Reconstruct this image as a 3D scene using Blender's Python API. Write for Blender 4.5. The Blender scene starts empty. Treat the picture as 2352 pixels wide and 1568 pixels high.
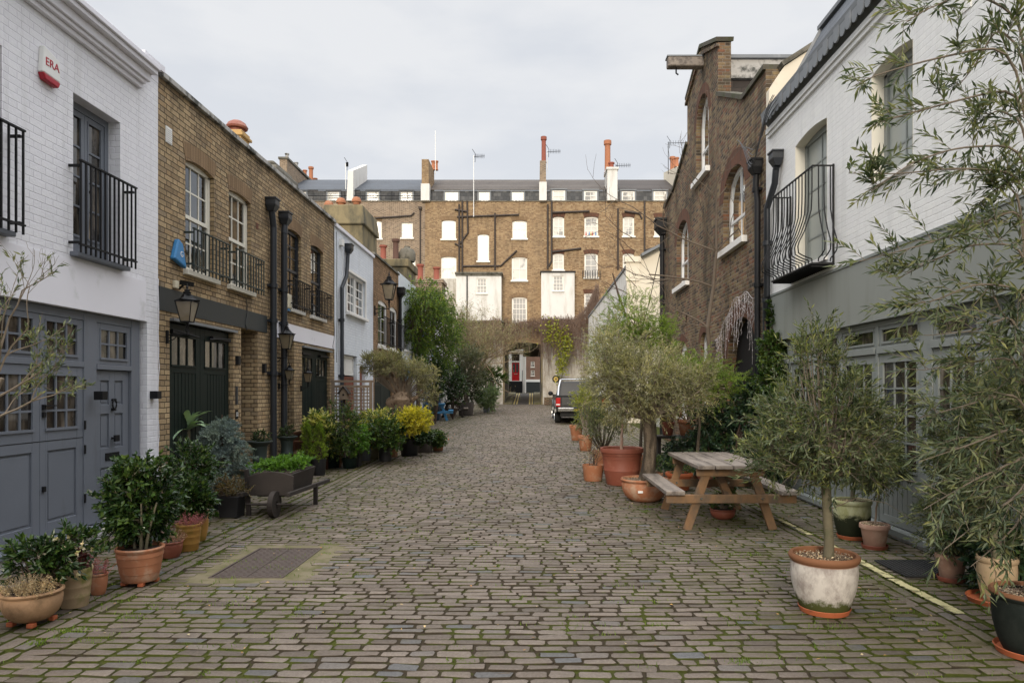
import bpy, math, random
import numpy as np
from mathutils import Vector, Matrix
R_ = math.radians
sc = bpy.context.scene
COL = sc.collection
# ---------------------------------------------------------------- camera, sky, sun, exposure
H0 = 1.55                      # eye height above the near setts
cd = bpy.data.cameras.new("Camera"); cam = bpy.data.objects.new("Camera", cd); COL.objects.link(cam)
cam.location = (0, 0, H0); cam.rotation_euler = (R_(90), 0, 0)
cd.lens = 24.0; cd.sensor_width = 36.0; cd.shift_x = -49/2352; cd.shift_y = 113/2352
cd.clip_start = 0.05; cd.clip_end = 1500
sc.camera = cam
sc.view_settings.view_transform = 'Standard'; sc.view_settings.look = 'None'
sc.view_settings.exposure = 0.08; sc.view_settings.gamma = 1.0
SUN_EL, SUN_AZ = 19.0, 8.0    # sun behind the camera, slightly to the left
world = bpy.data.worlds.new("World"); sc.world = world; world.use_nodes = True
def setup_world():
    nt = world.node_tree; nt.nodes.clear(); N = nt.nodes.new; L = nt.links.new
    out = N('ShaderNodeOutputWorld'); bg = N('ShaderNodeBackground'); bg.inputs[1].default_value = 0.1
    sky = N('ShaderNodeTexSky'); sky.sky_type = 'NISHITA'; sky.sun_disc = False
    sky.sun_elevation = R_(SUN_EL); sky.sun_rotation = R_(180 + SUN_AZ)
    tc = N('ShaderNodeTexCoord'); sep = N('ShaderNodeSeparateXYZ'); L(tc.outputs['Generated'], sep.inputs[0])
    mp = N('ShaderNodeMapping'); mp.inputs['Scale'].default_value = (1.2, 1.2, 3.2); L(tc.outputs['Generated'], mp.inputs[0])
    no = N('ShaderNodeTexNoise'); no.inputs['Scale'].default_value = 3.4; no.inputs['Detail'].default_value = 6; no.inputs['Roughness'].default_value = .5
    L(mp.outputs[0], no.inputs[0])
    rp = N('ShaderNodeValToRGB'); e = rp.color_ramp.elements
    e[0].position = .38; e[0].color = (7.15, 7.4, 7.85, 1); e[1].position = .60; e[1].color = (8.2, 8.3, 8.5, 1)
    L(no.outputs[0], rp.inputs[0])
    # an overcast vault is brighter overhead than at the horizon
    gr = N('ShaderNodeMapRange'); gr.inputs[1].default_value = .52; gr.inputs[2].default_value = 1.0
    gr.inputs[3].default_value = 1.0; gr.inputs[4].default_value = 5.0; L(sep.outputs[2], gr.inputs[0])
    ml = N('ShaderNodeVectorMath'); ml.operation = 'SCALE'; L(rp.outputs[0], ml.inputs[0]); L(gr.outputs[0], ml.inputs[3])
    mx = N('ShaderNodeMix'); mx.data_type = 'RGBA'; mx.inputs[0].default_value = .93
    L(sky.outputs[0], mx.inputs[6]); L(ml.outputs[0], mx.inputs[7])
    L(mx.outputs[2], bg.inputs[0]); L(bg.outputs[0], out.inputs[0])
setup_world()
sl = bpy.data.lights.new("Sun", 'SUN'); sl.energy = 2.3; sl.angle = R_(16); sl.color = (1.0, .9, .76)
so = bpy.data.objects.new("Sun", sl); COL.objects.link(so); so.rotation_euler = (R_(90 - SUN_EL), 0, R_(-SUN_AZ))

# ---------------------------------------------------------------- ground shape and placing
def gz(y):
    y = np.asarray(y, float)
    s = np.clip(y - 8, 0, None)
    z = .0137*(s - 1.5*(1 - np.exp(-s/1.5)))
    z = np.where(y > 50, gz0 + (np.clip(y, 50, 60) - 50)*.076, z)
    return z
gz0 = .0137*(42 - 1.5)
def gzf(y): return float(gz(y))
F = 1568.0
def GP(x, y):                  # ground point seen at x, y of the 2352 px wide photograph
    Y = 8.0
    for _ in range(60): Y = F*(H0 - gzf(Y))/(y - 897)
    return ((x - 1225)*Y/F, Y)
AX, BX, DY = -4.54, 3.80, 50.0
def LY(x): return F*4.54/(1225 - x)
def RY(x): return F*3.80/(x - 1225)

# ---------------------------------------------------------------- mesh builder
ORG = {}
class MB:
    def __init__(s): s.V = []; s.Fc = []; s.n = 0
    def add(s, V, *Fs):
        V = np.asarray(V, float).reshape(-1, 3)
        for f in Fs:
            f = np.asarray(f, np.int64)
            if f.size: s.Fc.append(f + s.n)
        s.V.append(V); s.n += len(V)
    def quad(s, *p): s.add(p, [list(range(len(p)))])
    def hexa(s, P):            # 8 corners: bottom ring 0-3, top ring 4-7
        s.add(P, [[3, 2, 1, 0], [4, 5, 6, 7], [0, 1, 5, 4], [1, 2, 6, 5], [2, 3, 7, 6], [3, 0, 4, 7]])
    def box(s, a, b):
        x0, y0, z0 = a; x1, y1, z1 = b
        s.hexa([(x0, y0, z0), (x1, y0, z0), (x1, y1, z0), (x0, y1, z0), (x0, y0, z1), (x1, y0, z1), (x1, y1, z1), (x0, y1, z1)])
    def bf(s, Fr, u0, u1, z0, z1, d0, d1):
        s.hexa([Fr(u0, z0, d0), Fr(u1, z0, d0), Fr(u1, z0, d1), Fr(u0, z0, d1), Fr(u0, z1, d0), Fr(u1, z1, d0), Fr(u1, z1, d1), Fr(u0, z1, d1)])
    def beam(s, p, q, w, h, up=(0, 0, 1)):
        p, q, up = map(lambda v: np.asarray(v, float), (p, q, up))
        d = q - p; d /= np.linalg.norm(d); a = np.cross(d, up); a /= np.linalg.norm(a); b = np.cross(a, d)
        a = a*w/2; b = b*h/2
        s.hexa([p - a - b, p + a - b, p + a + b, p - a + b, q - a - b, q + a - b, q + a + b, q - a + b])
    def tube(s, P, r, k=8, caps=True):
        P = np.asarray(P, float); n = len(P); r = np.broadcast_to(np.asarray(r, float), (n,))
        T = np.gradient(P, axis=0); T /= np.linalg.norm(T, axis=1)[:, None] + 1e-9
        up = np.array([0, 0, 1.]) if abs(T[:, 2]).mean() < .8 else np.array([1., 0, 0])
        A = np.cross(T, up); A /= np.linalg.norm(A, axis=1)[:, None] + 1e-9; B = np.cross(A, T)
        th = np.arange(k)*2*math.pi/k
        V = P[:, None] + r[:, None, None]*(np.cos(th)[None, :, None]*A[:, None] + np.sin(th)[None, :, None]*B[:, None])
        i = np.arange(n - 1)[:, None]*k; j = np.arange(k)[None]; j2 = (j + 1) % k
        Fq = np.stack([i + j, i + j2, i + k + j2, i + k + j], -1).reshape(-1, 4)
        if caps: s.add(V.reshape(-1, 3), Fq, [list(range(k))], [[(n - 1)*k + t for t in range(k)]])
        else: s.add(V.reshape(-1, 3), Fq)
    def lathe(s, prof, c, k=28, ell=1.0, wob=0, seed=0):
        pr = np.asarray(prof, float); n = len(pr); th = np.arange(k)*2*math.pi/k
        w = 1 + (wob*np.sin(3*th + seed) if wob else 0)
        V = np.stack([pr[:, :1]*np.cos(th)*w, pr[:, :1]*np.sin(th)*w*ell, np.repeat(pr[:, 1:2], k, 1)], -1) + np.asarray(c, float)
        i = np.arange(n - 1)[:, None]*k; j = np.arange(k)[None]; j2 = (j + 1) % k
        s.add(V.reshape(-1, 3), np.stack([i + j, i + j2, i + k + j2, i + k + j], -1).reshape(-1, 4))
    def prism(s, pts, fr, d0, d1):   # polygon pts (u,z) extruded between depths
        n = len(pts); V = [fr(u, z, d0) for u, z in pts] + [fr(u, z, d1) for u, z in pts]
        s.add(V, [list(range(n))[::-1]], [list(range(n, 2*n))], [[i, (i + 1) % n, n + (i + 1) % n, n + i] for i in range(n)])
    def ball(s, c, r, k=10, m=7, jit=0, rng=None):
        r = np.broadcast_to(np.asarray(r, float), (3,)); ph = np.linspace(0, math.pi, m)
        th = np.arange(k)*2*math.pi/k
        D = np.stack([np.sin(ph)[:, None]*np.cos(th), np.sin(ph)[:, None]*np.sin(th), np.repeat(np.cos(ph)[:, None], k, 1)], -1)
        if jit: D = D*(1 + jit*(rng.random((m, k, 1)) - .5))
        V = D*r + np.asarray(c, float)
        i = np.arange(m - 1)[:, None]*k; j = np.arange(k)[None]; j2 = (j + 1) % k
        s.add(V.reshape(-1, 3), np.stack([i + j, i + k + j, i + k + j2, i + j2], -1).reshape(-1, 4))
    def leaves(s, P, D, N, L, W, mid=.45, fold=.15):
        n = len(P); L = np.broadcast_to(L, (n,))[:, None]; W = np.broadcast_to(W, (n,))[:, None]
        D = D/(np.linalg.norm(D, axis=1)[:, None] + 1e-9); S = np.cross(D, N); S /= np.linalg.norm(S, axis=1)[:, None] + 1e-9
        Nn = np.cross(S, D)
        V = np.stack([P, P + D*L*mid - S*W/2 + Nn*W*fold, P + D*L - Nn*L*.08, P + D*L*mid + S*W/2 + Nn*W*fold], 1)
        b = np.arange(n)[:, None]*4
        s.add(V.reshape(-1, 3), np.concatenate([b + np.array([[0, 1, 2]]), b + np.array([[0, 2, 3]])]))
    def segs(s, A, B, ra, rb, k=3):
        n = len(A); D = B - A; D = D/(np.linalg.norm(D, axis=1)[:, None] + 1e-9)
        up = np.where(np.abs(D[:, 2:3]) < .8, np.array([[0, 0, 1.]]), np.array([[1., 0, 0]]))
        X = np.cross(D, up); X /= np.linalg.norm(X, axis=1)[:, None] + 1e-9; Y = np.cross(X, D)
        ra = np.broadcast_to(ra, (n,))[:, None, None]; rb = np.broadcast_to(rb, (n,))[:, None, None]
        th = np.arange(k)*2*math.pi/k; ring = np.cos(th)[None, :, None]*X[:, None] + np.sin(th)[None, :, None]*Y[:, None]
        V = np.concatenate([A[:, None] + ra*ring, B[:, None] + rb*ring], 1)
        b = np.arange(n)[:, None, None]*2*k; j = np.arange(k)[None, :, None]
        Fq = np.concatenate([b + j, b + (j + 1) % k, b + k + (j + 1) % k, b + k + j], 2).reshape(-1, 4)
        s.add(V.reshape(-1, 3), Fq)
    def build(s, name, mat, parent=None, smooth=False, bevel=0, label=None):
        V = np.concatenate(s.V) if s.V else np.zeros((0, 3))
        org = ORG[parent.name] if parent is not None else np.zeros(3)
        V = V - org
        me = bpy.data.meshes.new(name)
        tot = [np.full(len(f), f.shape[1]) for f in s.Fc]; tot = np.concatenate(tot); loops = np.concatenate([f.ravel() for f in s.Fc])
        me.vertices.add(len(V)); me.vertices.foreach_set('co', V.ravel())
        me.loops.add(len(loops)); me.loops.foreach_set('vertex_index', loops.astype(np.int32))
        me.polygons.add(len(tot)); me.polygons.foreach_set('loop_start', np.concatenate([[0], np.cumsum(tot)[:-1]]).astype(np.int32))
        try: me.polygons.foreach_set('loop_total', tot.astype(np.int32))
        except Exception: pass
        if smooth: me.polygons.foreach_set('use_smooth', np.ones(len(tot), bool))
        else: me.polygons.foreach_set('use_smooth', np.zeros(len(tot), bool))
        me.update(calc_edges=True)
        if smooth:
            try: me.set_sharp_from_angle(angle=R_(42))
            except Exception: pass
        me.materials.append(mat)
        o = bpy.data.objects.new(name, me); COL.objects.link(o)
        if parent is not None: o.parent = parent
        ORG[o.name] = org
        if bevel:
            b = o.modifiers.new('Bevel', 'BEVEL'); b.width = bevel; b.segments = 2; b.limit_method = 'ANGLE'
        if label: o['label'] = label
        return o
def thing(name, label, cat, loc=(0, 0, 0), group=None):
    o = bpy.data.objects.new(name, None); COL.objects.link(o); o.location = loc; o.empty_display_size = .2
    o['label'] = label; o['category'] = cat
    if group: o['group'] = group
    ORG[o.name] = np.asarray(loc, float)
    return o
def tag(o, label, cat, group=None):
    o['label'] = label; o['category'] = cat
    if group: o['group'] = group
    return o
def kind(o, k='structure'): o['kind'] = k; return o
FL = lambda u, z, d: (AX + d, u, z)          # left row of houses
FR = lambda u, z, d: (BX - d, u, z)          # right row
FF = lambda u, z, d: (u, DY - d, z)          # rear of the terrace at the end

# ---------------------------------------------------------------- materials
class NT:
    def __init__(s, name):
        s.m = bpy.data.materials.new(name); s.m.use_nodes = True; s.t = s.m.node_tree; s.t.nodes.clear()
        s.out = s.t.nodes.new('ShaderNodeOutputMaterial')
    def n(s, t, **k):
        nd = s.t.nodes.new('ShaderNode' + t)
        for a, v in k.items(): setattr(nd, a, v)
        return nd
    def l(s, a, b): s.t.links.new(a, b)
    def put(s, sock, v):
        if isinstance(v, bpy.types.NodeSocket): s.l(v, sock)
        elif v is not None:
            if isinstance(v, (tuple, list)) and len(v) == 3 and sock.type == 'RGBA': v = (*v, 1)
            sock.default_value = v
    def m2(s, op, a, b=None, c=None):
        nd = s.n('Math', operation=op)
        for i, v in enumerate((a, b, c)):
            if v is not None: s.put(nd.inputs[i], v)
        return nd.outputs[0]
    def mix(s, f, a, b, bt='MIX'):
        nd = s.n('Mix', data_type='RGBA', blend_type=bt); s.put(nd.inputs[0], f); s.put(nd.inputs[6], a); s.put(nd.inputs[7], b); return nd.outputs[2]
    def noise(s, vec, sc_, det=3, rough=.5, dim=None):
        nd = s.n('TexNoise'); nd.inputs['Scale'].default_value = sc_; nd.inputs['Detail'].default_value = det; nd.inputs['Roughness'].default_value = rough
        if vec is not None: s.l(vec, nd.inputs['Vector'])
        return nd.outputs[0]
    def ramp(s, f, pts):
        nd = s.n('ValToRGB'); e = nd.color_ramp.elements
        while len(e) < len(pts): e.new(.5)
        for i, (p, c) in enumerate(pts):
            e[i].position = p; e[i].color = (*c, 1) if len(c) == 3 else c
        s.l(f, nd.inputs[0]); return nd.outputs[0]
    def rng(s, f, a, b, c=0., d=1.):
        nd = s.n('MapRange'); s.put(nd.inputs[0], f)
        for i, v in enumerate((a, b, c, d)): nd.inputs[1 + i].default_value = v
        return nd.outputs[0]
    def pos(s, scale=(1, 1, 1)):
        g = s.n('NewGeometry').outputs['Position']
        if scale == (1, 1, 1): return g
        mp = s.n('Mapping'); mp.inputs['Scale'].default_value = scale; s.l(g, mp.inputs[0]); return mp.outputs[0]
    def bump(s, hgt, st, dist=.01, nrm=None):
        b = s.n('Bump'); b.inputs['Strength'].default_value = st; b.inputs['Distance'].default_value = dist; s.l(hgt, b.inputs['Height'])
        if nrm is not None: s.l(nrm, b.inputs['Normal'])
        return b.outputs[0]
    def pbr(s, col, rough=.7, nrm=None, metal=0, spec=.4, tr=0):
        p = s.n('BsdfPrincipled'); s.put(p.inputs['Base Color'], col); s.put(p.inputs['Roughness'], rough)
        p.inputs['Metallic'].default_value = metal; p.inputs['Specular IOR Level'].default_value = spec
        if nrm is not None: s.l(nrm, p.inputs['Normal'])
        s.l(p.outputs[0], s.out.inputs[0]); return p
def up3(c, k): return tuple(min(1, max(0, x*k)) for x in c)
def M(name, col, rough=.6, var=.12, vs=4., bump=.25, bs=60., metal=0, stain=None, st=(.55, .75), ss=3., sscale=(1, 1, 1), spec=.4, bd=.003):
    t = NT(name); P = t.pos()
    c = t.mix(t.noise(P, vs, 4), up3(col, 1 - var), up3(col, 1 + var))
    if stain: c = t.mix(t.rng(t.noise(t.pos(sscale), ss, 6, .62), st[0], st[1]), c, stain)
    nr = t.bump(t.noise(P, bs, 4), bump, bd) if bump else None
    t.pbr(c, rough, nr, metal, spec); return t.m
def brickmat(name, cols, mortar, P_=.30, hh=.067, flem=True, painted=False, bmp=.8, joint=.0045, stain=None, sthr=(.55, .8), rough=.85, off=.5, dirt=.35, soot=0):
    t = NT(name); g = t.n('NewGeometry'); sp = t.n('SeparateXYZ'); t.l(g.outputs['Position'], sp.inputs[0])
    sn = t.n('SeparateXYZ'); t.l(g.outputs['True Normal'], sn.inputs[0])
    isy = t.m2('GREATER_THAN', t.m2('ABSOLUTE', sn.outputs[1]), .6)
    u = t.m2('ADD', t.m2('MULTIPLY', sp.outputs[0], isy), t.m2('MULTIPLY', sp.outputs[1], t.m2('SUBTRACT', 1, isy)))
    wob = t.m2('MULTIPLY', t.m2('SUBTRACT', t.noise(t.pos(), 9, 2), .5), hh*.18)
    z = t.m2('ADD', sp.outputs[2], wob)
    r = t.m2('DIVIDE', z, hh); row = t.m2('FLOOR', r); fz = t.m2('FRACT', r)
    odd = t.m2('MODULO', t.m2('ADD', row, 1000), 2)
    uu = t.m2('ADD', u, t.m2('MULTIPLY', odd, P_*off)); q = t.m2('DIVIDE', t.m2('ADD', uu, 100*P_), P_)
    cell = t.m2('FLOOR', q); fx = t.m2('MULTIPLY', t.m2('FRACT', q), P_)
    if flem:
        sw = P_*2/3; hd = t.m2('GREATER_THAN', fx, sw)
        dx = t.m2('SUBTRACT', fx, t.m2('MULTIPLY', hd, sw)); wd = t.m2('SUBTRACT', sw, t.m2('MULTIPLY', hd, sw/2))
        idn = t.m2('ADD', t.m2('MULTIPLY', cell, 2), hd)
    else: dx = fx; wd = P_; idn = cell
    ex = t.m2('MINIMUM', dx, t.m2('SUBTRACT', wd, dx))
    fzz = t.m2('MULTIPLY', fz, hh); ez = t.m2('MINIMUM', fzz, t.m2('SUBTRACT', hh, fzz))
    e = t.m2('MINIMUM', ex, ez)
    mask = t.rng(e, joint*.5, joint*1.5)
    cb = t.n('CombineXYZ'); t.l(idn, cb.inputs[0]); t.l(row, cb.inputs[1])
    wn = t.n('TexWhiteNoise', noise_dimensions='2D'); t.l(cb.outputs[0], wn.inputs[0]); rnd = wn.outputs[0]
    k = len(cols); bc = t.ramp(rnd, [(i/(k - 1) if k > 1 else 0, c) for i, c in enumerate(cols)])
    big = t.noise(t.pos(), 1.1, 5, .6)
    bc = t.mix(t.rng(big, .35, .7, 0, .5), bc, t.mix(.6, bc, (0.02, .016, .012)) if not painted else bc)
    fine = t.noise(t.pos(), 70, 3); bc = t.mix(.22 if not painted else .05, bc, t.mix(fine, (0, 0, 0), (1, .95, .85)), 'OVERLAY')
    c = t.mix(mask, mortar, bc)
    if soot: c = t.mix(t.m2('MULTIPLY', t.rng(t.m2('ADD', z, t.m2('MULTIPLY', t.m2('SUBTRACT', t.noise(t.pos((1, 1, .6)), 3.2, 6, .65), .5), 1.1)), soot, soot + .35), .85), c, (.028, .024, .018))
    if stain: c = t.mix(t.rng(t.noise(t.pos((1, 1, .35)), 1.7, 7, .65), sthr[0], sthr[1], 0, dirt), c, stain)
    if painted: c = t.mix(t.rng(t.noise(t.pos((1, 1, .07)), 7, 5, .6), .52, .78, 0, .28), c, (.42, .41, .38))
    hgt = t.m2('ADD', t.m2('ADD', mask, t.m2('MULTIPLY', rnd, .35)), t.m2('MULTIPLY', t.noise(t.pos(), 45, 4), .5))
    t.pbr(c, rough, t.bump(hgt, bmp, .012), spec=.25); return t.m
def leafmat(name, cols, rough=.45, trans=.25):
    t = NT(name); g = t.n('NewGeometry'); k = len(cols)
    c = t.ramp(g.outputs['Random Per Island'], [(i/(k - 1), c) for i, c in enumerate(cols)])
    c = t.mix(t.rng(t.noise(t.pos(), 4.5, 3), .32, .68), t.mix(1, c, (.62, .66, .70), 'MULTIPLY'), t.mix(1, c, (1.28, 1.22, 1.0), 'MULTIPLY'))
    p = t.n('BsdfPrincipled'); t.l(c, p.inputs['Base Color']); p.inputs['Roughness'].default_value = rough; p.inputs['Specular IOR Level'].default_value = .35
    tr = t.n('BsdfTranslucent'); t.l(t.mix(1, c, (1.5, 1.6, .7), 'MULTIPLY'), tr.inputs[0])
    mx = t.n('MixShader'); mx.inputs[0].default_value = trans; t.l(p.outputs[0], mx.inputs[1]); t.l(tr.outputs[0], mx.inputs[2]); t.l(mx.outputs[0], t.out.inputs[0])
    return t.m
def glassmat(name, tint=.55, refl=(.9, .93, .97), k=1.0):
    t = NT(name); tr = t.n('BsdfTransparent'); tr.inputs[0].default_value = (tint, tint, tint, 1)
    gl = t.n('BsdfGlossy'); gl.inputs[0].default_value = (*refl, 1); gl.inputs[1].default_value = .02
    t.l(t.bump(t.noise(t.pos(), 3.0, 2), .12, .01), gl.inputs['Normal'])
    fr = t.n('Fresnel'); fr.inputs[0].default_value = 1.5
    mx = t.n('MixShader'); t.l(t.m2('MINIMUM', t.m2('MULTIPLY', fr.outputs[0], 1.7*k), 1), mx.inputs[0]); t.l(tr.outputs[0], mx.inputs[1]); t.l(gl.outputs[0], mx.inputs[2])
    t.l(mx.outputs[0], t.out.inputs[0]); return t.m
def settmat():
    t = NT('granite_setts'); g = t.n('NewGeometry'); rnd = g.outputs['Random Per Island']; P = t.pos()
    c = t.ramp(rnd, [(0, (.092, .072, .056)), (.3, (.130, .103, .082)), (.65, (.152, .122, .098)), (.9, (.180, .146, .118)), (.965, (.092, .088, .085)), (1, (.108, .108, .110))])
    c = t.mix(.5, c, t.mix(t.noise(P, 90, 4), (.02, .02, .02), (1, .97, .93)), 'OVERLAY')
    big = t.noise(P, .8, 5, .6); c = t.mix(t.rng(big, .4, .7, 0, .45), c, (.075, .065, .05))
    sp = t.n('SeparateXYZ'); t.l(P, sp.inputs[0])
    side = t.m2('ADD', t.rng(sp.outputs[0], .6, 2.6, 0, .15), t.rng(sp.outputs[0], -2.0, -3.6, 0, .12))
    mo = t.rng(t.m2('ADD', t.noise(P, 2.3, 8, .7), side), .58, .80, 0, .7)
    c = t.mix(mo, c, (.082, .072, .022))
    rg = t.rng(t.noise(P, 30, 3), .3, .7, .48, .82)
    t.pbr(c, rg, t.bump(t.m2('ADD', t.noise(P, 60, 5, .6), t.m2('MULTIPLY', t.noise(P, 240, 2), .3)), .9, .006), spec=.35); return t.m
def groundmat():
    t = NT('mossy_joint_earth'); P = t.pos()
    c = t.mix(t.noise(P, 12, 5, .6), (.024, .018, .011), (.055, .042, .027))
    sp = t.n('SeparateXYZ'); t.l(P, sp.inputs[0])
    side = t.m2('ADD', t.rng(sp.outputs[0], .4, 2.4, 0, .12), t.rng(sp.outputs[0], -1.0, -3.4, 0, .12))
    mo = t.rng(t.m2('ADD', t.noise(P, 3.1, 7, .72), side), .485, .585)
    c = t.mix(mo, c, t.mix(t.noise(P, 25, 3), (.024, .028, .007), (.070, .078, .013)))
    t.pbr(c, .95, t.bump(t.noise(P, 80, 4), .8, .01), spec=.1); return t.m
m_sett = settmat(); m_ground = groundmat()
m_wbrickL = brickmat('white_painted_brick', [(.76, .75, .78), (.78, .77, .80), (.80, .79, .815)], (.74, .72, .77), painted=True, joint=.0035, bmp=.55, stain=(.36, .36, .34), sthr=(.56, .85), rough=.55, dirt=.4)
m_wbrickR = brickmat('offwhite_painted_brick', [(.77, .76, .74), (.79, .78, .76), (.81, .80, .77)], (.75, .74, .72), painted=True, joint=.0035, bmp=.45, stain=(.4, .4, .37), sthr=(.62, .85), rough=.55, dirt=.2)
m_farwb = brickmat('grimy_white_painted_brick', [(.58, .55, .49), (.64, .61, .55), (.68, .65, .58)], (.42, .38, .32), painted=True, joint=.008, hh=.082, bmp=.5, stain=(.24, .19, .13), sthr=(.42, .66), rough=.8, dirt=.8)
m_bbrickD = brickmat('pale_blue_painted_brick', [(.66, .69, .74), (.72, .75, .79)], (.60, .64, .70), painted=True, joint=.004, bmp=.5, rough=.6)
m_stock = brickmat('yellow_stock_brick', [(.29, .205, .12), (.37, .27, .155), (.44, .32, .185), (.50, .37, .215), (.40, .275, .15), (.32, .245, .16)], (.10, .075, .05), stain=(.045, .035, .025), sthr=(.52, .72), dirt=.6, bmp=1.0, joint=.005, soot=5.18)
m_stockE = brickmat('buff_stock_brick', [(.22, .135, .07), (.30, .185, .10), (.36, .22, .12)], (.12, .085, .055), bmp=.7, stain=(.06, .05, .04), dirt=.5)
m_brown = brickmat('brown_weathered_brick', [(.055, .042, .032), (.15, .10, .06), (.24, .165, .09), (.27, .205, .11), (.23, .10, .055), (.10, .08, .058)], (.24, .20, .155), joint=.006, bmp=.8, stain=(.04, .034, .02), sthr=(.46, .66), dirt=.72)
m_redarch = brickmat('red_gauged_brick', [(.17, .065, .042), (.22, .085, .055), (.15, .07, .05)], (.12, .09, .07), P_=.14, hh=.075, flem=False, bmp=.6)
def farbrick(n, cols, mo): return brickmat(n, cols, mo, P_=.30, hh=.082, bmp=.4, joint=.009, stain=(.07, .05, .035), sthr=(.5, .78), dirt=.55)
m_far1 = farbrick('sooty_brown_far_brick', [(.15, .105, .07), (.24, .165, .11), (.33, .235, .155)], (.45, .37, .28))
m_far2 = farbrick('tan_far_brick', [(.19, .115, .06), (.31, .20, .105), (.40, .27, .145), (.44, .325, .19)], (.27, .19, .12))
m_far3 = farbrick('ochre_far_brick', [(.21, .13, .07), (.34, .22, .115), (.44, .305, .165)], (.29, .215, .14))
m_pinkb = farbrick('pinkish_brown_brick', [(.24, .13, .09), (.29, .16, .115)], (.27, .18, .13))
m_slate = brickmat('blue_slate_tiles', [(.052, .062, .078), (.065, .075, .092), (.080, .092, .112)], (.03, .035, .045), P_=.28, hh=.16, flem=False, joint=.006, bmp=.3, rough=.6)
m_slateo = brickmat('old_brown_slate_tiles', [(.07, .058, .05), (.10, .085, .075), (.135, .115, .10)], (.04, .035, .03), P_=.28, hh=.16, flem=False, joint=.006, bmp=.5, rough=.75)
m_slateh = brickmat('grey_hung_slates', [(.07, .072, .075), (.11, .11, .112), (.15, .148, .145)], (.045, .045, .045), P_=.28, hh=.26, flem=False, joint=.008, bmp=.4, rough=.7)
m_slateb = brickmat('dark_brown_roof_slates', [(.045, .036, .032), (.065, .052, .045)], (.03, .026, .022), P_=.34, hh=.38, flem=False, joint=.006, bmp=.3, rough=.7)
m_render = M('white_render', (.72, .69, .64), .8, .06, 2, .25, 25, stain=(.46, .42, .35), st=(.50, .78), ss=2.2, sscale=(1, 1, .18))
m_renderL = M('lilac_white_render', (.78, .76, .80), .6, .05, 2, .2, 25, stain=(.5, .5, .48), st=(.62, .85))
m_cream = M('cream_render', (.74, .66, .52), .7, .06, 2, .15, stain=(.5, .42, .3), st=(.6, .85), sscale=(1, 1, .4))
m_olivest = M('weathered_olive_cement', (.22, .175, .095), .9, .3, 1.5, .6, 30, stain=(.07, .065, .045), st=(.45, .65), ss=2.0, sscale=(1, 1, .4), bd=.01)
m_cement = M('mottled_cement', (.16, .145, .115), .9, .35, 5, .6, 30, stain=(.06, .055, .04), st=(.5, .65), bd=.01)
m_coping = M('weathered_pale_coping_stone', (.42, .40, .37), .85, .2, 6, .5, 30, stain=(.08, .08, .07), st=(.47, .62), ss=5, bd=.008)
m_leadg = M('lead_grey', (.17, .18, .19), .5, .15, 3, .2, stain=(.3, .3, .3), st=(.6, .8))
m_white = M('white_paint', (.80, .78, .74), .4, .03, 3, .05)
m_cream_p = M('cream_window_paint', (.74, .70, .60), .4, .04, 3, .05)
m_warmw = M('warm_white_paint', (.84, .79, .70), .45, .03, 2, .03)
m_grey = M('blue_grey_door_paint', (.150, .163, .190), .5, .09, 3, .2, 25, stain=(.105, .11, .12), st=(.58, .82), ss=4, sscale=(1, 1, .2))
m_sage = M('sage_grey_paint', (.235, .25, .235), .5, .08, 2.5, .15, 20, stain=(.17, .175, .15), st=(.58, .8), ss=4, sscale=(1, 1, .25))
m_sagef = M('sage_grey_fascia_paint', (.25, .26, .235), .6, .06, 1.0, .12, 20, stain=(.19, .195, .165), st=(.5, .8), ss=3.2, sscale=(1, 1, .12))
m_dgreen = M('dark_green_gloss_paint', (.007, .014, .012), .5, .1, 3, .1, 20, spec=.18)
m_charc = M('charcoal_paint', (.028, .032, .032), .55, .12, 3, .15, 20)
m_black = M('black_iron', (.010, .010, .011), .55, .15, 8, .1, 40, spec=.25)
m_pipe = M('dark_grey_pipe_paint', (.022, .025, .030), .42, .15, 4, .1)
m_pipef = M('brown_black_pipe', (.045, .032, .025), .6, .2, 3, .1)
m_blue = M('blue_door_paint', (.065, .16, .28), .5, .15, 3, .1)
m_red = M('red_door_paint', (.45, .012, .016), .35, .06, 3, .05)
m_redwood = M('red_brown_boards', (.20, .05, .022), .55, .3, 3, .2, sscale=(1, 1, .1))
m_terra = M('terracotta', (.36, .145, .07), .78, .22, 5, .4, 50, stain=(.42, .27, .18), st=(.5, .68), ss=7)
m_terraD = M('dark_red_terracotta', (.22, .065, .038), .6, .12, 4, .2, 50, stain=(.32, .14, .09), st=(.52, .8), ss=5)
m_terraO = M('bright_orange_terracotta', (.42, .115, .045), .65, .2, 6, .3, 50, stain=(.20, .07, .035), st=(.55, .75), ss=8)
m_terraP = M('pale_pink_terracotta', (.40, .235, .17), .8, .15, 5, .3, 50, stain=(.5, .36, .27), st=(.5, .7), ss=6)
m_terraB = M('buff_terracotta', (.36, .215, .115), .78, .25, 5, .4, 50, stain=(.13, .08, .04), st=(.48, .72), ss=6)
m_terraY = M('ochre_glazed_clay', (.36, .19, .045), .5, .2, 5, .2, 50, stain=(.14, .12, .02), st=(.5, .7), ss=6)
m_terraG = M('algae_stained_buff_clay', (.42, .30, .18), .75, .2, 5, .3, 50, stain=(.22, .21, .06), st=(.56, .66), ss=4)
m_chip = leafmat('gravel_chips', [(.10, .06, .04), (.38, .27, .18), (.58, .46, .34), (.66, .58, .46)], .9, .0)
m_soil = M('dark_soil', (.035, .022, .015), .95, .4, 30, .9, 90, bd=.02)
m_gravel = M('pale_gravel_mulch', (.32, .22, .14), .9, .5, 60, 1.0, 120, stain=(.05, .03, .02), st=(.45, .55), ss=70, bd=.02)
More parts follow.
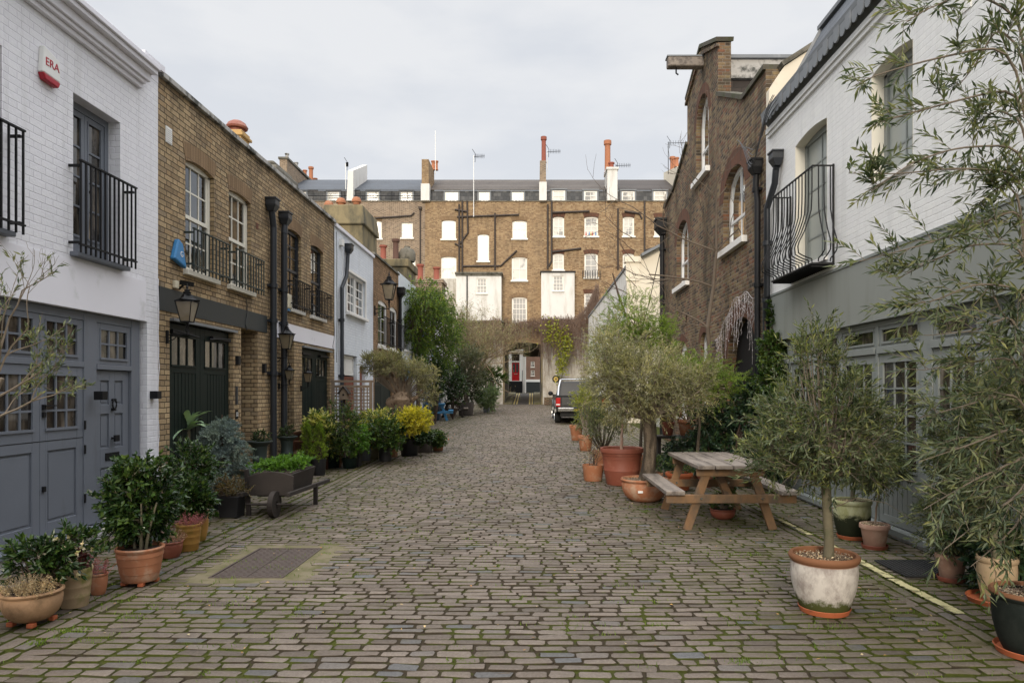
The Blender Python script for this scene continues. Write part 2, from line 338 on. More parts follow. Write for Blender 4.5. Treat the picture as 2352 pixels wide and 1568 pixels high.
m_bark = M('grey_brown_bark', (.13, .10, .07), .9, .35, 10, 1.0, 50, stain=(.05, .038, .025), st=(.45, .6), ss=14, sscale=(1, 1, .3), bd=.02)
m_barkO = M('gnarled_tan_bark', (.23, .165, .11), .9, .35, 6, 1.0, 30, stain=(.08, .05, .03), st=(.47, .6), ss=9, sscale=(1, 1, .45), bd=.03)
m_barkG = M('smooth_olive_bark', (.14, .12, .075), .85, .25, 7, .6, 50, stain=(.08, .085, .04), st=(.5, .7), ss=6, bd=.01)
m_twig = M('grey_twig', (.17, .135, .10), .85, .2, 20, 0)
m_twigd = M('dark_twig', (.085, .055, .04), .85, .2, 20, 0)
m_wood = M('honey_brown_timber', (.225, .125, .058), .65, .3, 5, .5, 60, stain=(.12, .085, .055), st=(.45, .66), ss=9, sscale=(1, 1, .5))
m_woodg = M('silvered_grey_timber', (.24, .20, .165), .75, .3, 7, .6, 70, stain=(.11, .09, .075), st=(.45, .65), ss=14, sscale=(1, .12, 1))
m_woodd = M('dark_weathered_timber', (.030, .023, .019), .8, .35, 7, .6, 60)
m_woodt = M('grey_trellis_timber', (.23, .17, .12), .8, .25, 9, .3, 60)
m_woodr = M('red_brown_bench_timber', (.075, .026, .013), .5, .25, 7, .3, 60)
m_woodbl = M('sky_blue_painted_timber', (.06, .22, .40), .6, .15, 5, .2)
m_asph = M('dark_asphalt', (.055, .048, .042), .9, .2, 5, .6, 120)
m_slab = M('concrete_slab', (.15, .125, .075), .9, .25, 3, .5, 60, stain=(.085, .08, .025), st=(.45, .62), ss=5)
m_iron = M('rusty_brown_iron_plate', (.062, .045, .037), .7, .3, 8, .4, 80, stain=(.16, .12, .09), st=(.6, .72), ss=60)
m_yline = M('worn_yellow_paint', (.52, .46, .24), .8, .15, 10, .5, 60, stain=(.16, .14, .06), st=(.5, .62), ss=9)
m_ylinef = M('faded_yellow_road_paint', (.42, .33, .12), .8, .2, 4, .2, 60, stain=(.10, .08, .05), st=(.56, .68), ss=6)
m_plast = M('black_plastic', (.018, .018, .02), .45, .1, 5, .05)
m_dgrey = M('charcoal_grey_planter', (.04, .04, .043), .5, .12, 5, .1)
m_mgrey = M('mid_grey_pot', (.16, .17, .19), .55, .12, 5, .1)
m_bgrey = M('brown_grey_pot', (.085, .072, .065), .6, .12, 4, .1)
m_car = M('dark_grey_metallic_car_paint', (.06, .058, .055), .28, .04, 3, 0, metal=.4)
m_chrome = M('polished_metal', (.6, .6, .6), .18, .03, 3, 0, metal=1)
m_rubber = M('black_rubber', (.016, .016, .016), .8, .2, 12, .3, 60)
m_redl = M('red_lamp_plastic', (.42, .012, .012), .25, .1, 12, 0)
m_plate = M('yellow_number_plate', (.75, .52, .06), .4, .03, 3, 0)
m_curt = M('pale_curtain_cloth', (.62, .58, .50), .9, .1, 2, .2, 15)
m_blind = M('white_roller_blind', (.80, .78, .74), .85, .03, 2, 0)
m_inside = M('dim_interior_plaster', (.16, .13, .10), .9, .3, 1, 0)
m_glass = glassmat('window_glass'); m_glassf = M('blind_backed_window_glass', (.66, .63, .56), .12, .05, .6, .05, 3, spec=.6, stain=(.30, .29, .27), st=(.54, .60), ss=.9); m_glassg = M('curtained_grey_window_glass', (.42, .40, .37), .12, .25, 1.2, .05, 3, spec=.6); m_glassR = M('sage_lit_obscured_glass', (.34, .36, .33), .22, .15, 2.5, .2, 14, spec=.35)
m_lampg = M('amber_grey_lantern_glass', (.20, .16, .105), .12, .3, 6, 0, spec=.6)
m_bluebox = M('blue_alarm_plastic', (.05, .22, .46), .4, .05, 3, 0)
m_redp = M('red_plastic', (.38, .015, .03), .35, .05, 3, 0)
m_redtxt = M('red_lettering', (.45, .02, .04), .5, .02, 3, 0)
m_whp = M('white_plastic', (.78, .77, .74), .4, .02, 3, 0)
m_crp = M('cream_plastic', (.62, .56, .42), .45, .04, 3, 0)
m_pot1 = M('orange_chimney_clay', (.40, .16, .08), .8, .15, 4, .2)
m_pot2 = M('dull_red_chimney_clay', (.28, .085, .055), .8, .15, 4, .2)
m_gold = M('brass_yellow', (.55, .38, .08), .4, .1, 5, .1)
m_urn = M('green_black_cast_iron', (.028, .04, .036), .5, .15, 6, .15)
# leaves
l_olive = leafmat('olive_leaves', [(.032, .048, .020), (.065, .088, .040), (.105, .13, .065), (.15, .17, .10), (.21, .22, .065)])
l_oliveb = leafmat('silvery_olive_leaves', [(.09, .095, .04), (.17, .17, .085), (.26, .255, .15), (.34, .32, .19), (.28, .26, .10)])
l_oliver = leafmat('yellow_tipped_olive_leaves', [(.04, .06, .035), (.07, .095, .055), (.12, .145, .085), (.16, .18, .10), (.21, .21, .09)])
l_dark = leafmat('dark_glossy_leaves', [(.010, .026, .008), (.02, .045, .013), (.035, .07, .018), (.075, .115, .025)], .25, .12)
l_laurel = leafmat('dark_laurel_leaves', [(.010, .024, .014), (.018, .042, .022), (.03, .062, .03), (.06, .09, .03)], .35, .12)
l_ivy = leafmat('deep_green_ivy_leaves', [(.015, .035, .010), (.03, .065, .015), (.055, .10, .02), (.10, .13, .02)], .4, .2)
l_vine = leafmat('fresh_green_vine_leaves', [(.03, .06, .010), (.06, .12, .015), (.11, .18, .02), (.20, .25, .03)], .5, .35)
l_moss = leafmat('bright_green_leaves', [(.05, .11, .015), (.08, .18, .02), (.13, .25, .03)], .5, .3)
l_grass = leafmat('grass_blades', [(.07, .12, .014), (.12, .19, .02), (.17, .25, .035)], .6, .3)
l_fern = leafmat('feathery_green_leaves', [(.10, .17, .025), (.17, .26, .04), (.27, .35, .06)], .5, .35)
l_spruce = leafmat('blue_grey_needles', [(.10, .145, .14), (.17, .225, .22), (.27, .34, .32)], .6, .1)
l_lime = leafmat('lime_green_conifer_leaves', [(.09, .16, .01), (.15, .24, .015), (.24, .33, .02)], .6, .3)
l_yel = leafmat('golden_yellow_leaves', [(.16, .18, .015), (.34, .31, .02), (.52, .44, .03), (.58, .50, .05)], .5, .3)
l_var = leafmat('cream_edged_variegated_leaves', [(.05, .10, .02), (.14, .19, .03), (.42, .40, .12), (.55, .50, .20)], .4, .25)
l_agave = leafmat('pale_blue_green_agave_leaves', [(.22, .33, .20), (.28, .40, .26), (.34, .46, .30)], .5, .1)
l_heaC = leafmat('beige_heather_flowers', [(.30, .20, .12), (.42, .31, .20), (.52, .42, .29)], .8, .2)
l_heaP = leafmat('pink_heather_flowers', [(.22, .06, .08), (.32, .10, .13), (.40, .18, .19)], .8, .2)
l_heaM = leafmat('mauve_buff_heather_flowers', [(.20, .07, .06), (.34, .20, .16), (.42, .32, .25)], .8, .2)
l_plum = leafmat('plum_red_leaves', [(.05, .012, .015), (.10, .02, .025), (.16, .04, .04)], .4, .2)
l_rust = leafmat('bronze_brown_leaves', [(.05, .04, .012), (.10, .065, .02), (.16, .09, .02), (.05, .07, .015)], .5, .2)
l_dead = leafmat('dry_brown_leaves', [(.13, .07, .04), (.22, .12, .06), (.30, .18, .10)], .9, .2)
l_cream = leafmat('cream_pink_petals', [(.55, .52, .30), (.65, .50, .40), (.60, .62, .40)], .7, .2)
l_fleaf = leafmat('fallen_leaf_litter', [(.30, .12, .05), (.42, .26, .10), (.5, .42, .28)], .8, .1)
# ---------------------------------------------------------------- building helpers
def otop(o, u):
    u0, u1, z0, z1, r = o
    if r <= 0: return z1
    t = min(1, abs((u - (u0 + u1)/2)/((u1 - u0)/2)))
    return z1 + r*(math.sqrt(max(0, 1 - t*t)) if r > .3*(u1 - u0) else 1 - t*t)
def arcpts(o, n=10):
    u0, u1, z0, z1, r = o
    if r <= 0: return [(u0, z1), (u1, z1)]
    return [(u0 + (u1 - u0)*i/n, otop(o, u0 + (u1 - u0)*i/n)) for i in range(n + 1)]
def wallmesh(mb, Fr, u0, u1, zb, top, ops, dep=.12, thick=0, zr=None):
    if not isinstance(top, list): top = [(u0, top), (u1, top)]
    tu = [p[0] for p in top]; tz = [p[1] for p in top]
    us = {u0, u1}; us |= {u for u in tu if u0 < u < u1}
    for o in ops:
        us |= {o[0], o[1]}
        if o[4] > 0: us |= {p[0] for p in arcpts(o)}
    us = sorted(u for u in us if u0 - 1e-6 <= u <= u1 + 1e-6); e = 1e-5
    for a, b in zip(us, us[1:]):
        if b - a < 1e-4: continue
        m = (a + b)/2; ta, tb = np.interp(a + e, tu, tz), np.interp(b - e, tu, tz)
        lo = (zb, zb)
        for o in sorted([o for o in ops if o[0] < m < o[1]], key=lambda o: o[2]):
            if o[2] > lo[0] + 1e-4: mb.quad(Fr(a, lo[0], 0), Fr(b, lo[1], 0), Fr(b, o[2], 0), Fr(a, o[2], 0))
            lo = (otop(o, a), otop(o, b))
        mb.quad(Fr(a, lo[0], 0), Fr(b, lo[1], 0), Fr(b, tb, 0), Fr(a, ta, 0))
        if thick:
            mb.quad(Fr(a, ta, 0), Fr(b, tb, 0), Fr(b, tb, -thick), Fr(a, ta, -thick))
            mb.quad(Fr(a, zr, -thick), Fr(b, zr, -thick), Fr(b, tb, -thick), Fr(a, ta, -thick))
    for (a, za), (b, zb_) in zip(top, top[1:]):
        if thick and abs(a - b) < 1e-4: mb.quad(Fr(a, za, 0), Fr(a, zb_, 0), Fr(a, zb_, -thick), Fr(a, za, -thick))
    for o in ops:
        pl = [(o[0], o[2])] + arcpts(o) + [(o[1], o[2]), (o[0], o[2])]
        for p, q in zip(pl, pl[1:]):
            if abs(p[0] - q[0]) + abs(p[1] - q[1]) > 1e-6: mb.quad(Fr(*p, 0), Fr(*q, 0), Fr(*q, -dep), Fr(*p, -dep))
def house(name, label, Fr, u0, u1, zb, top, ops, mat, cat='house', dep=.12, D=6., roofz=None, roofm=None, thick=0, group=None, zr=None):
    t = thing(name, label, cat, Fr((u0 + u1)/2, zb, 0), group)
    mb = MB(); wallmesh(mb, Fr, u0, u1, zb, top, ops, dep, thick, zr)
    tl = top if isinstance(top, list) else [(u0, top), (u1, top)]
    zmin = roofz if roofz is not None else min(p[1] for p in tl) - .12
    for u in (u0, u1):
        zt = max(zmin, tl[0][1] if u == u0 else tl[-1][1]) 
        mb.quad(Fr(u, zb, 0), Fr(u, zb, -D), Fr(u, zt, -D), Fr(u, zt, 0))
    mb.quad(Fr(u0, zb, -D), Fr(u1, zb, -D), Fr(u1, zmin, -D), Fr(u0, zmin, -D))
    mb.build('wall', mat, t)
    r = MB(); e = .01; r.bf(Fr, u0 + e, u1 - e, zmin - .1, zmin, -D + e, -max(thick, .01) - e); r.build('roof', roofm or m_leadg, t)
    return t
def window(par, Fr, o, d=-.10, nc=2, nr=(2, 2), mat=None, sill=True, name='window', glass=None, fw=.055, mw=.018, curtain=None, sillm=None, sd=.07, sash=True, sillh=.07, sover=.06):
    mat = mat or m_white; u0, u1, z0, z1, r = o; mb = MB(); ft = .05; cd_ = .056 if glass is not None else .13
    mb.bf(Fr, u0, u0 + fw, z0, z1, d - ft, d); mb.bf(Fr, u1 - fw, u1, z0, z1, d - ft, d)
    mb.bf(Fr, u0 + fw, u1 - fw, z0, z0 + fw, d - ft, d)
    if r > 0:
        ap = arcpts(o, 10)
        if r > .3*(u1 - u0):      # round-headed light: curved frame and spandrel glass bars
            inn = [((u0 + u1)/2 + (p[0] - (u0 + u1)/2)*(1 - 2*fw/(u1 - u0)), z1 + (p[1] - z1)*(1 - fw/r)) for p in ap]
            for (a, b), (c, e) in zip(zip(ap, ap[1:]), zip(inn, inn[1:])):
                mb.hexa([Fr(*a, d - ft), Fr(*b, d - ft), Fr(*e, d - ft), Fr(*c, d - ft), Fr(*a, d), Fr(*b, d), Fr(*e, d), Fr(*c, d)])
            um = (u0 + u1)/2
            mb.bf(Fr, um - mw*.8, um + mw*.8, z1, z1 + r - fw*.5, d - ft + .01, d - .01)
        else:
            mb.prism([(u0, z1 - fw*.4)] + ap + [(u1, z1 - fw*.4)], Fr, d - ft, d)
    else: mb.bf(Fr, u0 + fw, u1 - fw, z1 - fw, z1, d - ft, d)
    a, b = u0 + fw, u1 - fw; zlo, zhi = z0 + fw, z1 - (fw if r <= 0 else fw*.4)
    if r > .3*(u1 - u0): zhi = z1
    if len(nr) == 2:
        zm = zlo + (zhi - zlo)*nr[1]/(nr[0] + nr[1]) if nr[0] else zhi
        mb.bf(Fr, a, b, zm - .025, zm + .025, d - ft, d - .004)
        if sash:
            for x in (a, b - .03): mb.bf(Fr, x, x + .03, zm + .025, zhi, d - ft + .002, d - .012)
            for x in (a, b - .03): mb.bf(Fr, x, x + .03, zlo, zm - .025, d - ft - .02, d - .03)
        rows = [(zm + .025, zhi, nr[0]), (zlo, zm - .025, nr[1])]
    else: rows = [(zlo, zhi, nr[0])]
    for i in range(1, nc):
        x = a + (b - a)*i/nc; mb.bf(Fr, x - mw/2, x + mw/2, zlo + .001, zhi - .001, d - ft + .015, d - .018)
    for lo, hi, n in rows:
        for i in range(1, n):
            z = lo + (hi - lo)*i/n; mb.bf(Fr, a + .001, b - .001, z - mw/2, z + mw/2, d - ft + .017, d - .02)
    w = mb.build(name, mat, par)
    g = MB(); pts = [(a - .01, zlo - .01), (b + .01, zlo - .01)] + ([(p[0], p[1] - .01) for p in arcpts(o, 10)[::-1]] if r > .3*(u1 - u0) else [(b + .01, zhi + .01), (a - .01, zhi + .01)])
    g.add([Fr(u, z, d - ft + .022) for u, z in pts], [list(range(len(pts)))]); g.build('pane', glass or m_glass, w)
    if curtain:
        c = MB(); n = 26
        for lo, hi in ([(0, .3), (.7, 1)] if curtain == 'drapes' else [(0, 1)]):
            k = max(4, int(n*(hi - lo))) if curtain == 'drapes' else 1
            for i in range(k):
                t0, t1 = lo + (hi - lo)*i/k, lo + (hi - lo)*(i + 1)/k
                f = lambda t: (a + (b - a)*t, .015*math.sin(t*70) if curtain == 'drapes' else 0)
                (x0, y0), (x1, y1) = f(t0), f(t1)
                zb_ = zlo if curtain != 'half' else zlo + (zhi - zlo)*.45
                c.quad(Fr(x0, zb_, d - cd_ + y0), Fr(x1, zb_, d - cd_ + y1), Fr(x1, zhi + r*.6, d - cd_ + y1), Fr(x0, zhi + r*.6, d - cd_ + y0))
        c.build('curtain' if curtain == 'drapes' else 'blind', m_curt if curtain == 'drapes' else m_blind, w)
    if sill:
        s = MB(); s.bf(Fr, u0 - sover, u1 + sover, z0 - sillh, z0 - .002, d - .02, sd); s.build('sill', sillm or mat, w, bevel=.006)
    return w
def rail(par, Fr, u0, u1, z0, z1, n, d=.10, mat=None, r=.009, name='balcony_railing'):
    mat = mat or m_black; mb = MB()
    for z in (z1, z0 + .08): mb.bf(Fr, u0, u1, z - .008, z + .008, d - .015, d + .015)
    for i in range(n):
        u = u0 + .015 + (u1 - u0 - .03)*i/(n - 1)
        mb.bf(Fr, u - r*.8, u + r*.8, z0, z1 - .008, d - r*.8, d + r*.8)
    for u in (u0 + .02, u1 - .02):
        for z in (z1 - .05, z0 + .1): mb.bf(Fr, u - .012, u + .012, z - .012, z + .012, -.02, d - .016)
    return mb.build(name, mat, par)
def pipe(par, Fr, u, z0, z1, r=.045, d=.07, mat=None, hopper=None, collars=(), path=None, name='drainpipe'):
    mb = MB(); pts = path or [(u, z0, d), (u, z1, d)]
    mb.tube([Fr(*p) for p in pts], r, 10)
    for z in collars:
        uu = np.interp(z, [p[1] for p in pts] if pts[0][1] < pts[-1][1] else [p[1] for p in pts[::-1]], [p[0] for p in pts] if pts[0][1] < pts[-1][1] else [p[0] for p in pts[::-1]])
        mb.tube([Fr(uu, z - .035, d), Fr(uu, z + .035, d)], r*1.3, 10)
        mb.bf(Fr, uu - r*1.7, uu + r*1.7, z - .02, z + .02, 0, d - r*.6)
    o = mb.build(name, mat or m_pipe, par, smooth=True)
    if hopper:
        hu, hz, s = hopper; h = MB()
        h.hexa([Fr(hu - s*.3, hz, .03), Fr(hu + s*.3, hz, .03), Fr(hu + s*.3, hz, d + .05), Fr(hu - s*.3, hz, d + .05), Fr(hu - s*.5, hz + s*.5, .005), Fr(hu + s*.5, hz + s*.5, .005), Fr(hu + s*.5, hz + s*.5, d + s*.5), Fr(hu - s*.5, hz + s*.5, d + s*.5)])
        h.bf(Fr, hu - s*.5, hu + s*.5, hz + s*.5, hz + s*1.0, .005, d + s*.5)
        h.bf(Fr, hu - s*.57, hu + s*.57, hz + s*1.0, hz + s*1.15, .003, d + s*.57)
        h.tube([Fr(hu, hz + .01, d), Fr(pts[-1][0], pts[-1][1], d)], r, 10)
        h.build('hopper_head', mat or m_pipe, o, bevel=.006)
    return o
def text(par, s, size, mat, loc, rot, name='lettering', ext=.002):
    cu = bpy.data.curves.new('t', 'FONT'); cu.body = s; cu.size = size; cu.extrude = ext; cu.align_x = 'CENTER'; cu.align_y = 'CENTER'
    o = bpy.data.objects.new('t', cu); COL.objects.link(o); dg = bpy.context.evaluated_depsgraph_get()
    me = bpy.data.meshes.new_from_object(o.evaluated_get(dg)); bpy.data.objects.remove(o)
    me.transform(Matrix.Translation(Vector(loc) - Vector(ORG[par.name])) @ rot.to_4x4()); me.materials.clear(); me.materials.append(mat)
    ob = bpy.data.objects.new(name, me); COL.objects.link(ob); ob.parent = par; ORG[ob.name] = ORG[par.name]; return ob
ROTL = Matrix(((0, 0, 1), (1, 0, 0), (0, 1, 0)))        # text on the left row, facing +X
ROTF = Matrix(((1, 0, 0), (0, 0, -1), (0, 1, 0)))       # text facing the camera
def leafdoor(par, Fr, u0, u1, z0, z1, d, mat, name, win=None, panels=(), boards=None, wins_n=(3, 3), t=.045):
    """door leaf: stiles and rails round recessed panels, boards or a glazed light"""
    mb = MB(); s = .075
    mb.bf(Fr, u0, u1, z0, z1, d - t, d - .018)
    holes = list(panels) + ([win] if win else []) + ([boards] if boards else [])
    # raised framework in front of the slab, left open over panels
    us = sorted({u0, u1} | {h[0] for h in holes} | {h[1] for h in holes}); zs = sorted({z0, z1} | {h[2] for h in holes} | {h[3] for h in holes})
    for a, b in zip(us, us[1:]):
        z = z0; run = None
        for c, e in zip(zs, zs[1:]):
            inh = any(h[0] - 1e-6 <= a and b <= h[1] + 1e-6 and h[2] - 1e-6 <= c and e <= h[3] + 1e-6 for h in holes)
            if inh:
                if run is not None: mb.bf(Fr, a, b, run, c, d - .0185, d); run = None
            elif run is None: run = c
        if run is not None: mb.bf(Fr, a, b, run, z1, d - .0185, d)
    for h in panels:
        i = .025
        if h[1] - h[0] > .1: mb.bf(Fr, h[0] + i, h[1] - i, h[2] + i, h[3] - i, d - .019, d - .010)
    if boards:
        n = max(3, int((boards[1] - boards[0])/.085)); w = (boards[1] - boards[0])/n
        for i in range(n): mb.bf(Fr, boards[0] + i*w + .006, boards[0] + (i + 1)*w - .006, boards[2], boards[3], d - .019, d - .006)
    o = mb.build(name, mat, par, bevel=.003)
    if win: glazed(o, Fr, win, d, mat, wins_n)
    return o
def glazed(o, Fr, win, d, mat, n, m=.02, back=True):
    g = MB(); g.quad(Fr(win[0], win[2], d - .0165), Fr(win[1], win[2], d - .0165), Fr(win[1], win[3], d - .0165), Fr(win[0], win[3], d - .0165)); g.build('pane', m_dglass, o)
    b = MB()
    for i in range(1, n[0]):
        u = win[0] + (win[1] - win[0])*i/n[0]; b.bf(Fr, u - m/2, u + m/2, win[2], win[3], d - .016, d - .003)
    for i in range(1, n[1]):
        z = win[2] + (win[3] - win[2])*i/n[1]; b.bf(Fr, win[0], win[1], z - m/2, z + m/2, d - .0155, d - .0035)
    e = .012
    b.bf(Fr, win[0] - e, win[1] + e, win[2] - .02, win[2] + .004, d - .01, d + .014); b.bf(Fr, win[0] - e, win[1] + e, win[3] - .004, win[3] + e, d - .01, d + .006)
    b.bf(Fr, win[0] - e, win[0] + .004, win[2], win[3], d - .01, d + .006); b.bf(Fr, win[1] - .004, win[1] + e, win[2], win[3], d - .01, d + .006)
    b.build('glazing_bars', mat, o)
def dglassmat():
    t = NT('dark_reflecting_glass'); P = t.pos((1, 1, .35))
    c = t.ramp(t.noise(P, 5.5, 3, .6), [(.40, (.012, .011, .010)), (.52, (.045, .038, .030)), (.66, (.16, .13, .10))])
    t.pbr(c, .05, t.bump(t.noise(t.pos(), 2.5, 2), .1, .01), spec=.9); return t.m
m_dglass = dglassmat()
def soldier(mb, Fr, o, h=.2, d=.004):     # arch of bricks over an opening: one slab following the curve
    ap = arcpts(o, 12) if o[4] > 0 else [(o[0], o[3]), (o[1], o[3])]
    um = (o[0] + o[1])/2; sp = 1 + h*.7/(o[1] - o[0])
    if o[4] > .3*(o[1] - o[0]):
        out = [(um + (u - um)*(1 + h/((o[1] - o[0])/2)), o[3] + (z - o[3])*(1 + h/o[4])) for u, z in ap]
    else: out = [(um + (u - um)*sp, z + h) for u, z in ap]
    for (a, b), (c, e) in zip(zip(ap, ap[1:]), zip(out, out[1:])):
        mb.hexa([Fr(*a, -.02), Fr(*b, -.02), Fr(*e, -.02), Fr(*c, -.02), Fr(*a, d), Fr(*b, d), Fr(*e, d), Fr(*c, d)])
def radialbrick(name, cols, mortar):      # gauged arch bricks: narrow upright courses
    return brickmat(name, cols, mortar, P_=.07, hh=.23, flem=False, bmp=.6, joint=.003, off=.0)
m_soldS = radialbrick('buff_soldier_bricks', [(.24, .155, .085), (.30, .20, .115)], (.15, .10, .06))
m_soldR = radialbrick('red_soldier_bricks', [(.12, .055, .035), (.17, .075, .045), (.10, .055, .035)], (.09, .07, .055))

# ---------------------------------------------------------------- ground and setts
def build_ground():
    ys = np.concatenate([np.array([-30, -10, 0, 4, 7, 8, 8.5, 9, 10, 12, 15, 20, 30, 40, 50, 52, 55, 58, 60, 61.5, 80, 150, 400.]) ]); xs = np.array([-300, -60, -20, -5, -2.5, 0, 2, 4, 20, 60, 300.])
    X, Y = np.meshgrid(xs, ys); V = np.stack([X, Y, gz(Y) - .004], -1).reshape(-1, 3); k = len(xs)
    q = [[j*k + i, j*k + i + 1, (j + 1)*k + i + 1, (j + 1)*k + i] for j in range(len(ys) - 1) for i in range(k - 1)]
    mb = MB(); mb.add(V, q); kind(mb.build('ground', m_ground))
def build_setts():
    rg = np.random.default_rng(5); C = []; HX = []; HY = []; A = []
    y = 1.9
    while y < 49.9:
        p = rg.uniform(.087, .099); x = -2.98 + rg.uniform(-.06, .0); bow = lambda x: .018*((x + .2)**2)*0.5 + .02*math.sin(x*1.3 + y*.7)
        while x < 2.66:
            w = rg.uniform(.155, .225) if rg.random() > .07 else rg.uniform(.09, .13)
            xc = x + w/2
            C.append((xc, y + p/2 + bow(xc) + rg.normal(0, .003))); HX.append(w/2 - rg.uniform(.002, .008)); HY.append(p/2 - rg.uniform(.006, .012)); A.append(rg.normal(0, .012) + .03*xc*.5)
            x += w
        y += p
    def longit(x0, x1, n, y0=1.5, y1=49.9):      # channel courses laid along the street
        wx = (x1 - x0)/n
        for i in range(n):
            y = y0 + rg.uniform(0, .15)
            while y < y1:
                l = rg.uniform(.15, .24); C.append((x0 + wx*(i + .5), y + l/2)); HX.append(wx/2 - .007); HY.append(l/2 - .008); A.append(rg.normal(0, .02)); y += l
    longit(-3.36, -3.02, 3); longit(2.70, 3.0, 3)
    def side(x0, x1):
        y = 1.5
        while y < 49.9:
            p = rg.uniform(.095, .13); x = x0
            while x < x1 - .05:
                w = min(rg.uniform(.14, .24), x1 - x)
                C.append((x + w/2, y + p/2)); HX.append(w/2 - .008); HY.append(p/2 - .008); A.append(rg.normal(0, .02)); x += w
            y += p
    side(-4.50, -3.38); side(3.02, 3.78)
    C = np.array(C); HX = np.array(HX)[:, None]; HY = np.array(HY)[:, None]; A = np.array(A)
    vis = (C[:, 1] > 2.4) & (np.abs(C[:, 0]) < C[:, 1]*.85 + .3)
    mh = (np.abs(C[:, 0] + 2.36) < .46) & (np.abs(C[:, 1] - 6.2) < .66)
    k = vis & ~mh; C, HX, HY, A = C[k], HX[k], HY[k], A[k]; n = len(C)
    cx = np.array([-1, -.86, .86, 1, 1, .86, -.86, -1.]); cy = np.array([-.62, -1, -1, -.62, .62, 1, 1, .62])
    jx = 1 + rg.normal(0, .055, (n, 8)); jy = 1 + rg.normal(0, .13, (n, 8))
    hz = rg.normal(0, .0013, (n, 1)); tx = rg.normal(0, .010, (n, 1)); ty = rg.normal(0, .022, (n, 1))
    rings = []
    for (s, z) in ((0, -.02), (0, -.003), (.005, .0025), (.016, .0045)):
        ex = (HX - s)*cx*jx; ey = (HY - s*.75)*cy*jy; ca, sa = np.cos(A)[:, None], np.sin(A)[:, None]
        px = ex*ca - ey*sa + C[:, :1]; py = ex*sa + ey*ca + C[:, 1:]
        zz = gz(py) + z + hz + (tx*ex + ty*ey if z > -.02 else 0) + (rg.normal(0, .0012, (n, 8)) if z > 0 else 0)
        rings.append(np.stack([px, py, zz], -1))
    top = np.stack([C[:, 0], C[:, 1], gz(C[:, 1]) + .005 + hz[:, 0]], -1)[:, None]
    V = np.concatenate(rings + [top], 1).reshape(-1, 3); b = np.arange(n)[:, None, None]*33; j = np.arange(8)[None, :, None]; j2 = (j + 1) % 8
    Q = [np.concatenate([b + r*8 + j, b + r*8 + j2, b + r*8 + 8 + j2, b + r*8 + 8 + j], 2).reshape(-1, 4) for r in range(3)]
    T = np.concatenate([b + 24 + j, b + 24 + j2, b + 32 + 0*j], 2).reshape(-1, 3)
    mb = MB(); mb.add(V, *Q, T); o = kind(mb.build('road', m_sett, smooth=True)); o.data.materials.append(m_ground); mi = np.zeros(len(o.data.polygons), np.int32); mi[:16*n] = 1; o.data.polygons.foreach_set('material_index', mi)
    print('setts', n)
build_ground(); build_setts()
def manhole():
    mb = MB(); z = gzf(6.2)
    rg = np.random.default_rng(3)
    out = [(-2.96, 5.42), (-2.30, 5.40), (-1.80, 5.42), (-1.78, 6.2), (-1.80, 6.98), (-2.4, 7.0), (-2.95, 6.98), (-2.97, 6.2)]
    inn = [(-2.67, 5.66), (-2.4, 5.66), (-2.09, 5.66), (-2.09, 6.2), (-2.09, 6.68), (-2.4, 6.68), (-2.67, 6.68), (-2.67, 6.2)]
    for i in range(8):
        a, b, c, d = out[i], out[(i + 1) % 8], inn[(i + 1) % 8], inn[i]
        mb.quad((*a, z - .003), (*b, z - .003), (*c, z + .004), (*d, z + .004)); mb.quad((*a, z - .03), (*b, z - .03), (*b, z - .01), (*a, z - .01))
    kind(mb.build('paving', m_slab))
    t = thing('manhole_cover', 'large rectangular rusty iron manhole cover set in concrete among the setts', 'manhole cover', (-2.38, 6.17, z))
    m = MB(); m.box((-2.665, 5.665, z - .02), (-2.385, 6.675, z + .004)); m.box((-2.378, 5.665, z - .02), (-2.095, 6.675, z + .004))
    for i in range(9):
        for j in range(24):
            x = -2.64 + i*.065 + (j % 2)*.02; y = 5.69 + j*.042
            if -2.40 < x < -2.36: continue
            m.box((x - .012, y - .005, z + .003), (x + .012, y + .005, z + .007))
    m.build('plate', m_iron, t)
    f = MB()
    for a, b in (((-2.69, 5.64), (-2.07, 5.66)), ((-2.69, 6.68), (-2.07, 6.70)), ((-2.69, 5.66), (-2.67, 6.68)), ((-2.09, 5.66), (-2.07, 6.68))): f.box((*a, z - .02), (*b, z + .009))
    f.build('frame', m_iron, t)
manhole()
def yellow_line():
    mb = MB(); rg = np.random.default_rng(8)
    for (y0, y1, w) in ((4.72, 5.60, .075), (5.63, 6.9, .075), (7.1, 8.2, .06)):
        ys = np.arange(y0, y1, .035)
        for a, b in zip(ys, ys[1:]):
            if y0 > 7 and rg.random() < .45: continue
            e = [.006*rg.standard_normal() for _ in range(2)]
            x = 2.955 + .01*math.sin(a*2)
            mb.quad((x - w/2 + e[0], a, gzf(a) + .0125), (x + w/2 + e[1], a, gzf(a) + .0125), (x + w/2, b, gzf(b) + .0125), (x - w/2, b, gzf(b) + .0125))
    kind(mb.build('road_marking', m_yline))
yellow_line()

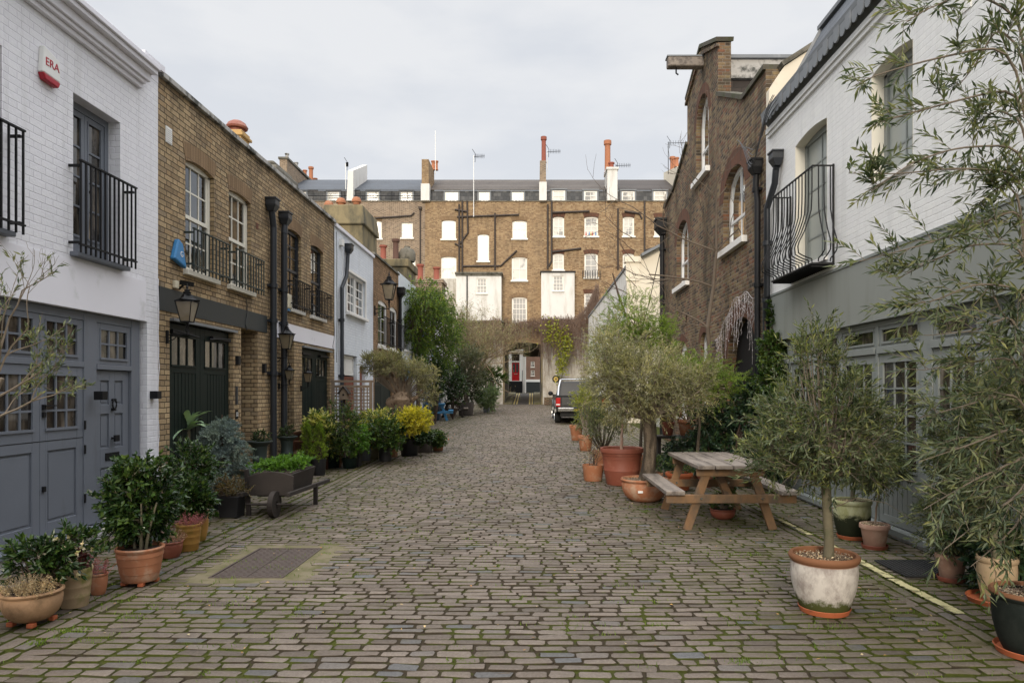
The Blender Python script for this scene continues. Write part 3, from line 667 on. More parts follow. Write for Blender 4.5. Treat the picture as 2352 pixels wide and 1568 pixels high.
# ---------------------------------------------------------------- left row
Y0, Y1, Y2, Y3, Y4 = LY(363), 11.95, LY(768), LY(857), LY(915)
def house_a():
    y1 = Y0; ops = [(5.10, LY(338), .12, 2.36, 0), (LY(168), LY(276), 2.92, 4.49, 0), (5.00, 5.83, 2.92, 4.49, 0), (2.9, 3.75, 2.92, 4.49, 0)]
    t = house('white_brick_house', 'white painted brick house with blue-grey garage doors and red-tipped alarm box', FL, .5, y1, -.05, 5.26, ops, m_wbrickL, dep=.16, roofz=5.1)
    mb = MB()                                     # smooth render band over the doors, plinth and end pier
    mb.bf(FL, .5, 7.98, 2.362, 2.83, -.01, .014); mb.build('render_band', m_renderL, t)
    mb = MB(); mb.bf(FL, .5, 7.98, -.04, .118, -.05, .03); mb.build('plinth', m_renderL, t)
    mb = MB()
    mb.bf(FL, .5, y1 - .40, 5.02, 5.07, .0, .05); mb.bf(FL, .5, y1 - .40, 5.07, 5.11, .0, .09)
    mb.bf(FL, .5, y1 - .36, 5.11, 5.20, .0, .12); mb.bf(FL, .5, y1 - .34, 5.20, 5.25, .0, .19); mb.bf(FL, .5, y1 - .34, 5.25, 5.31, -.25, .22)
    mb.build('cornice', m_renderL, t, bevel=.008)
    mb = MB(); mb.bf(FL, y1 - .34, y1 - .003, 5.262, 5.40, -.6, .004); mb.bf(FL, y1 - .40, y1 + .03, 5.40, 5.47, -.65, .07); mb.build('parapet_pier', m_renderL, t)
    mb = MB(); mb.bf(FL, 3.0, 7.2, 5.3, 6.6, -2.6, -.9); mb.build('roof_extension', m_leadg, t)
    # French windows and balcony rails
    for k, o in enumerate(ops[1:]):
        u0, u1, z0, z1, _ = o
        f = MB(); d = -.13
        for a, b in ((u0, u0 + .06), (u1 - .06, u1)): f.bf(FL, a, b, z0, z1, d - .07, d)
        f.bf(FL, u0 + .06, u1 - .06, z1 - .07, z1, d - .07, d); f.bf(FL, u0 + .06, u1 - .06, z0, z0 + .06, d - .07, d)
        fr = f.build('french_window', m_grey, t)
        m = (u0 + u1)/2
        for a, b in ((u0 + .062, m - .002), (m + .002, u1 - .062)):
            w = (a + .055, b - .055, z0 + .22, z1 - .13)
            leafdoor(fr, FL, a, b, z0 + .062, z1 - .072, d - .01, m_grey, 'casement', win=w, wins_n=(1, 4))
        s = MB(); s.bf(FL, u0 - .05, u1 + .05, z0 - .05, z0 - .002, -.15, .09); s.build('sill', m_grey, fr, bevel=.01)
        rail(t, FL, u0 - .08, u1 + .10, 2.90, 3.80, 13, d=.12)
    # garage doors, front door and their frame
    d = -.07; o = ops[0]; f = MB()
    zt = 2.355
    posts = [(5.10, 5.145), (6.99, 7.19), (7.812, 7.975)]
    for a, b in posts: f.bf(FL, a, b, .16, zt, d - .08, d + .012)
    for a, b in ((5.145, 6.99), (7.19, 7.812)): f.bf(FL, a, b, 2.27, zt, d - .08, d + .008)
    f.bf(FL, 5.145, 6.99, 1.79, 1.85, d - .08, d + .012); f.bf(FL, 7.19, 7.812, 1.775, 1.83, d - .08, d + .02)
    fr = f.build('door_frame', m_grey, t, bevel=.004)
    for a, b in ((5.148, 5.76), (5.765, 6.374), (6.379, 6.987)):
        leafdoor(fr, FL, a, b, 1.852, 2.268, d, m_grey, 'transom_light', win=(a + .075, b - .09, 1.905, 2.215), wins_n=(3, 2))
        gd = leafdoor(t, FL, a, b, .17, 1.788, d, m_grey, 'garage_door', win=(a + .075, b - .09, 1.19, 1.70), panels=[(a + .10, b - .10, .30, .98)], wins_n=(3, 3))
        g = MB(); g.bf(FL, a, b, 1.070, 1.078, d + .0005, d + .0015); g.build('split_joint', m_black, gd)
    leafdoor(fr, FL, 7.193, 7.809, 1.833, 2.268, d, m_grey, 'transom_light', win=(7.27, 7.74, 1.90, 2.205), wins_n=(3, 2))
    pn = []
    for zz0, zz1 in ((1.40, 1.66), (.93, 1.30), (.26, .72)):
        for a, b in ((7.30, 7.45), (7.55, 7.70)): pn.append((a, b, zz0, zz1))
    fd = leafdoor(t, FL, 7.215, 7.805, .16, 1.77, d - .02, m_grey, 'front_door', panels=pn)
    h = MB(); h.bf(FL, 7.38, 7.62, .795, .875, d - .021, d - .008); h.build('letterbox', m_black, fd, bevel=.004)
    h = MB(); h.tube([FL(7.50, 1.03, d - .02), FL(7.50, 1.03, d + .04)], .012); h.bf(FL, 7.46, 7.54, .995, 1.065, d + .02, d + .045); h.build('door_knob', m_black, fd, bevel=.006)
    h = MB(); h.tube([FL(7.50 + .035*math.sin(q), 1.40 + .05*math.cos(q), d + .01) for q in np.linspace(-2.6, 2.6, 12)], .009, 6); h.tube([FL(7.50, 1.45, d - .02), FL(7.50, 1.45, d + .025)], .014); h.bf(FL, 7.485, 7.515, 1.33, 1.36, d - .02, d + .02); h.build('door_knocker', m_black, fd)
    for z in (.45, .95, 1.2, 1.62):
        h = MB(); h.bf(FL, 6.984, 7.0, z - .045, z + .045, d + .013, d + .026); h.build('hinge', m_black, t)
    h = MB(); h.bf(FL, 6.40, 6.435, 1.37, 1.42, d, d + .02); h.bf(FL, 6.41, 6.56, 1.402, 1.414, d + .019, d + .035); h.build('door_handle', m_black, t)
    for y, z in ((6.40, .60), (6.40, 1.30), (5.79, 1.33)):
        h = MB(); h.bf(FL, y, y + .035, z, z + .05, d, d + .02); h.build('lock', m_black, t)
    for a, b in ((5.10, 7.06), (7.14, 7.86)):
        h = MB(); h.bf(FL, a, b, .121, .156, -.10, .10); h.build('doorstep', m_grey, t, bevel=.008)
house_a()
def alarm_box():
    y0, y1 = LY(85), LY(126); z0, z1 = 4.40, 4.72
    t = thing('alarm_box', 'white wedge-shaped alarm box with red base and red lettering on white brick', 'alarm box', FL((y0 + y1)/2, z0, 0))
    m = MB(); m.prism([(y0, z0 + .07), (y1, z0 + .06), (y1 + .0, z1 - .06), (y0 + .02, z1)], FL, .001, .055); m.build('cover', m_whp, t, bevel=.012)
    m = MB(); m.prism([(y0, z0 + .068), (y1, z0 + .058), (y1 - .03, z0), (y0 + .03, z0 + .01)], FL, .001, .06); m.build('strobe_base', m_redp, t, bevel=.01)
    text(t, 'ERA', .105, m_redtxt, FL((y0 + y1)/2 + .005, (z0 + z1)/2 + .02, .057), ROTL)
alarm_box()
def cube_light(y, z, label):
    t = thing('wall_light', label, 'wall light', FL(y, z, 0), 'cube lights beside the blue-grey door')
    m = MB(); m.bf(FL, y - .045, y + .045, z - .045, z + .045, .002, .095); m.build('housing', m_black, t, bevel=.003)
cube_light(7.09, 1.50, 'black cube wall light on the grey door post'); cube_light(8.12, 1.50, 'black cube wall light on the white brick pier')

WINB = [(LY(426), LY(491.6), 3.13, 4.56, .045), (LY(525.6), LY(576), 3.13, 4.54, .045)]
WINC = [(LY(659.6), LY(692), 3.09, 4.53, .05), (LY(713.6), LY(742), 3.09, 4.51, .05)]
def house_b():
    ops = WINB + [(LY(389.6), LY(535.6), -.04, 2.46, 0), (LY(553.6), LY(591.6), -.04, 2.52, 0)]
    t = house('yellow_brick_house', 'yellow brick house with dark fascia, green garage doors and cream sash windows', FL, Y0 + .004, Y1, -.05, 5.36, ops, m_stock, dep=.11, roofz=5.2)
    c = MB(); y = Y0 + .01
    while y < Y1 - .1:
        e = min(y + .62, Y1 - .003); c.bf(FL, y, e - .004, 5.362, 5.43, -.3, .05); y = e
    c.build('coping', m_coping, t, bevel=.006)
    for o in WINB: s = MB(); soldier(s, FL, o, .22); s.build('window_arch', m_soldS, t)
    for o in WINB:
        window(t, FL, o, d=-.06, nc=3, nr=(2, 2), mat=m_cream_p, curtain='drapes', fw=.06, mw=.022)
        rail(t, FL, o[0] - .05, o[1] + .22, 3.10, 3.66, 11, d=.13, mat=m_urn)
    f = MB(); f.bf(FL, Y0 + .01, 11.62, 2.53, 2.82, -.02, .012); f.build('fascia', m_charc, t)
    g0, g1 = ops[2][0], ops[2][1]; d = -.06; m = (g0 + g1)/2
    l = MB(); l.bf(FL, g0 + .01, g1 + .05, 2.425, 2.46, -.06, .05); l.build('lead_flashing', m_leadg, t)
    for a, b in ((g0 + .02, m - .003), (m + .003, g1 - .02)):
        leafdoor(t, FL, a, b, .02, 2.41, d, m_dgreen, 'garage_door', win=(a + .13, b - .12, 1.88, 2.25), boards=(a + .13, b - .12, .18, 1.78), wins_n=(3, 1))
    
    for a, b, c in ((g0 + .1, g0 + .62, g0 + .75), (g1 - .05, g1 - .62, g1 - .75)):
        h = MB(); h.bf(FL, min(a, b), max(a, b), 2.28, 2.325, d, d + .05); h.tube([FL(a, 2.32, d + .04), FL(c, 2.27, d + .06)], .012, 6); h.build('door_closer', m_black, t)
    u0, u1 = ops[3][0], ops[3][1]                 # recessed entrance
    r = MB(); D = .42
    r.quad(FL(u0, 0, -.11), FL(u0, 2.52, -.11), FL(u0, 2.52, -D), FL(u0, 0, -D)); r.quad(FL(u1, 0, -.11), FL(u1, 2.52, -.11), FL(u1, 2.52, -D), FL(u1, 0, -D)); r.quad(FL(u0, 2.52, -.11), FL(u1, 2.52, -.11), FL(u1, 2.52, -D), FL(u0, 2.52, -D))
    r.build('entrance_recess', m_stock, t)
    leafdoor(t, FL, u0, u1, .04, 1.88, -D, m_dgreen, 'front_door', panels=[(u0 + .1, u1 - .1, .2, .85), (u0 + .1, u1 - .1, 1.0, 1.7)])
    leafdoor(t, FL, u0, u1, 1.9, 2.52, -D, m_dgreen, 'transom_light', win=(u0 + .1, u1 - .1, 1.98, 2.42), wins_n=(2, 2))
    v = MB(); v.bf(FL, 8.42, 8.56, 4.62, 4.82, -.01, .012)
    for i in range(7): v.bf(FL, 8.43, 8.55, 4.635 + i*.025, 4.645 + i*.025, .012, .018)
    v.build('air_vent', m_whp, t)
    v = MB(); v.bf(FL, LY(593) - .09, LY(593) + .0, 4.20, 4.30, -.01, .006); v.build('red_brick_tile', m_redarch, t)
    k = MB(); k.bf(FL, 10.40, 10.47, 1.12, 1.26, .0, .012); kp = k.build('number_plaque', m_black, t); text(kp, '32', .085, m_whp, FL(10.435, 1.19, .0135), ROTL, 'numerals', .001)
    k = MB(); k.bf(FL, 10.40, 10.45, 1.34, 1.62, .0, .02); k.build('entry_panel', m_dgrey, t)
    k = MB(); k.bf(FL, 10.40, 10.48, 1.95, 2.08, .0, .05); k.build('wall_lamp', m_black, t)
    k = MB(); k.bf(FL, 11.42, 11.5, 1.85, 2.0, .0, .05); k.build('bell_push', m_black, t)
house_b()
def house_c():
    e0, e1 = 12.27, 12.96; ops = WINC + [(LY(693.6), LY(757.6), 0, 2.44, 0), (e0, e1, 0, 2.49, 0)]
    t = house('yellow_brick_house', 'yellow brick house with white fascia and dark slim sash windows behind drainpipes', FL, Y1 + .004, Y2, -.05, 5.36, ops, m_stock, dep=.11, roofz=5.2)
    c = MB(); y = Y1 + .006
    while y < Y2 - .1:
        e = min(y + .62, Y2 - .003); c.bf(FL, y, e - .004, 5.362, 5.43, -.3, .05); y = e
    c.build('coping', m_coping, t, bevel=.006)
    for o in WINC: s = MB(); soldier(s, FL, o, .22); s.build('window_arch', m_soldS, t)
    for o in WINC:
        window(t, FL, o, d=-.06, nc=2, nr=(3, 3), mat=m_pipe, fw=.05, mw=.02, sillm=m_white)
        rail(t, FL, o[0] - .05, o[1] + .22, 3.06, 3.62, 11, d=.13)
    f = MB(); f.bf(FL, Y1 + .02, Y2 - .01, 2.495, 2.79, -.02, .012); f.build('fascia', m_renderL, t)
    g0, g1 = ops[2][0], ops[2][1]; d = -.06; m = (g0 + g1)/2
    l = MB(); l.bf(FL, g0 + .01, g1 + .05, 2.40, 2.44, -.06, .05); l.build('lead_flashing', m_leadg, t)
    for a, b in ((g0 + .02, m - .003), (m + .003, g1 - .02)):
        leafdoor(t, FL, a, b, .06, 2.395, d, m_dgreen, 'garage_door', win=(a + .12, b - .12, 1.86, 2.22), boards=(a + .12, b - .12, .2, 1.76), wins_n=(3, 1))
    
    for a, b in ((g0 + .1, g0 + .62), (g1 - .62, g1 - .05)): h = MB(); h.bf(FL, a, b, 2.27, 2.315, d, d + .05); h.build('door_closer', m_black, t)
    r = MB(); D = .42
    r.quad(FL(e0, 0, -.11), FL(e0, 2.5, -.11), FL(e0, 2.5, -D), FL(e0, 0, -D)); r.quad(FL(e1, 0, -.11), FL(e1, 2.5, -.11), FL(e1, 2.5, -D), FL(e1, 0, -D)); r.build('entrance_recess', m_stock, t)
    leafdoor(t, FL, e0, e1, .06, 2.49, -D, m_dgreen, 'front_door', panels=[(e0 + .1, e1 - .1, .2, .85), (e0 + .1, e1 - .1, 1.0, 1.7)])
    v = MB(); v.bf(FL, 12.28, 12.38, 4.18, 4.28, -.01, .006); v.build('red_brick_tile', m_redarch, t)
    pipe(t, FL, 12.22, .05, 4.35, .055, .08, m_pipe, hopper=(12.25, 4.52, .20), collars=(1.85, 2.75, 3.35))
    k = MB(); k.bf(FL, 15.33, 15.38, 1.2, 1.5, .0, .02); k.build('entry_panel', m_dgrey, t)
    # first pipe stands on the party line
house_c()
bx = bpy.data.objects['yellow_brick_house']
pipe(bx, FL, 11.72, .05, 4.35, .055, .08, m_pipe, hopper=(11.64, 4.60, .20), collars=(1.85, 2.75, 3.35))
def house_d():
    ops = [(LY(795.6), LY(838), 3.47, 4.47, 0), (16.14, 17.57, .05, 2.43, 0), (LY(826), LY(838), .05, 2.2, 0)]
    t = house('white_brick_house', 'pale blue-white painted brick house with casement window beside yellow brick houses', FL, Y2 + .004, Y3, -.05, 5.30, ops, m_bbrickD, dep=.14, roofz=5.15)
    c = MB(); c.bf(FL, Y2 + .02, Y3, 5.302, 5.38, -.3, .05); c.build('coping', m_renderL, t)
    window(t, FL, ops[0], d=-.05, nc=6, nr=(4,), mat=m_white, fw=.07, mw=.03, sd=.1)
    f = MB(); o = ops[0]; f.bf(FL, o[0] - .08, o[0], o[2], o[3] + .06, -.01, .03); f.bf(FL, o[1], o[1] + .08, o[2], o[3] + .06, -.01, .03); f.bf(FL, o[0], o[1], o[3], o[3] + .06, -.01, .03)
    f.bf(FL, (o[0] + o[1])/2 - .05, (o[0] + o[1])/2 + .05, o[2], o[3], -.1, -.03); f.build('window_surround', m_white, t)
    g0, g1 = 16.14, 17.57; m = (g0 + g1)/2
    for a, b in ((g0 + .02, m - .004), (m + .004, g1 - .02)):
        leafdoor(t, FL, a, b, 1.93, 2.42, -.08, m_white, 'upper_shutter', panels=[(a + .08, b - .08, 2.0, 2.35)])
        leafdoor(t, FL, a, b, .08, 1.9, -.08, m_redwood, 'garage_door', boards=(a + .05, b - .05, .12, 1.85))
    leafdoor(t, FL, ops[2][0], ops[2][1], .08, 2.2, -.08, m_redwood, 'front_door', panels=[(ops[2][0] + .12, ops[2][1] - .12, .3, 1.6)])
    pipe(t, FL, 16.0, .1, 4.6, .045, .07, m_pipe, hopper=(16.5, 4.86, .20), collars=(1.9, 3.2), path=[(15.95, .1, .07), (15.95, 3.95, .07), (16.35, 4.3, .07), (16.45, 4.8, .07)])
    b = MB(); b.bf(FL, 15.95, 16.12, 4.95, 5.10, 0, .08); b.build('junction_box', m_whp, t)
house_d()
def house_e():
    W = [(19.95, 21.2, 2.86, 4.15, .1), (21.6, 22.75, 2.86, 4.15, .1)]
    ops = W + [(19.5, 22.0, .1, 2.45, 0)]
    t = house('buff_brick_house', 'small buff brick house with green garage door and flower baskets on two balconies', FL, Y3 + .004, Y4, -.05, 5.42, ops, m_stockE, dep=.12, roofz=5.25)
    c = MB(); c.bf(FL, Y3 + .01, Y4 - .01, 5.422, 5.48, -.3, .05); c.build('coping', m_cement, t)
    for o in W:
        window(t, FL, o, d=-.03, nc=2, nr=(3,), mat=m_white, fw=.08, curtain='blind')
        rail(t, FL, o[0] - .05, o[1] + .15, 2.86, 3.72, 12, d=.2)
    m = 20.75
    for a, b in ((19.52, m - .004), (m + .004, 21.98)): leafdoor(t, FL, a, b, .12, 2.43, -.06, m_dgreen, 'garage_door', win=(a + .15, b - .15, 1.8, 2.2), boards=(a + .15, b - .15, .3, 1.7))
    pipe(t, FL, Y4 - .12, .2, 4.5, .06, .08, m_black, hopper=(Y4 - .12, 4.65, .3), collars=(3.9,))
house_e()
def house_f():
    ops = [(23.5, 25.6, .15, 2.5, 0), (24.0, 24.9, 3.0, 4.2, 0)]
    t = house('white_brick_house', 'white painted house with bright blue double doors behind the old olive tree', FL, Y4 + .004, 26.5, -.05, 5.55, ops, m_bbrickD, dep=.12)
    m = 24.55
    for a, b in ((23.52, m - .004), (m + .004, 25.58)): leafdoor(t, FL, a, b, .17, 2.48, -.03, m_blue, 'garage_door', boards=(a + .08, b - .08, .3, 2.3))
    window(t, FL, ops[1], nc=2, nr=(2, 2))
    ops = [(28, 29.8, .2, 2.4, 0), (28.0, 29.0, 3.0, 4.3, 0), (30.5, 31.5, 3.0, 4.3, 0), (30.8, 31.8, .2, 2.3, 0)]
    t = house('pale_render_house', 'pale rendered house with blue doors almost hidden behind the hanging green vine', FL, 26.52, 34.0, -.05, 5.2, ops, m_renderL, dep=.12)
    leafdoor(t, FL, 28.02, 29.78, .22, 2.38, -.04, m_blue, 'garage_door', boards=(28.1, 29.7, .3, 2.3))
    leafdoor(t, FL, 30.82, 31.78, .22, 2.28, -.04, m_blue, 'front_door', panels=[(30.95, 31.65, .4, 2.0)])
    for o in ops[1:3]: window(t, FL, o, nc=2, nr=(2, 2), mat=m_blue)
    ops = [(36.0, 37.0, .4, 2.5, 0)]
    t = house('low_brick_house', 'low white painted house at the end of the left row behind the bare shrub', FL, 34.02, 44.0, -.05, 3.6, ops, m_wbrickR, dep=.12)
    leafdoor(t, FL, 36.02, 36.98, .42, 2.48, -.04, m_dgreen, 'front_door', panels=[(36.15, 36.85, .6, 2.2)])
house_f()
def wires():
    def wire(par, pts, r=.006, mat=None):
        m = MB(); a = np.array(pts); i = np.arange(len(a)); s = np.linspace(0, len(a) - 1, 26); rg = np.random.default_rng(len(pts) + int(a[0][0]*10)); P = [FL(np.interp(q, i, a[:, 0]) + rg.normal()*.006, np.interp(q, i, a[:, 1]), .014 + .006*abs(math.sin(q*5))) for q in s]
        m.tube(P, r, 5); m.build('wall_cable', mat or m_dgrey, par)
    hb = [o for o in COL.objects if o.get('label', '').startswith('yellow brick house with dark')][0]; hc = [o for o in COL.objects if o.get('label', '').startswith('yellow brick house with white')][0]
    hd = [o for o in COL.objects if o.get('label', '').startswith('pale blue-white')][0]; ha = [o for o in COL.objects if o.get('label', '').startswith('white painted brick house with blue')][0]
    wire(hb, [(10.45, 3.02), (10.75, 3.0), (10.80, 2.8), (10.72, 2.6), (10.78, 2.50)]); wire(hc, [(15.45, 5.3), (15.5, 4.6), (15.48, 3.6), (15.52, 2.8), (15.40, 2.55), (15.5, 2.3)]); wire(hd, [(16.1, 5.0), (16.22, 4.6), (16.12, 4.1), (16.2, 3.4), (16.1, 2.5)], .006, m_whp); wire(hd, [(15.7, 5.2), (15.72, 3.2), (15.7, 2.2)])
    wire(ha, [(8.235, 2.9), (8.24, 1.9), (8.235, .4)], .005, m_renderL)
wires()
# chimneys and stacks over the left row
def pot_c(mb, x, y, z, r, h, flare=True): mb.lathe([(r*1.05, z), (r*1.05, z + .04), (r*.85, z + .08), (r*.8, z + h*.85), (r*1.1, z + h*.88), (r*1.1, z + h), (r*.8, z + h), (r*.7, z + h*.7)], (x, y, 0), 14)
def chimneys():
    t = thing('chimney', 'yellow clay chimney with domed red cap above the yellow brick parapet', 'chimney', (-5.25, 12.3, 5.2))
    m = MB(); m.box((-5.48, 12.1, 5.1), (-5.18, 12.45, 6.07)); m.box((-5.52, 12.06, 6.07), (-5.14, 12.49, 6.12)); m.box((-5.49, 12.09, 6.12), (-5.17, 12.46, 6.18)); m.build('stack', M('yellow_clay', (.48, .30, .11), .7, .1), t, bevel=.01)
    m = MB(); m.lathe([(.13, 6.18), (.13, 6.25), (.18, 6.25), (.19, 6.28), (.15, 6.35), (.09, 6.39), (0, 6.40)], (-5.33, 12.28, 0), 18); m.build('cap', m_terraD, t, smooth=True)
    t = thing('chimney', 'short white chimney with mossy grey cap next to the red-capped one', 'chimney', (-6.0, 15.2, 5.2))
    m = MB(); m.box((-6.15, 15.0, 5.1), (-5.75, 16.2, 6.3)); m.build('stack', m_render, t)
    m = MB(); m.box((-6.3, 14.9, 6.3), (-5.6, 16.3, 6.5)); m.box((-6.2, 15.0, 6.5), (-5.7, 16.2, 6.62)); m.build('cap', m_cement, t, bevel=.05)
    t = thing('chimney', 'big olive cement chimney block carrying three small terracotta hoods', 'chimney', (-6.1, 22.5, 5.2))
    m = MB(); m.box((-6.75, 22, 5.0), (-5.50, 24, 6.9)); m.build('stack', m_olivest, t, bevel=.03)
    m = MB(); m.hexa([(-6.9, 21.9, 6.9), (-5.42, 21.9, 6.9), (-5.42, 24.1, 6.9), (-6.9, 24.1, 6.9), (-6.75, 22, 7.55), (-5.5, 22, 7.55), (-5.5, 24, 7.55), (-6.75, 24, 7.55)]); m.build('cap', m_olivest, t, bevel=.04)
    for x, z in ((-6.65, 7.45), (-6.25, 7.55), (-5.75, 7.58)):
        m = MB(); m.lathe([(.10, z), (.12, z + .08), (.16, z + .09), (.16, z + .14), (.11, z + .24), (0, z + .28)], (x, 22.2, 0), 12); m.build('chimney_hood', m_terra, t, smooth=True)
    t = thing('chimney', 'tan cement chimney block with two tall pots and a round cowl', 'chimney', (-5.6, 27.4, 5.2))
    m = MB(); m.box((-6.25, 27, 5.0), (-5.0, 29, 6.45)); m.box((-6.4, 26.9, 6.45), (-4.92, 29.1, 6.75)); m.build('stack', m_olivest, t, bevel=.03)
    for x, h, mm in ((-6.0, .6, m_pot2), (-5.5, .85, M('rusty_clay', (.10, .05, .035), .8))):
        m = MB(); pot_c(m, x, 27.3, 6.75, .14, h); m.build('chimney_pot', mm, t, smooth=True)
    m = MB(); m.lathe([(.3, 6.75), (.34, 6.85), (.34, 7.1), (.26, 7.25), (.12, 7.3), (.12, 7.38), (0, 7.4)], (-5.1, 27.6, 0), 16); m.build('cowl', m_cement, t, smooth=True)
    t = thing('chimney', 'dark brick chimney with three red pots just above the vine', 'chimney', (-5.0, 31.4, 5.0))
    m = MB(); m.box((-5.35, 31, 4.9), (-4.15, 32.2, 6.45)); m.box((-5.42, 30.95, 6.45), (-4.08, 32.3, 6.6)); m.build('stack', m_far1, t)
    for x, z, h in ((-5.2, 6.6, .75), (-4.45, 6.6, .62), (-5.75, 6.1, .55)):
        m = MB(); pot_c(m, x, 31.4, z, .16, h); m.build('chimney_pot', m_pot2, t, smooth=True)
chimneys()
def blue_alarm():
    y = 8.66; t = thing('alarm_box', 'blue triangular alarm box on yellow brick beside the first cream window', 'alarm box', FL(y, 3.2, 0))
    m = MB(); m.prism([(y - .15, 3.20), (y + .16, 3.12), (y + .07, 3.42), (y - .04, 3.47)], FL, .001, .07); m.build('cover', m_bluebox, t, bevel=.02)
    text(t, 'G', .1, m_whp, FL(y + .02, 3.28, .072), ROTL)
    t = thing('alarm_box', 'small cream alarm box beside the second black drainpipe', 'alarm box', FL(12.5, 3.2, 0))
    m = MB(); m.bf(FL, 12.42, 12.62, 3.05, 3.32, .001, .08); m.build('cover', m_crp, t, bevel=.02)
    m = MB(); m.bf(FL, 12.45, 12.58, 3.01, 3.05, .001, .07); m.build('lens', m_bluebox, t)
    t = thing('security_camera', 'small black camera and cream sensor above the dark fascia', 'security camera', FL(8.65, 2.86, 0))
    m = MB(); m.bf(FL, 8.58, 8.66, 2.84, 2.94, .001, .05); m.build('sensor', m_crp, t, bevel=.01)
    m = MB(); m.beam(FL(8.72, 2.93, .05), FL(8.68, 2.90, .20), .07, .06); m.tube([FL(8.74, 2.85, 0), FL(8.74, 2.9, .06)], .015); m.build('camera_body', m_black, t)
blue_alarm()
def lantern(label, y, zc, s, out, group='black street lanterns on the left walls', lit=True):
    """bracketed lantern: y along the wall, zc = bottom of the glass, s = glass height, out = projection"""
    t = thing('wall_lantern', label, 'lantern', FL(y, zc - .3*s, 0), group); c = FL(y, 0, out)
    cx, cy = c[0], c[1]; m = MB(); w0, w1 = .22*s, .40*s
    B = [(cx + a*w0, cy + b*w0, zc) for a, b in ((-1, -1), (1, -1), (1, 1), (-1, 1))]; T = [(cx + a*w1, cy + b*w1, zc + s) for a, b in ((-1, -1), (1, -1), (1, 1), (-1, 1))]
    for i in range(4):
        m.beam(B[i], T[i], .035*s, .035*s); m.beam(B[i], B[(i + 1) % 4], .05*s, .05*s); m.beam(T[i], T[(i + 1) % 4], .07*s, .06*s)
    m.lathe([(0, zc + s*1.9), (.035*s, zc + s*1.86), (.03*s, zc + s*1.78), (.07*s, zc + s*1.72), (.03*s, zc + s*1.66), (.06*s, zc + s*1.6), (.14*s, zc + s*1.57), (.11*s, zc + s*1.5), (.19*s, zc + s*1.47), (.16*s, zc + s*1.38), (.24*s, zc + s*1.34)], (cx, cy, 0), 14)
    m.lathe([(.24*s, zc + s*1.34), (.38*s, zc + s*1.16), (.60*s, zc + s*1.04), (.66*s, zc + s*1.07), (.60*s, zc + s*1.0), (.4*s, zc + s*1.0)], (cx, cy, 0), 4)
    m.build('frame', m_black, t)
    g = MB(); q = .94
    for i in range(4):
        a, b, c_, e = B[i], B[(i + 1) % 4], T[(i + 1) % 4], T[i]
        f = lambda p: (cx + (p[0] - cx)*q, cy + (p[1] - cy)*q, p[2])
        g.quad(f(a), f(b), f(c_), f(e))
    g.build('glass', m_lampg, t)
    m = MB(); zb = zc - .12*s
    m.lathe([(.10*s, zc), (.05*s, zb), (.09*s, zb - .05*s), (.03*s, zb - .2*s), (.03*s, zb - .55*s)], (cx, cy, 0), 10)
    m.tube([(AX, cy, zb - .52*s), (cx, cy, zb - .5*s)], .03*s, 8)
    for sg in (-1, 1): m.tube([(cx, cy + sg*.02*s + sg*.16*s*math.sin(q), zb - .45*s + .42*s*q/3.14) for q in np.linspace(0, 3.1, 7)], .02*s, 6)
    m.tube([(AX + .02, cy, zb - .85*s), (AX + out*.35, cy, zb - .75*s), (AX + out*.55, cy, zb - .55*s)], .022*s, 6)
    m.bf(FL, y - .06*s, y + .06*s, zb - .95*s, zb - .3*s, .001, .03)
    m.build('bracket', m_black, t, smooth=True)
lantern('big black lantern hung at the white house end of the yellow brick', 8.44, 2.40, .25, .26)
lantern('black lantern in front of the two dark drainpipes', 11.95, 2.28, .25, .22)
lantern('small black lantern below the one by the drainpipes', 12.15, 1.75, .16, .20)
lantern('small black lantern at the green doors under the white fascia', 13.3, 1.72, .17, .15)
lantern('large black lantern on a scroll bracket at the far buff brick house', 19.5, 4.15, .42, .42)
m_cementd = M('dark_mossy_cement', (.085, .075, .055), .9, .35, 6, .6, 30, stain=(.05, .055, .02), st=(.5, .65), bd=.01)
# ---------------------------------------------------------------- terrace at the far end
fx = lambda v: (v - 1225)/31.36
fz = lambda v: H0 + (897 - v)/31.36
def wz1(a, b, c, d, r=.06): return (fx(627.2 + a*.23995), fx(627.2 + c*.23995), fz(282.2 + d*.23995), fz(282.2 + b*.23995) - r, r)
def wz2(a, b, c, d, r=.06): return (fx(1066.2 + a*.23995), fx(1066.2 + c*.23995), fz(282.2 + d*.23995), fz(282.2 + b*.23995) - r, r)
def wz3(a, b, c, d, r=.0): return (fx(878.1 + a*.23995), fx(878.1 + c*.23995), fz(595.8 + d*.23995), fz(595.8 + b*.23995) - r, r)
ZT = 15.39
def farwin(t, o, nc=2, nr=(2, 2), cur='blind', gl=None): return window(t, FF, o, d=-.08, nc=nc, nr=nr, mat=m_warmw, glass=gl or m_glassf, fw=.09, mw=.03, curtain=None, sd=.09, sillh=.12, sover=.08)
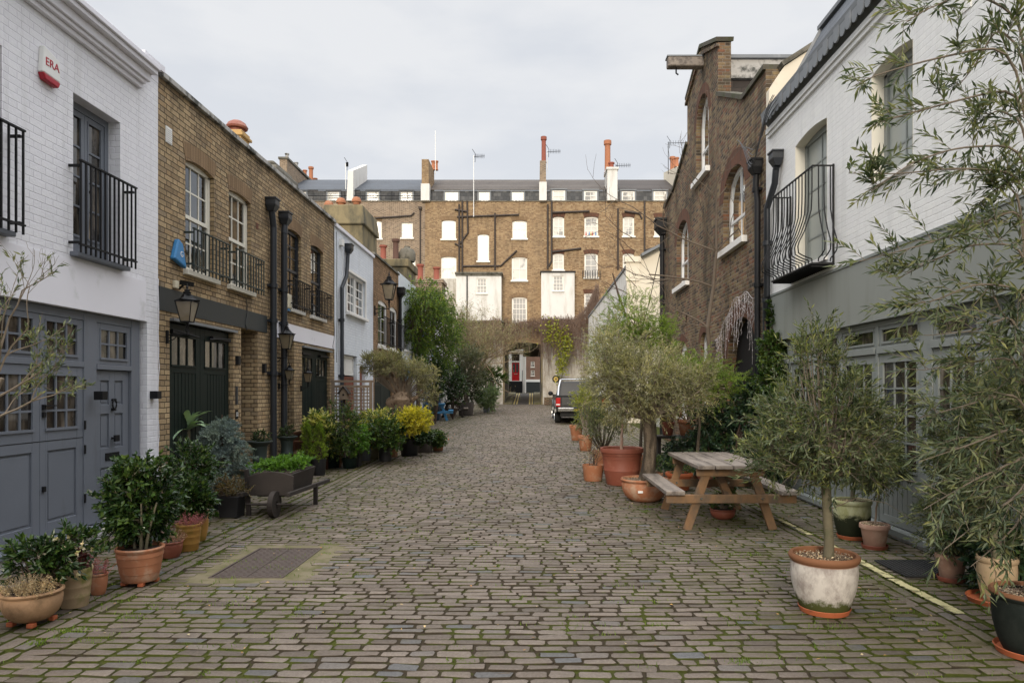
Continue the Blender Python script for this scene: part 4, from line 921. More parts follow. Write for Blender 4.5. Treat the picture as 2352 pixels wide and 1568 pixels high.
def mansard(t, x0, x1, slate, dorm, hung, blinds=True):
    m = MB(); m.bf(FF, x0 + .02, x1 - .02, ZT - .3, 16.28, -.6, -.30); m.build('mansard_wall', hung, t)
    m = MB(); m.hexa([(x0 + .02, DY + .22, 16.285), (x1 - .02, DY + .22, 16.285), (x1 - .02, DY + 4.2, 18.2), (x0 + .02, DY + 4.2, 18.2), (x0 + .02, DY + .22, 16.36), (x1 - .02, DY + .22, 16.36), (x1 - .02, DY + 4.2, 18.28), (x0 + .02, DY + 4.2, 18.28)]); m.build('mansard_roof', slate, t)
    m = MB(); m.bf(FF, x0, x1, ZT + .002, ZT + .07, -.25, .05); m.build('parapet_coping', m_cement, t)
    for o in dorm:
        m = MB(); e = .12
        m.bf(FF, o[0] - e, o[0], o[2] - .1, o[3] + .05, -.5, -.22); m.bf(FF, o[1], o[1] + e, o[2] - .1, o[3] + .05, -.5, -.22); m.bf(FF, o[0] - e - .03, o[1] + e + .03, o[3] + .052, o[3] + .14, -.6, -.17)
        d = m.build('dormer', m_leadg, t)
        Fd = lambda u, z, dd: FF(u, z, dd - .20)
        window(d, Fd, o, d=-.02, nc=2, nr=(1, 1), mat=m_warmw, glass=m_glassf, fw=.08, mw=.03, sill=False)
def terrace():
    # T0 and T1 (left, mostly hidden)
    o0 = []
    t = house('terrace_house', 'leftmost brown terrace house with blue slate mansard peeping over the stacks', FF, -22, fx(809) - .003, 0, ZT, o0, m_far1, 'terraced house', D=9, roofm=m_leadg)
    mansard(t, -22, fx(809), m_slate, [wz1(515, 655, 625, 752, 0), wz1(200, 655, 305, 752, 0)], m_slateh)
    o1 = [wz1(905, 935, 1040, 1105), wz1(1228, 955, 1338, 1098, .0), wz1(1255, 1280, 1362, 1415)]
    o1[0:0] = []
    x0, x1 = fx(809), fx(976)
    t = house('terrace_house', 'sooty brown terrace house with blue slate roof and two small dormers', FF, x0 + .003, x1 - .003, 0, ZT, o1, m_far1, 'terraced house', D=9)
    for o in o1: farwin(t, o)
    mansard(t, x0, x1, m_slate, [wz1(895, 655, 1003, 752, 0), wz1(1217, 655, 1328, 752, 0)], m_slateh)
    g = MB()
    for z in (16.0, 16.35): g.tube([FF(x0 - 4, z - .2, .05), FF(x1 - .2, z - .2, .05)], .03, 5)
    for i in range(9): g.tube([FF(x0 - 4 + i*1.15, ZT, .05), FF(x0 - 4 + i*1.15, 16.15, .05)], .022, 5)
    g.build('roof_railing', m_black, t)
    for o in (o1[0], o1[2]):
        s = MB(); soldier(s, FF, o, .3); s.build('window_arch', m_soldS, t)
    pipe(t, FF, fx(627.2 + 1410*.24), fz(615), fz(480), .05, .08, m_pipef, hopper=(fx(627.2 + 1410*.24), fz(484), .22))
    pipe(t, FF, 0, 0, 0, .06, .09, m_pipef, path=[FFu(840, 503), FFu(905, 499), FFu(945, 496), FFu(952, 489)])
    # T2 with the archway
    x0, x1 = fx(976), fx(1247)
    w2 = [wz1(1613, 930, 1750, 1110), wz1(1608, 1280, 1755, 1500), wz2(127, 1065, 238, 1320), wz2(460, 935, 600, 1105), wz2(455, 1285, 602, 1505), wz3(1240, 360, 1385, 630, .08)]
    arch = (-2.10, .57, -.2, 4.93, .16)
    t = thing('terrace_house', 'ochre brick terrace house above the archway with old brown slate roof', 'terraced house', FF((x0 + x1)/2, 0, 0))
    m = MB(); wallmesh(m, FF, x0 + .003, x1 - .003, -.2, ZT, w2 + [arch], .14)
    FB = lambda u, z, d: (u, DY + 8.5 + d, z); wallmesh(m, FB, x0 + .003, x1 - .003, -.2, ZT, [arch], .3)
    for u in (x0 + .003, x1 - .003): m.quad(FF(u, -.2, 0), FF(u, -.2, -8.5), FF(u, ZT, -8.5), FF(u, ZT, 0))
    m.build('wall', m_far3, t)
    m = MB(); m.bf(FF, x0 + .01, x1 - .01, ZT - .2, ZT - .1, -8.4, -.01); m.build('roof', m_leadg, t)
    for i, o in enumerate(w2):
        w = farwin(t, o, nc=(4 if i == 5 else 2), nr=((1, 1) if i in (1, 4) else (2, 3) if i == 5 else (2, 2) if i in (0, 3) else (4,)), gl=m_glassg if i == 5 else m_glassf)
        s = MB(); soldier(s, FF, o, .3); s.build('window_arch', m_soldS, t)
    mansard(t, x0, x1, m_slateo, [wz1(1645, 655, 1768, 748, 0), wz1(1970, 655, 2070, 748, 0), wz2(458, 655, 568, 748, 0)], m_slateh)
    m = MB(); wallm = m_slab
    a0, a1 = arch[0], arch[1]
    for u in (a0, a1):
        s = -1 if u == a0 else 1; m.box((min(u, u + s*.2), DY + .15, -.2), (max(u, u + s*.2), DY + 8.4, 5.3))
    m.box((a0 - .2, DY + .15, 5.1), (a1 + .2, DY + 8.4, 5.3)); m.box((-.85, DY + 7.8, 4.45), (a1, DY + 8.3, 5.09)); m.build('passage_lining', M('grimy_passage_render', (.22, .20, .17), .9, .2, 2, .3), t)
    s = MB(); s.bf(FF, a0 - .25, a1 + .12, 5.12, 5.45, -.02, .03); s.build('arch_lintel', m_soldS, t)
    for v, a in ((1157, a0), (1245, a1)):
        q = MB(); q.bf(FF, a - .08 if v == 1157 else a, a if v == 1157 else a + .14, .5, 5.1, -.02, .06); q.build('arch_jamb', m_olivest, t)
    for pa in ([FFu(1055, 470), FFu(1055, 625)], [FFu(1062, 462), FFu(1062, 625)], [FFu(1073, 462), FFu(1075, 535), FFu(1057, 560)], [FFu(1050, 499), FFu(1192, 494), FFu(1192, 462)], [FFu(1137, 620), FFu(1137, 490)], [FFu(1062, 612), FFu(1150, 611), FFu(1187, 576)], [FFu(1045, 482), FFu(1075, 487)], [FFu(1045, 560), FFu(1062, 568)]):
        pipe(t, FF, 0, 0, 0, .065, .10, m_pipef, path=pa)
    m = MB(); m.bf(FF, x0 + .05, -5.56, -.1, fz(641), -.02, .25); m.bf(FF, -5.56, a0 - .12, -.1, 6.55, -.02, .12); m.build('painted_lower_wall', m_farwb, t)
    b = thing('rear_extension', 'square cream rendered extension with dark eaves left of the tall window', 'extension', FF(-4, 6.6, .5))
    ow = wz3(902, 180, 1002, 325); FE = lambda u, z, d: (u*49/50, DY - 1 - d, H0 + (z - H0)*49/50)
    m = MB(); wallmesh(m, FE, -5.65, -2.35, 6.7, 10.1, [ow], .1)
    for u in (-5.65, -2.35): m.quad(FE(u, 6.7, 0), FE(u, 6.7, -1), FE(u, 10.1, -1), FE(u, 10.1, 0))
    m.quad(FE(-5.65, 6.7, 0), FE(-2.35, 6.7, 0), FE(-2.35, 6.7, -1), FE(-5.65, 6.7, -1)); m.build('wall', m_render, b)
    window(b, FE, ow, d=-.05, nc=3, nr=(2, 2), mat=m_warmw, glass=m_glassg, fw=.06, mw=.03, sd=.1)
    m = MB(); m.bf(FE, -5.75, -2.25, 10.1, 10.22, -1, .12); m.bf(FE, -5.7, -2.3, 9.95, 10.1, -.9, .05); m.build('eaves', m_cement, b)
    pipe(b, FE, -4.85, 6.7, 9.95, .045, .06, m_black)
    m = MB(); m.bf(FE, -5.7, -2.2, 6.58, 6.7, -1, .08); m.build('ledge', m_cement, b)
    # T3
    x0, x1 = fx(1247), fx(1409)
    w3 = [wz2(848, 898, 957, 1085), wz2(1150, 898, 1282, 1083), wz2(848, 1250, 955, 1408), wz2(1150, 1250, 1280, 1478), wz3(1932, 325, 2065, 560)]
    t = house('terrace_house', 'tan brick terrace house with bottles on one window ledge beside the arch', FF, x0 + .003, x1 - .003, -.2, ZT, w3, m_far2, 'terraced house', D=9)
    for i, o in enumerate(w3): farwin(t, o, nc=2, nr=(2, 2) if i != 4 else (3, 3), gl=m_glassg if i in (3, 4) else m_glassf); s = MB(); soldier(s, FF, o, .3); s.build('window_arch', m_soldR, t)
    mansard(t, x0, x1, m_slateo, [wz2(845, 640, 967, 742, 0), wz2(1150, 645, 1273, 742, 0)], m_slateh)
    for pa in ([FFu(1258, 470), FFu(1258, 618)], [FFu(1267, 462), FFu(1267, 600), FFu(1260, 612)], [FFu(1269, 489), FFu(1354, 486)], [FFu(1269, 579), FFu(1335, 571)]):
        pipe(t, FF, 0, 0, 0, .07, .10, m_pipef, path=pa)
    rail(t, FF, w3[3][0] - .15, w3[3][1] + .15, w3[3][2] - .1, w3[3][2] + .45, 8, d=.25, r=.03)
    m = MB(); m.bf(FF, a1 + .12, x1 - .1, -.1, 6.55, -.02, .12); m.build('painted_lower_wall', m_farwb, t)
    tb = []; rg = np.random.default_rng(3)
    for i in range(7):
        c = [(.6, .1, .08), (.75, .75, .7), (.1, .25, .5), (.7, .5, .1)][i % 4]
        q = thing('bottle', ['tiny red bottle', 'tiny white bottle', 'tiny blue bottle', 'tiny amber bottle'][i % 4] + ' in the row on the far open window ledge', 'bottle', FF(w3[1][0] + .12 + i*.12, w3[1][2], .1), 'bottles on the far window ledge')
        m = MB(); m.lathe([(0, w3[1][2]), (.04, w3[1][2]), (.04, w3[1][2] + .2), (.015, w3[1][2] + .26), (.015, w3[1][2] + .33), (0, w3[1][2] + .33)], FF(w3[1][0] + .12 + i*.12 + (0), 0, .02), 8); m.build('body', M('bottle_plastic', c, .4, .05), q)
    b = thing('rear_extension', 'bright white rendered box with small sash window right of the tall window', 'extension', FF(1.7, 6.6, .5))
    ow = wz3(1632, 157, 1735, 302)
    m = MB(); wallmesh(m, FE, .58, 3.02, 6.8, 10.2, [ow], .1)
    for u in (.58, 3.02): m.quad(FE(u, 6.8, 0), FE(u, 6.8, -1), FE(u, 10.2, -1), FE(u, 10.2, 0))
    m.quad(FE(.58, 6.8, 0), FE(3.02, 6.8, 0), FE(3.02, 6.8, -1), FE(.58, 6.8, -1)); m.build('wall', m_render, b)
    window(b, FE, ow, d=-.05, nc=3, nr=(2, 2), mat=m_warmw, glass=m_glassg, fw=.06, mw=.03, sd=.1)
    m = MB(); m.bf(FE, .5, 3.1, 10.2, 10.3, -1, .1); m.build('eaves', m_black, b)
    # T4
    x0, x1 = fx(1409), 14.0
    w4 = [wz2(1518, 898, 1628, 1083), wz2(1820, 900, 1928, 1083), wz2(1518, 1250, 1625, 1420)]
    t = house('terrace_house', 'right-hand brick terrace house under a purple-grey slate mansard', FF, x0 + .003, x1, -.2, ZT, w4, m_far2, 'terraced house', D=9)
    for o in w4: farwin(t, o); s = MB(); soldier(s, FF, o, .3); s.build('window_arch', m_soldR, t)
    mansard(t, x0, x1, m_slateb, [wz2(1512, 648, 1635, 742, 0), wz2(1818, 648, 1940, 742, 0)], m_slateh)
    for pa in ([FFu(1419, 620), FFu(1419, 480)], [FFu(1480, 590), FFu(1480, 462)], [FFu(1434, 486), FFu(1468, 491), FFu(1474, 503)], [FFu(1482, 575), FFu(1510, 568)]):
        pipe(t, FF, 0, 0, 0, .07, .10, m_pipef, path=pa)
def FFu(x, y): return (fx(x), fz(y), .10)
terrace()
def stacks():
    def st(label, x0, x1, y0, y1, z0, z1, mat, base=None, pots=(), slope=0, cap=None):
        t = thing('chimney', label, 'chimney', ((x0 + x1)/2, y0, z0))
        m = MB(); m.hexa([(x0, y0, z0), (x1, y0, z0), (x1, y1, z0), (x0, y1, z0), (x0, y0, z1), (x1, y0, z1), (x1, y1, z1 + slope), (x0, y1, z1 + slope)]); m.build('stack', mat, t)
        if base: m = MB(); m.box((x0 - .05, y0 - .06, z0 - .02), (x1 + .05, y0 + .5, base)); m.build('rendered_base', m_render, t)
        if cap: m = MB(); m.box((x0 - .08, y0 - .08, z1), (x1 + .08, y1 + .08, z1 + .15)); m.build('cap', cap, t)
        for (x, y, h, r, mm) in pots:
            m = MB(); pot_c(m, x, y, z1 + max(0, slope)*(y - y0)/(y1 - y0) + (.14 if cap else 0), r, h); m.build('chimney_pot', mm, t, smooth=True)
    def xz(x, y, D): return ((x - 1225)*D/F, H0 + (897 - y)*D/F)
    # white party wall upstand
    t = thing('party_wall', 'stepped bright white upstand between the two blue slate roofs', 'party wall', (-13.4, 49.8, 15.4))
    m = MB(); a, b = fx(798), fx(813)
    m.add([(a, 49.75, ZT), (b, 49.75, ZT), (b, 49.9, 17.4), (a + .25, 49.9, 17.4), (b, 50.0, 17.75), (a + .2, 50.0, 17.75)], [[0, 1, 2, 3], [3, 2, 4, 5]])
    m.hexa([(a, 49.75, ZT), (b, 49.75, ZT), (b, 54, 18.2), (a, 54, 18.2), (a + .1, 49.8, 17.6), (b, 49.8, 17.6), (b, 54.0, 19.4), (a + .1, 54.0, 19.4)]); m.build('upstand', m_render, t)
    st('brown brick stack with white foot between blue and brown slate roofs', fx(970), fx(986), 49.7, 52.5, 15.4, fz(369), m_far3, fz(425), [(fx(985), 52.2, .7, .16, m_pot1), (fx(992), 52.2, .7, .16, m_pot1)])
    st('narrow dark brick stack with one square brick pot in the middle of the roofs', fx(1240), fx(1254), 49.7, 52.5, 15.4, fz(372), m_far1, fz(421), [(fx(1249), 50.2, 1.9, .2, m_pot2)], slope=-.8)
    st('white rendered stack carrying the tallest orange chimney pot', fx(1394), fx(1417), 49.7, 51.5, 15.4, fz(392), m_render, None, [(fx(1399), 51, 2.4, .26, m_pot1), (fx(1407), 50.8, .7, .22, m_pot2)], cap=m_render)
    st('long brick stack with a row of pots beyond the white-capped chimney', -18.7, -18.15, 50.3, 58, 15.4, 18.6, m_far1, None, [(-18.4, 51, .5, .15, m_coping), (-18.4, 53, .5, .15, m_coping), (-18.4, 55, .55, .17, m_pot1), (-18.4, 56.5, 1.3, .2, m_pot1), (-18.4, 57.6, .7, .18, m_pot1)], slope=-.2, cap=m_cement)
    st('cream rendered stack with three orange pots half hidden by the gabled house', 10.5, 11.2, 49.8, 55, 15.4, 17.9, m_cream, None, [(10.6, 50.5, .7, .18, m_pot1), (10.85, 52.5, .9, .2, m_pot1), (11.1, 54.5, 1.2, .22, m_pot1)], slope=1.2)
    def aerial(label, x, y0, y1, D, yag=(1, .5)):
        X, Z0 = xz(x, y0, D); _, Z1 = xz(x, y1, D); t = thing('tv_aerial', label, 'aerial', (X, D, Z0), 'television aerials over the far roofs')
        m = MB(); m.tube([(X, D, Z0), (X, D, Z1)], .028, 5); m.build('mast', m_whp if yag[0] > 0 else m_black, t)
        if yag[1]:
            m = MB(); L = yag[1]; m.tube([(X, D, Z1 - .1), (X + L, D, Z1 - .05)], .02, 4)
            for i in range(8): m.tube([(X + L*(i + 1)/8.5, D, Z1 - .22), (X + L*(i + 1)/8.5, D, Z1 + .1)], .012, 4)
            m.tube([(X - .1, D, Z1 + .45), (X + .12, D, Z1 + .1), (X + .1, D, Z1 - .5)], .018, 4); m.build('antenna', m_black, t)
    aerial('tall white mast with a comb aerial left of the centre', 1088, 498, 357, 49.6, (1, .8))
    aerial('bare thin pole rising highest behind the brown brick stack', 1000, 400, 300, 52, (1, 0))
    aerial('short white pole with a small head over the blue slate roof', 794, 435, 376, 49.8, (1, .2))
    aerial('dark comb aerial beside the narrow dark stack', 1257, 392, 346, 51, (1, 1.0))
    aerial('low dark comb aerial beside the tallest orange pot', 1415, 395, 378, 51, (-1, 1.1))
    aerial('dark comb aerial leaning near the gabled brown house', 1535, 400, 326, 52, (-1, 1.6))
    m = MB()
    for a in ((.0, 1.1), (1.3, .7)): pass
stacks()
def beyond():
    F2 = lambda u, z, d: (u*75/62, 75 - d, H0 + (z - H0)*75/62)
    do = (-1.95, -1.26, 2.46, 4.85, 0)
    t = house('portico_house', 'white stucco house with a red front door seen through the archway', F2, -6.0, -.72, 1.0, 12, [do], m_render, D=7)
    leafdoor(t, F2, -1.95, -1.26, 2.46, 4.12, -.06, m_red, 'front_door', panels=[(-1.87, -1.64, 3.2, 4.0), (-1.57, -1.34, 3.2, 4.0)])
    dr = bpy.data.objects[[o.name for o in t.children if o.name.startswith('front_door')][0]]
    for a in (-1.86, -1.56):
        g = MB(); g.bf(F2, a, a + .21, 3.22, 3.98, -.078, -.055); g.build('pane', m_dgrey, dr)
    g = MB(); g.bf(F2, -1.76, -1.45, 3.02, 3.09, -.058, -.03); g.build('letterbox', m_chrome, dr)
    g = MB(); g.bf(F2, -1.95, -1.26, 4.12, 4.24, -.08, .02); g.build('door_transom', m_white, t); g = MB(); g.bf(F2, -1.9, -1.3, 4.26, 4.8, -.08, -.07); g.build('fanlight', m_dglass, t)
    for a in (-2.25, -1.24): g = MB(); g.bf(F2, a, a + .26, 2.4, 4.9, -.01, .12); g.build('pilaster', m_white, t)
    g = MB(); g.bf(F2, -2.4, -.85, 5.0, 5.2, -.01, .25); g.bf(F2, -2.45, -.8, 5.2, 5.3, -.01, .35); g.build('door_hood', m_white, t)
    g = MB()
    for i in range(7): g.bf(F2, -2.3, -.98, 1.2, 1.42 + i*.165, 0, 2.0 - i*.28)
    g.build('steps', m_black, t)
    for a in (-2.32, -.98): g = MB(); g.tube([F2(a, 1.2, 2), F2(a, 2.5, 2), F2(a, 3.4, .1)], .03, 6); g.tube([F2(a, 1.4, 1), F2(a, 2.9, 1)], .02, 5); g.build('handrail', m_black, t)
    F3 = lambda u, z, d: (u*95/82, 95 - d, H0 + (z - H0)*95/82); ws = [(-.30, .15, fy(843, 82), fy(829.8, 82), 0), (-.30, .15, fy(863, 82), fy(850, 82), 0)]
    t = house('pink_brick_house', 'pinkish brick house with white sash windows far beyond the archway', F3, -4, 9, .5, 15, ws, m_pinkb, D=6)
    for o in ws: window(t, F3, o, d=-.05, nc=2, nr=(2, 2), mat=m_warmw, glass=m_dglass, fw=.06, mw=.03)
    g = MB(); g.bf(F3, -4, 9, 2.6, 2.9, -.01, .1); g.build('string_course', m_white, t); g = MB(); g.bf(F3, -1, 2.2, 1.0, 2.6, -.01, .06); g.build('basement_wall', m_charc, t)
    # passage surface
    ys = np.linspace(49.88, 61, 30); m = MB()
    for a, b in zip(ys, ys[1:]): m.quad((-1.55, a, gzf(a) + .015), (.05, a, gzf(a) + .015), (.05, b, gzf(b) + .015), (-1.55, b, gzf(b) + .015))
    kind(m.build('passage_road', m_asph))
    m = MB()
    for x0, x1 in ((-2.1, -1.55), (.05, .57)):
        for a, b in zip(ys, ys[1:]): m.quad((x0, a, gzf(a) + .10), (x1, a, gzf(a) + .10), (x1, b, gzf(b) + .10), (x0, b, gzf(b) + .10)); 
        x = x1 if x0 < -1 else x0
        for a, b in zip(ys, ys[1:]): m.quad((x, a, gzf(a)), (x, b, gzf(b)), (x, b, gzf(b) + .10), (x, a, gzf(a) + .10))
        m.quad((x0, ys[0], gzf(ys[0]) - .05), (x1, ys[0], gzf(ys[0]) - .05), (x1, ys[0], gzf(ys[0]) + .1), (x0, ys[0], gzf(ys[0]) + .1))
    kind(m.build('pavement', m_slab))
    m = MB()
    for x in (-1.42, -1.22, -.28, -.08):
        for a, b in zip(ys[:26], ys[1:]): m.quad((x - .05, a, gzf(a) + .02), (x + .05, a, gzf(a) + .02), (x + .05, b, gzf(b) + .02), (x - .05, b, gzf(b) + .02))
    m.quad((-.3, 49.6, gzf(49.6) + .02), (.5, 49.6, gzf(49.6) + .02), (.5, 49.85, gzf(49.85) + .02), (-.3, 49.85, gzf(49.85) + .02))
    kind(m.build('double_yellow_lines', m_ylinef))
def fy(y, D): return H0 + (897 - y)*D/F
beyond()
# ---------------------------------------------------------------- right row
def house_r1():
    y1 = 11.15
    A = (8.83, 9.90, 3.30, 5.08, .06); B = (6.83, 7.67, 3.86, 5.07, .06); C = (2.6, 3.5, 3.6, 5.0, .06)
    t = house('white_brick_house', 'white painted brick house with sage grey ground floor and bellied iron balcony', FR, .5, y1 - .003, -.05, 5.74, [A, B, C, (1.2, 10.75, .04, 2.33, 0)], m_wbrickR, dep=.18, roofz=5.7)
    for k, o in enumerate((A, B, C)):
        window(t, FR, o, d=-.14, nc=2, nr=(4,) if k else (5,), mat=m_sage, fw=.07, mw=.022, sill=False, glass=m_glassR)
        v = MB(); pl = [(o[0], o[2])] + arcpts(o) + [(o[1], o[2])]
        for p, q in zip(pl, pl[1:]):
            c0 = ((o[0] + o[1])/2, (o[2] + o[3])/2); f = lambda a: (a[0] + (.004 if a[0] < c0[0] else -.004), a[1] - (.004 if a[1] > c0[1] else 0)); v.quad(FR(*f(p), .002), FR(*f(q), .002), FR(*f(q), -.139), FR(*f(p), -.139))
        v.build('plastered_reveal', m_cream_p, t)
        s = MB(); s.bf(FR, o[0] - .02, o[1] + .02, o[2] - .06, o[2] - .002, -.16, .04); s.build('sill', m_white, t, bevel=.006)
    f = MB(); f.bf(FR, .5, 10.98, 2.335, 3.04, -.02, .02); f.build('fascia', m_sagef, t); f = MB(); f.bf(FR, .5, 10.98, 3.042, 3.075, -.02, .032); f.bf(FR, .5, 10.9, 2.325, 2.334, -.1, .03); f.build('fascia_trim', m_sage, t)
    # scalloped roof edge
    m = MB(); y = .6; n = 0
    while y < 10.95:
        w = .155; pts = [(y + .003, 5.96), (y + w - .003, 5.96)] + [(y + w/2 + (w/2 - .004)*math.cos(a), 5.84 - .075*math.sin(a)) for a in np.linspace(0, math.pi, 7)]
        m.prism(pts, FR, .115, .128 + .006*(n % 2)); y += w; n += 1
    m.build('scalloped_edge', m_leadg, t)
    m = MB(); m.hexa([FR(.5, 5.93, .13), FR(11.0, 5.93, .13), FR(11.0, 5.70, -.05), FR(.5, 5.70, -.05), FR(.5, 5.99, .14), FR(11.0, 5.99, .14), FR(11.0, 6.05, -1.5), FR(.5, 6.05, -1.5)]); m.build('roof_edge', m_leadg, t)
    m = MB(); m.bf(FR, .5, 11.0, 5.60, 5.66, -.01, .035); m.bf(FR, .5, 11.0, 5.661, 5.74, -.01, .06); m.build('eaves_moulding', m_wbrickR, t, bevel=.006)
    m = MB(); m.hexa([FR(7.6, 5.95, .0), FR(10.5, 5.95, .0), FR(10.5, 5.95, -2.5), FR(7.6, 5.95, -2.5), FR(7.6, 7.05, -.60), FR(10.4, 7.05, -.60), FR(10.4, 7.05, -2.5), FR(7.6, 7.05, -2.5)]); m.build('slate_mansard', m_slate, t); m = MB(); m.beam(FR(10.5, 5.95, .0), FR(10.4, 7.08, -.60), .09, .05); m.beam(FR(7.6, 7.08, -.58), FR(10.44, 7.08, -.58), .08, .06); m.build('lead_roll', m_leadg, t)
    m = MB(); m.prism([(3.8, 5.7), (6.2, 5.7), (6.2, 7.9), (4.9, 7.35), (4.05, 6.78), (3.8, 6.4)], lambda u, z, d: (u, 11.0 + d, z), 0, .14); m.build('party_wall', m_cream, t)
    m = MB(); m.beam((4.0, 11.07, 6.80), (4.9, 11.07, 7.38), .22, .07); m.beam((4.9, 11.07, 7.39), (6.2, 11.07, 7.95), .22, .07); m.build('party_wall_coping', m_cement, t)
    v = MB(); v.bf(FR, 5.92, 6.14, 4.88, 5.16, -.01, .01)
    for i in range(6):
        for j in range(8): v.bf(FR, 5.94 + i*.032, 5.955 + i*.032, 4.90 + j*.031, 4.915 + j*.031, .0095, .012)
    v.build('air_vent', m_white, t)
    # ground floor joinery
    d = -.06; f = MB(); P = [(1.2, 1.35), (4.30, 4.45), (5.02, 5.22), (5.75, 5.87), (6.59, 6.78), (7.62, 7.68), (8.52, 8.60), (9.35, 9.41), (10.20, 10.28), (10.68, 10.75)]
    for a, b in P: f.bf(FR, a, b, .10, 2.32, d - .08, d + .012)
    f.bf(FR, 1.35, 10.68, 2.262, 2.32, d - .08, d + .010)
    for (a, b), (c, e) in zip(P, P[1:]): f.bf(FR, b, c, 1.96, 2.035, d - .08, d + .03)
    fr = f.build('door_frame', m_sage, t, bevel=.004)
    for i, ((a, b), (c, e)) in enumerate(zip(P, P[1:])):
        u0, u1 = b + .003, c - .003
        if i == 0: continue
        if u1 - u0 < .3 or i in (2,): 
            q = MB(); q.bf(FR, u0, u1, .10, 1.955, d - .07, d - .01); q.bf(FR, u0, u1, 2.04, 2.26, d - .07, d - .01); q.build('blank_panel', m_sage, t); continue
        leafdoor(fr, FR, u0, u1, 2.038, 2.26, d, m_sage, 'transom_light', win=(u0 + .06, u1 - .06, 2.085, 2.225), wins_n=(1, 1))
        leafdoor(t, FR, u0, u1, .11, 1.956, d, m_sage, 'glazed_door', win=(u0 + .085, u1 - .085, .72, 1.86), boards=(u0 + .085, u1 - .085, .2, .62), wins_n=(3, 4) if u1 - u0 > .6 else (2, 4))
    h = MB(); h.bf(FR, 6.60, 6.63, 1.14, 1.30, d + .013, d + .05); h.build('door_handle', m_chrome, t)
    h = MB(); h.tube([FR(5.80, 1.35, d + .06), FR(5.80, 1.75, d + .06)], .014, 8); h.build('pull_bar', m_chrome, t)
    h = MB(); h.bf(FR, 5.55, 5.68, 1.55, 1.80, d + .0, d + .05); h.build('entry_panel', m_dgrey, t)
    h = MB(); h.bf(FR, 1.2, 10.75, .042, .10, -.12, .05); h.build('threshold', m_sage, t)
    # bellied balcony
    b0, b1, zb, zt = 8.62, 10.06, 3.18, 4.39; m = MB()
    prof = [(.27, zt), (.27, 4.05), (.28, 3.82), (.36, 3.58), (.45, 3.40), (.44, 3.29), (.34, 3.24), (.27, 3.22), (.27, zb)]
    from math import sin
    def smooth(pr, n=22):
        a = np.array(pr); s = np.linspace(0, len(a) - 1, n); i = np.arange(len(a)); return [(np.interp(q, i, a[:, 0]), np.interp(q, i, a[:, 1])) for q in s]
    pr = smooth(prof)
    for i in range(14):
        u = b0 + .03 + (b1 - b0 - .06)*i/13; m.tube([FR(u, z, q) for q, z in pr], .008, 6)
    for uu, s in ((b0, -1), (b1, 1)):
        for k, q0 in enumerate((.05, .13, .20)):
            m.tube([FR(uu + s*max(0, (q - .27))*1.1, z, q0) for q, z in pr], .008, 6)
    for z in (zt, ):
        m.beam(FR(b0, z, .27), FR(b1, z, .27), .022, .016); m.beam(FR(b0, z, .0), FR(b0, z, .28), .022, .016); m.beam(FR(b1, z, 0), FR(b1, z, .28), .022, .016)
    for u in (b0, b1): m.beam(FR(u, zb - .02, .012), FR(u, zt + .02, .012), .02, .02, (1, 0, 0))
    bal = m.build('bellied_balcony', m_black, t)
    m = MB(); m.bf(FR, b0 - .01, b1 + .01, zb - .035, zb - .012, .0, .29)
    for i in range(24): u = b0 + .03 + (b1 - b0 - .06)*i/23; m.bf(FR, u - .006, u + .006, zb - .06, zb - .036, .01, .28)
    m.build('balcony_floor', m_black, bal)
    pipe(t, FR, 10.9, 2.2, 4.5, .05, .07, m_pipe, hopper=(10.45, 4.98, .20), collars=(3.9, 3.0), path=[(10.95, .2, .07), (10.95, 3.0, .07), (10.9, 3.05, .07), (10.9, 4.45, .07), (10.55, 4.75, .07), (10.5, 4.95, .07)])
house_r1()
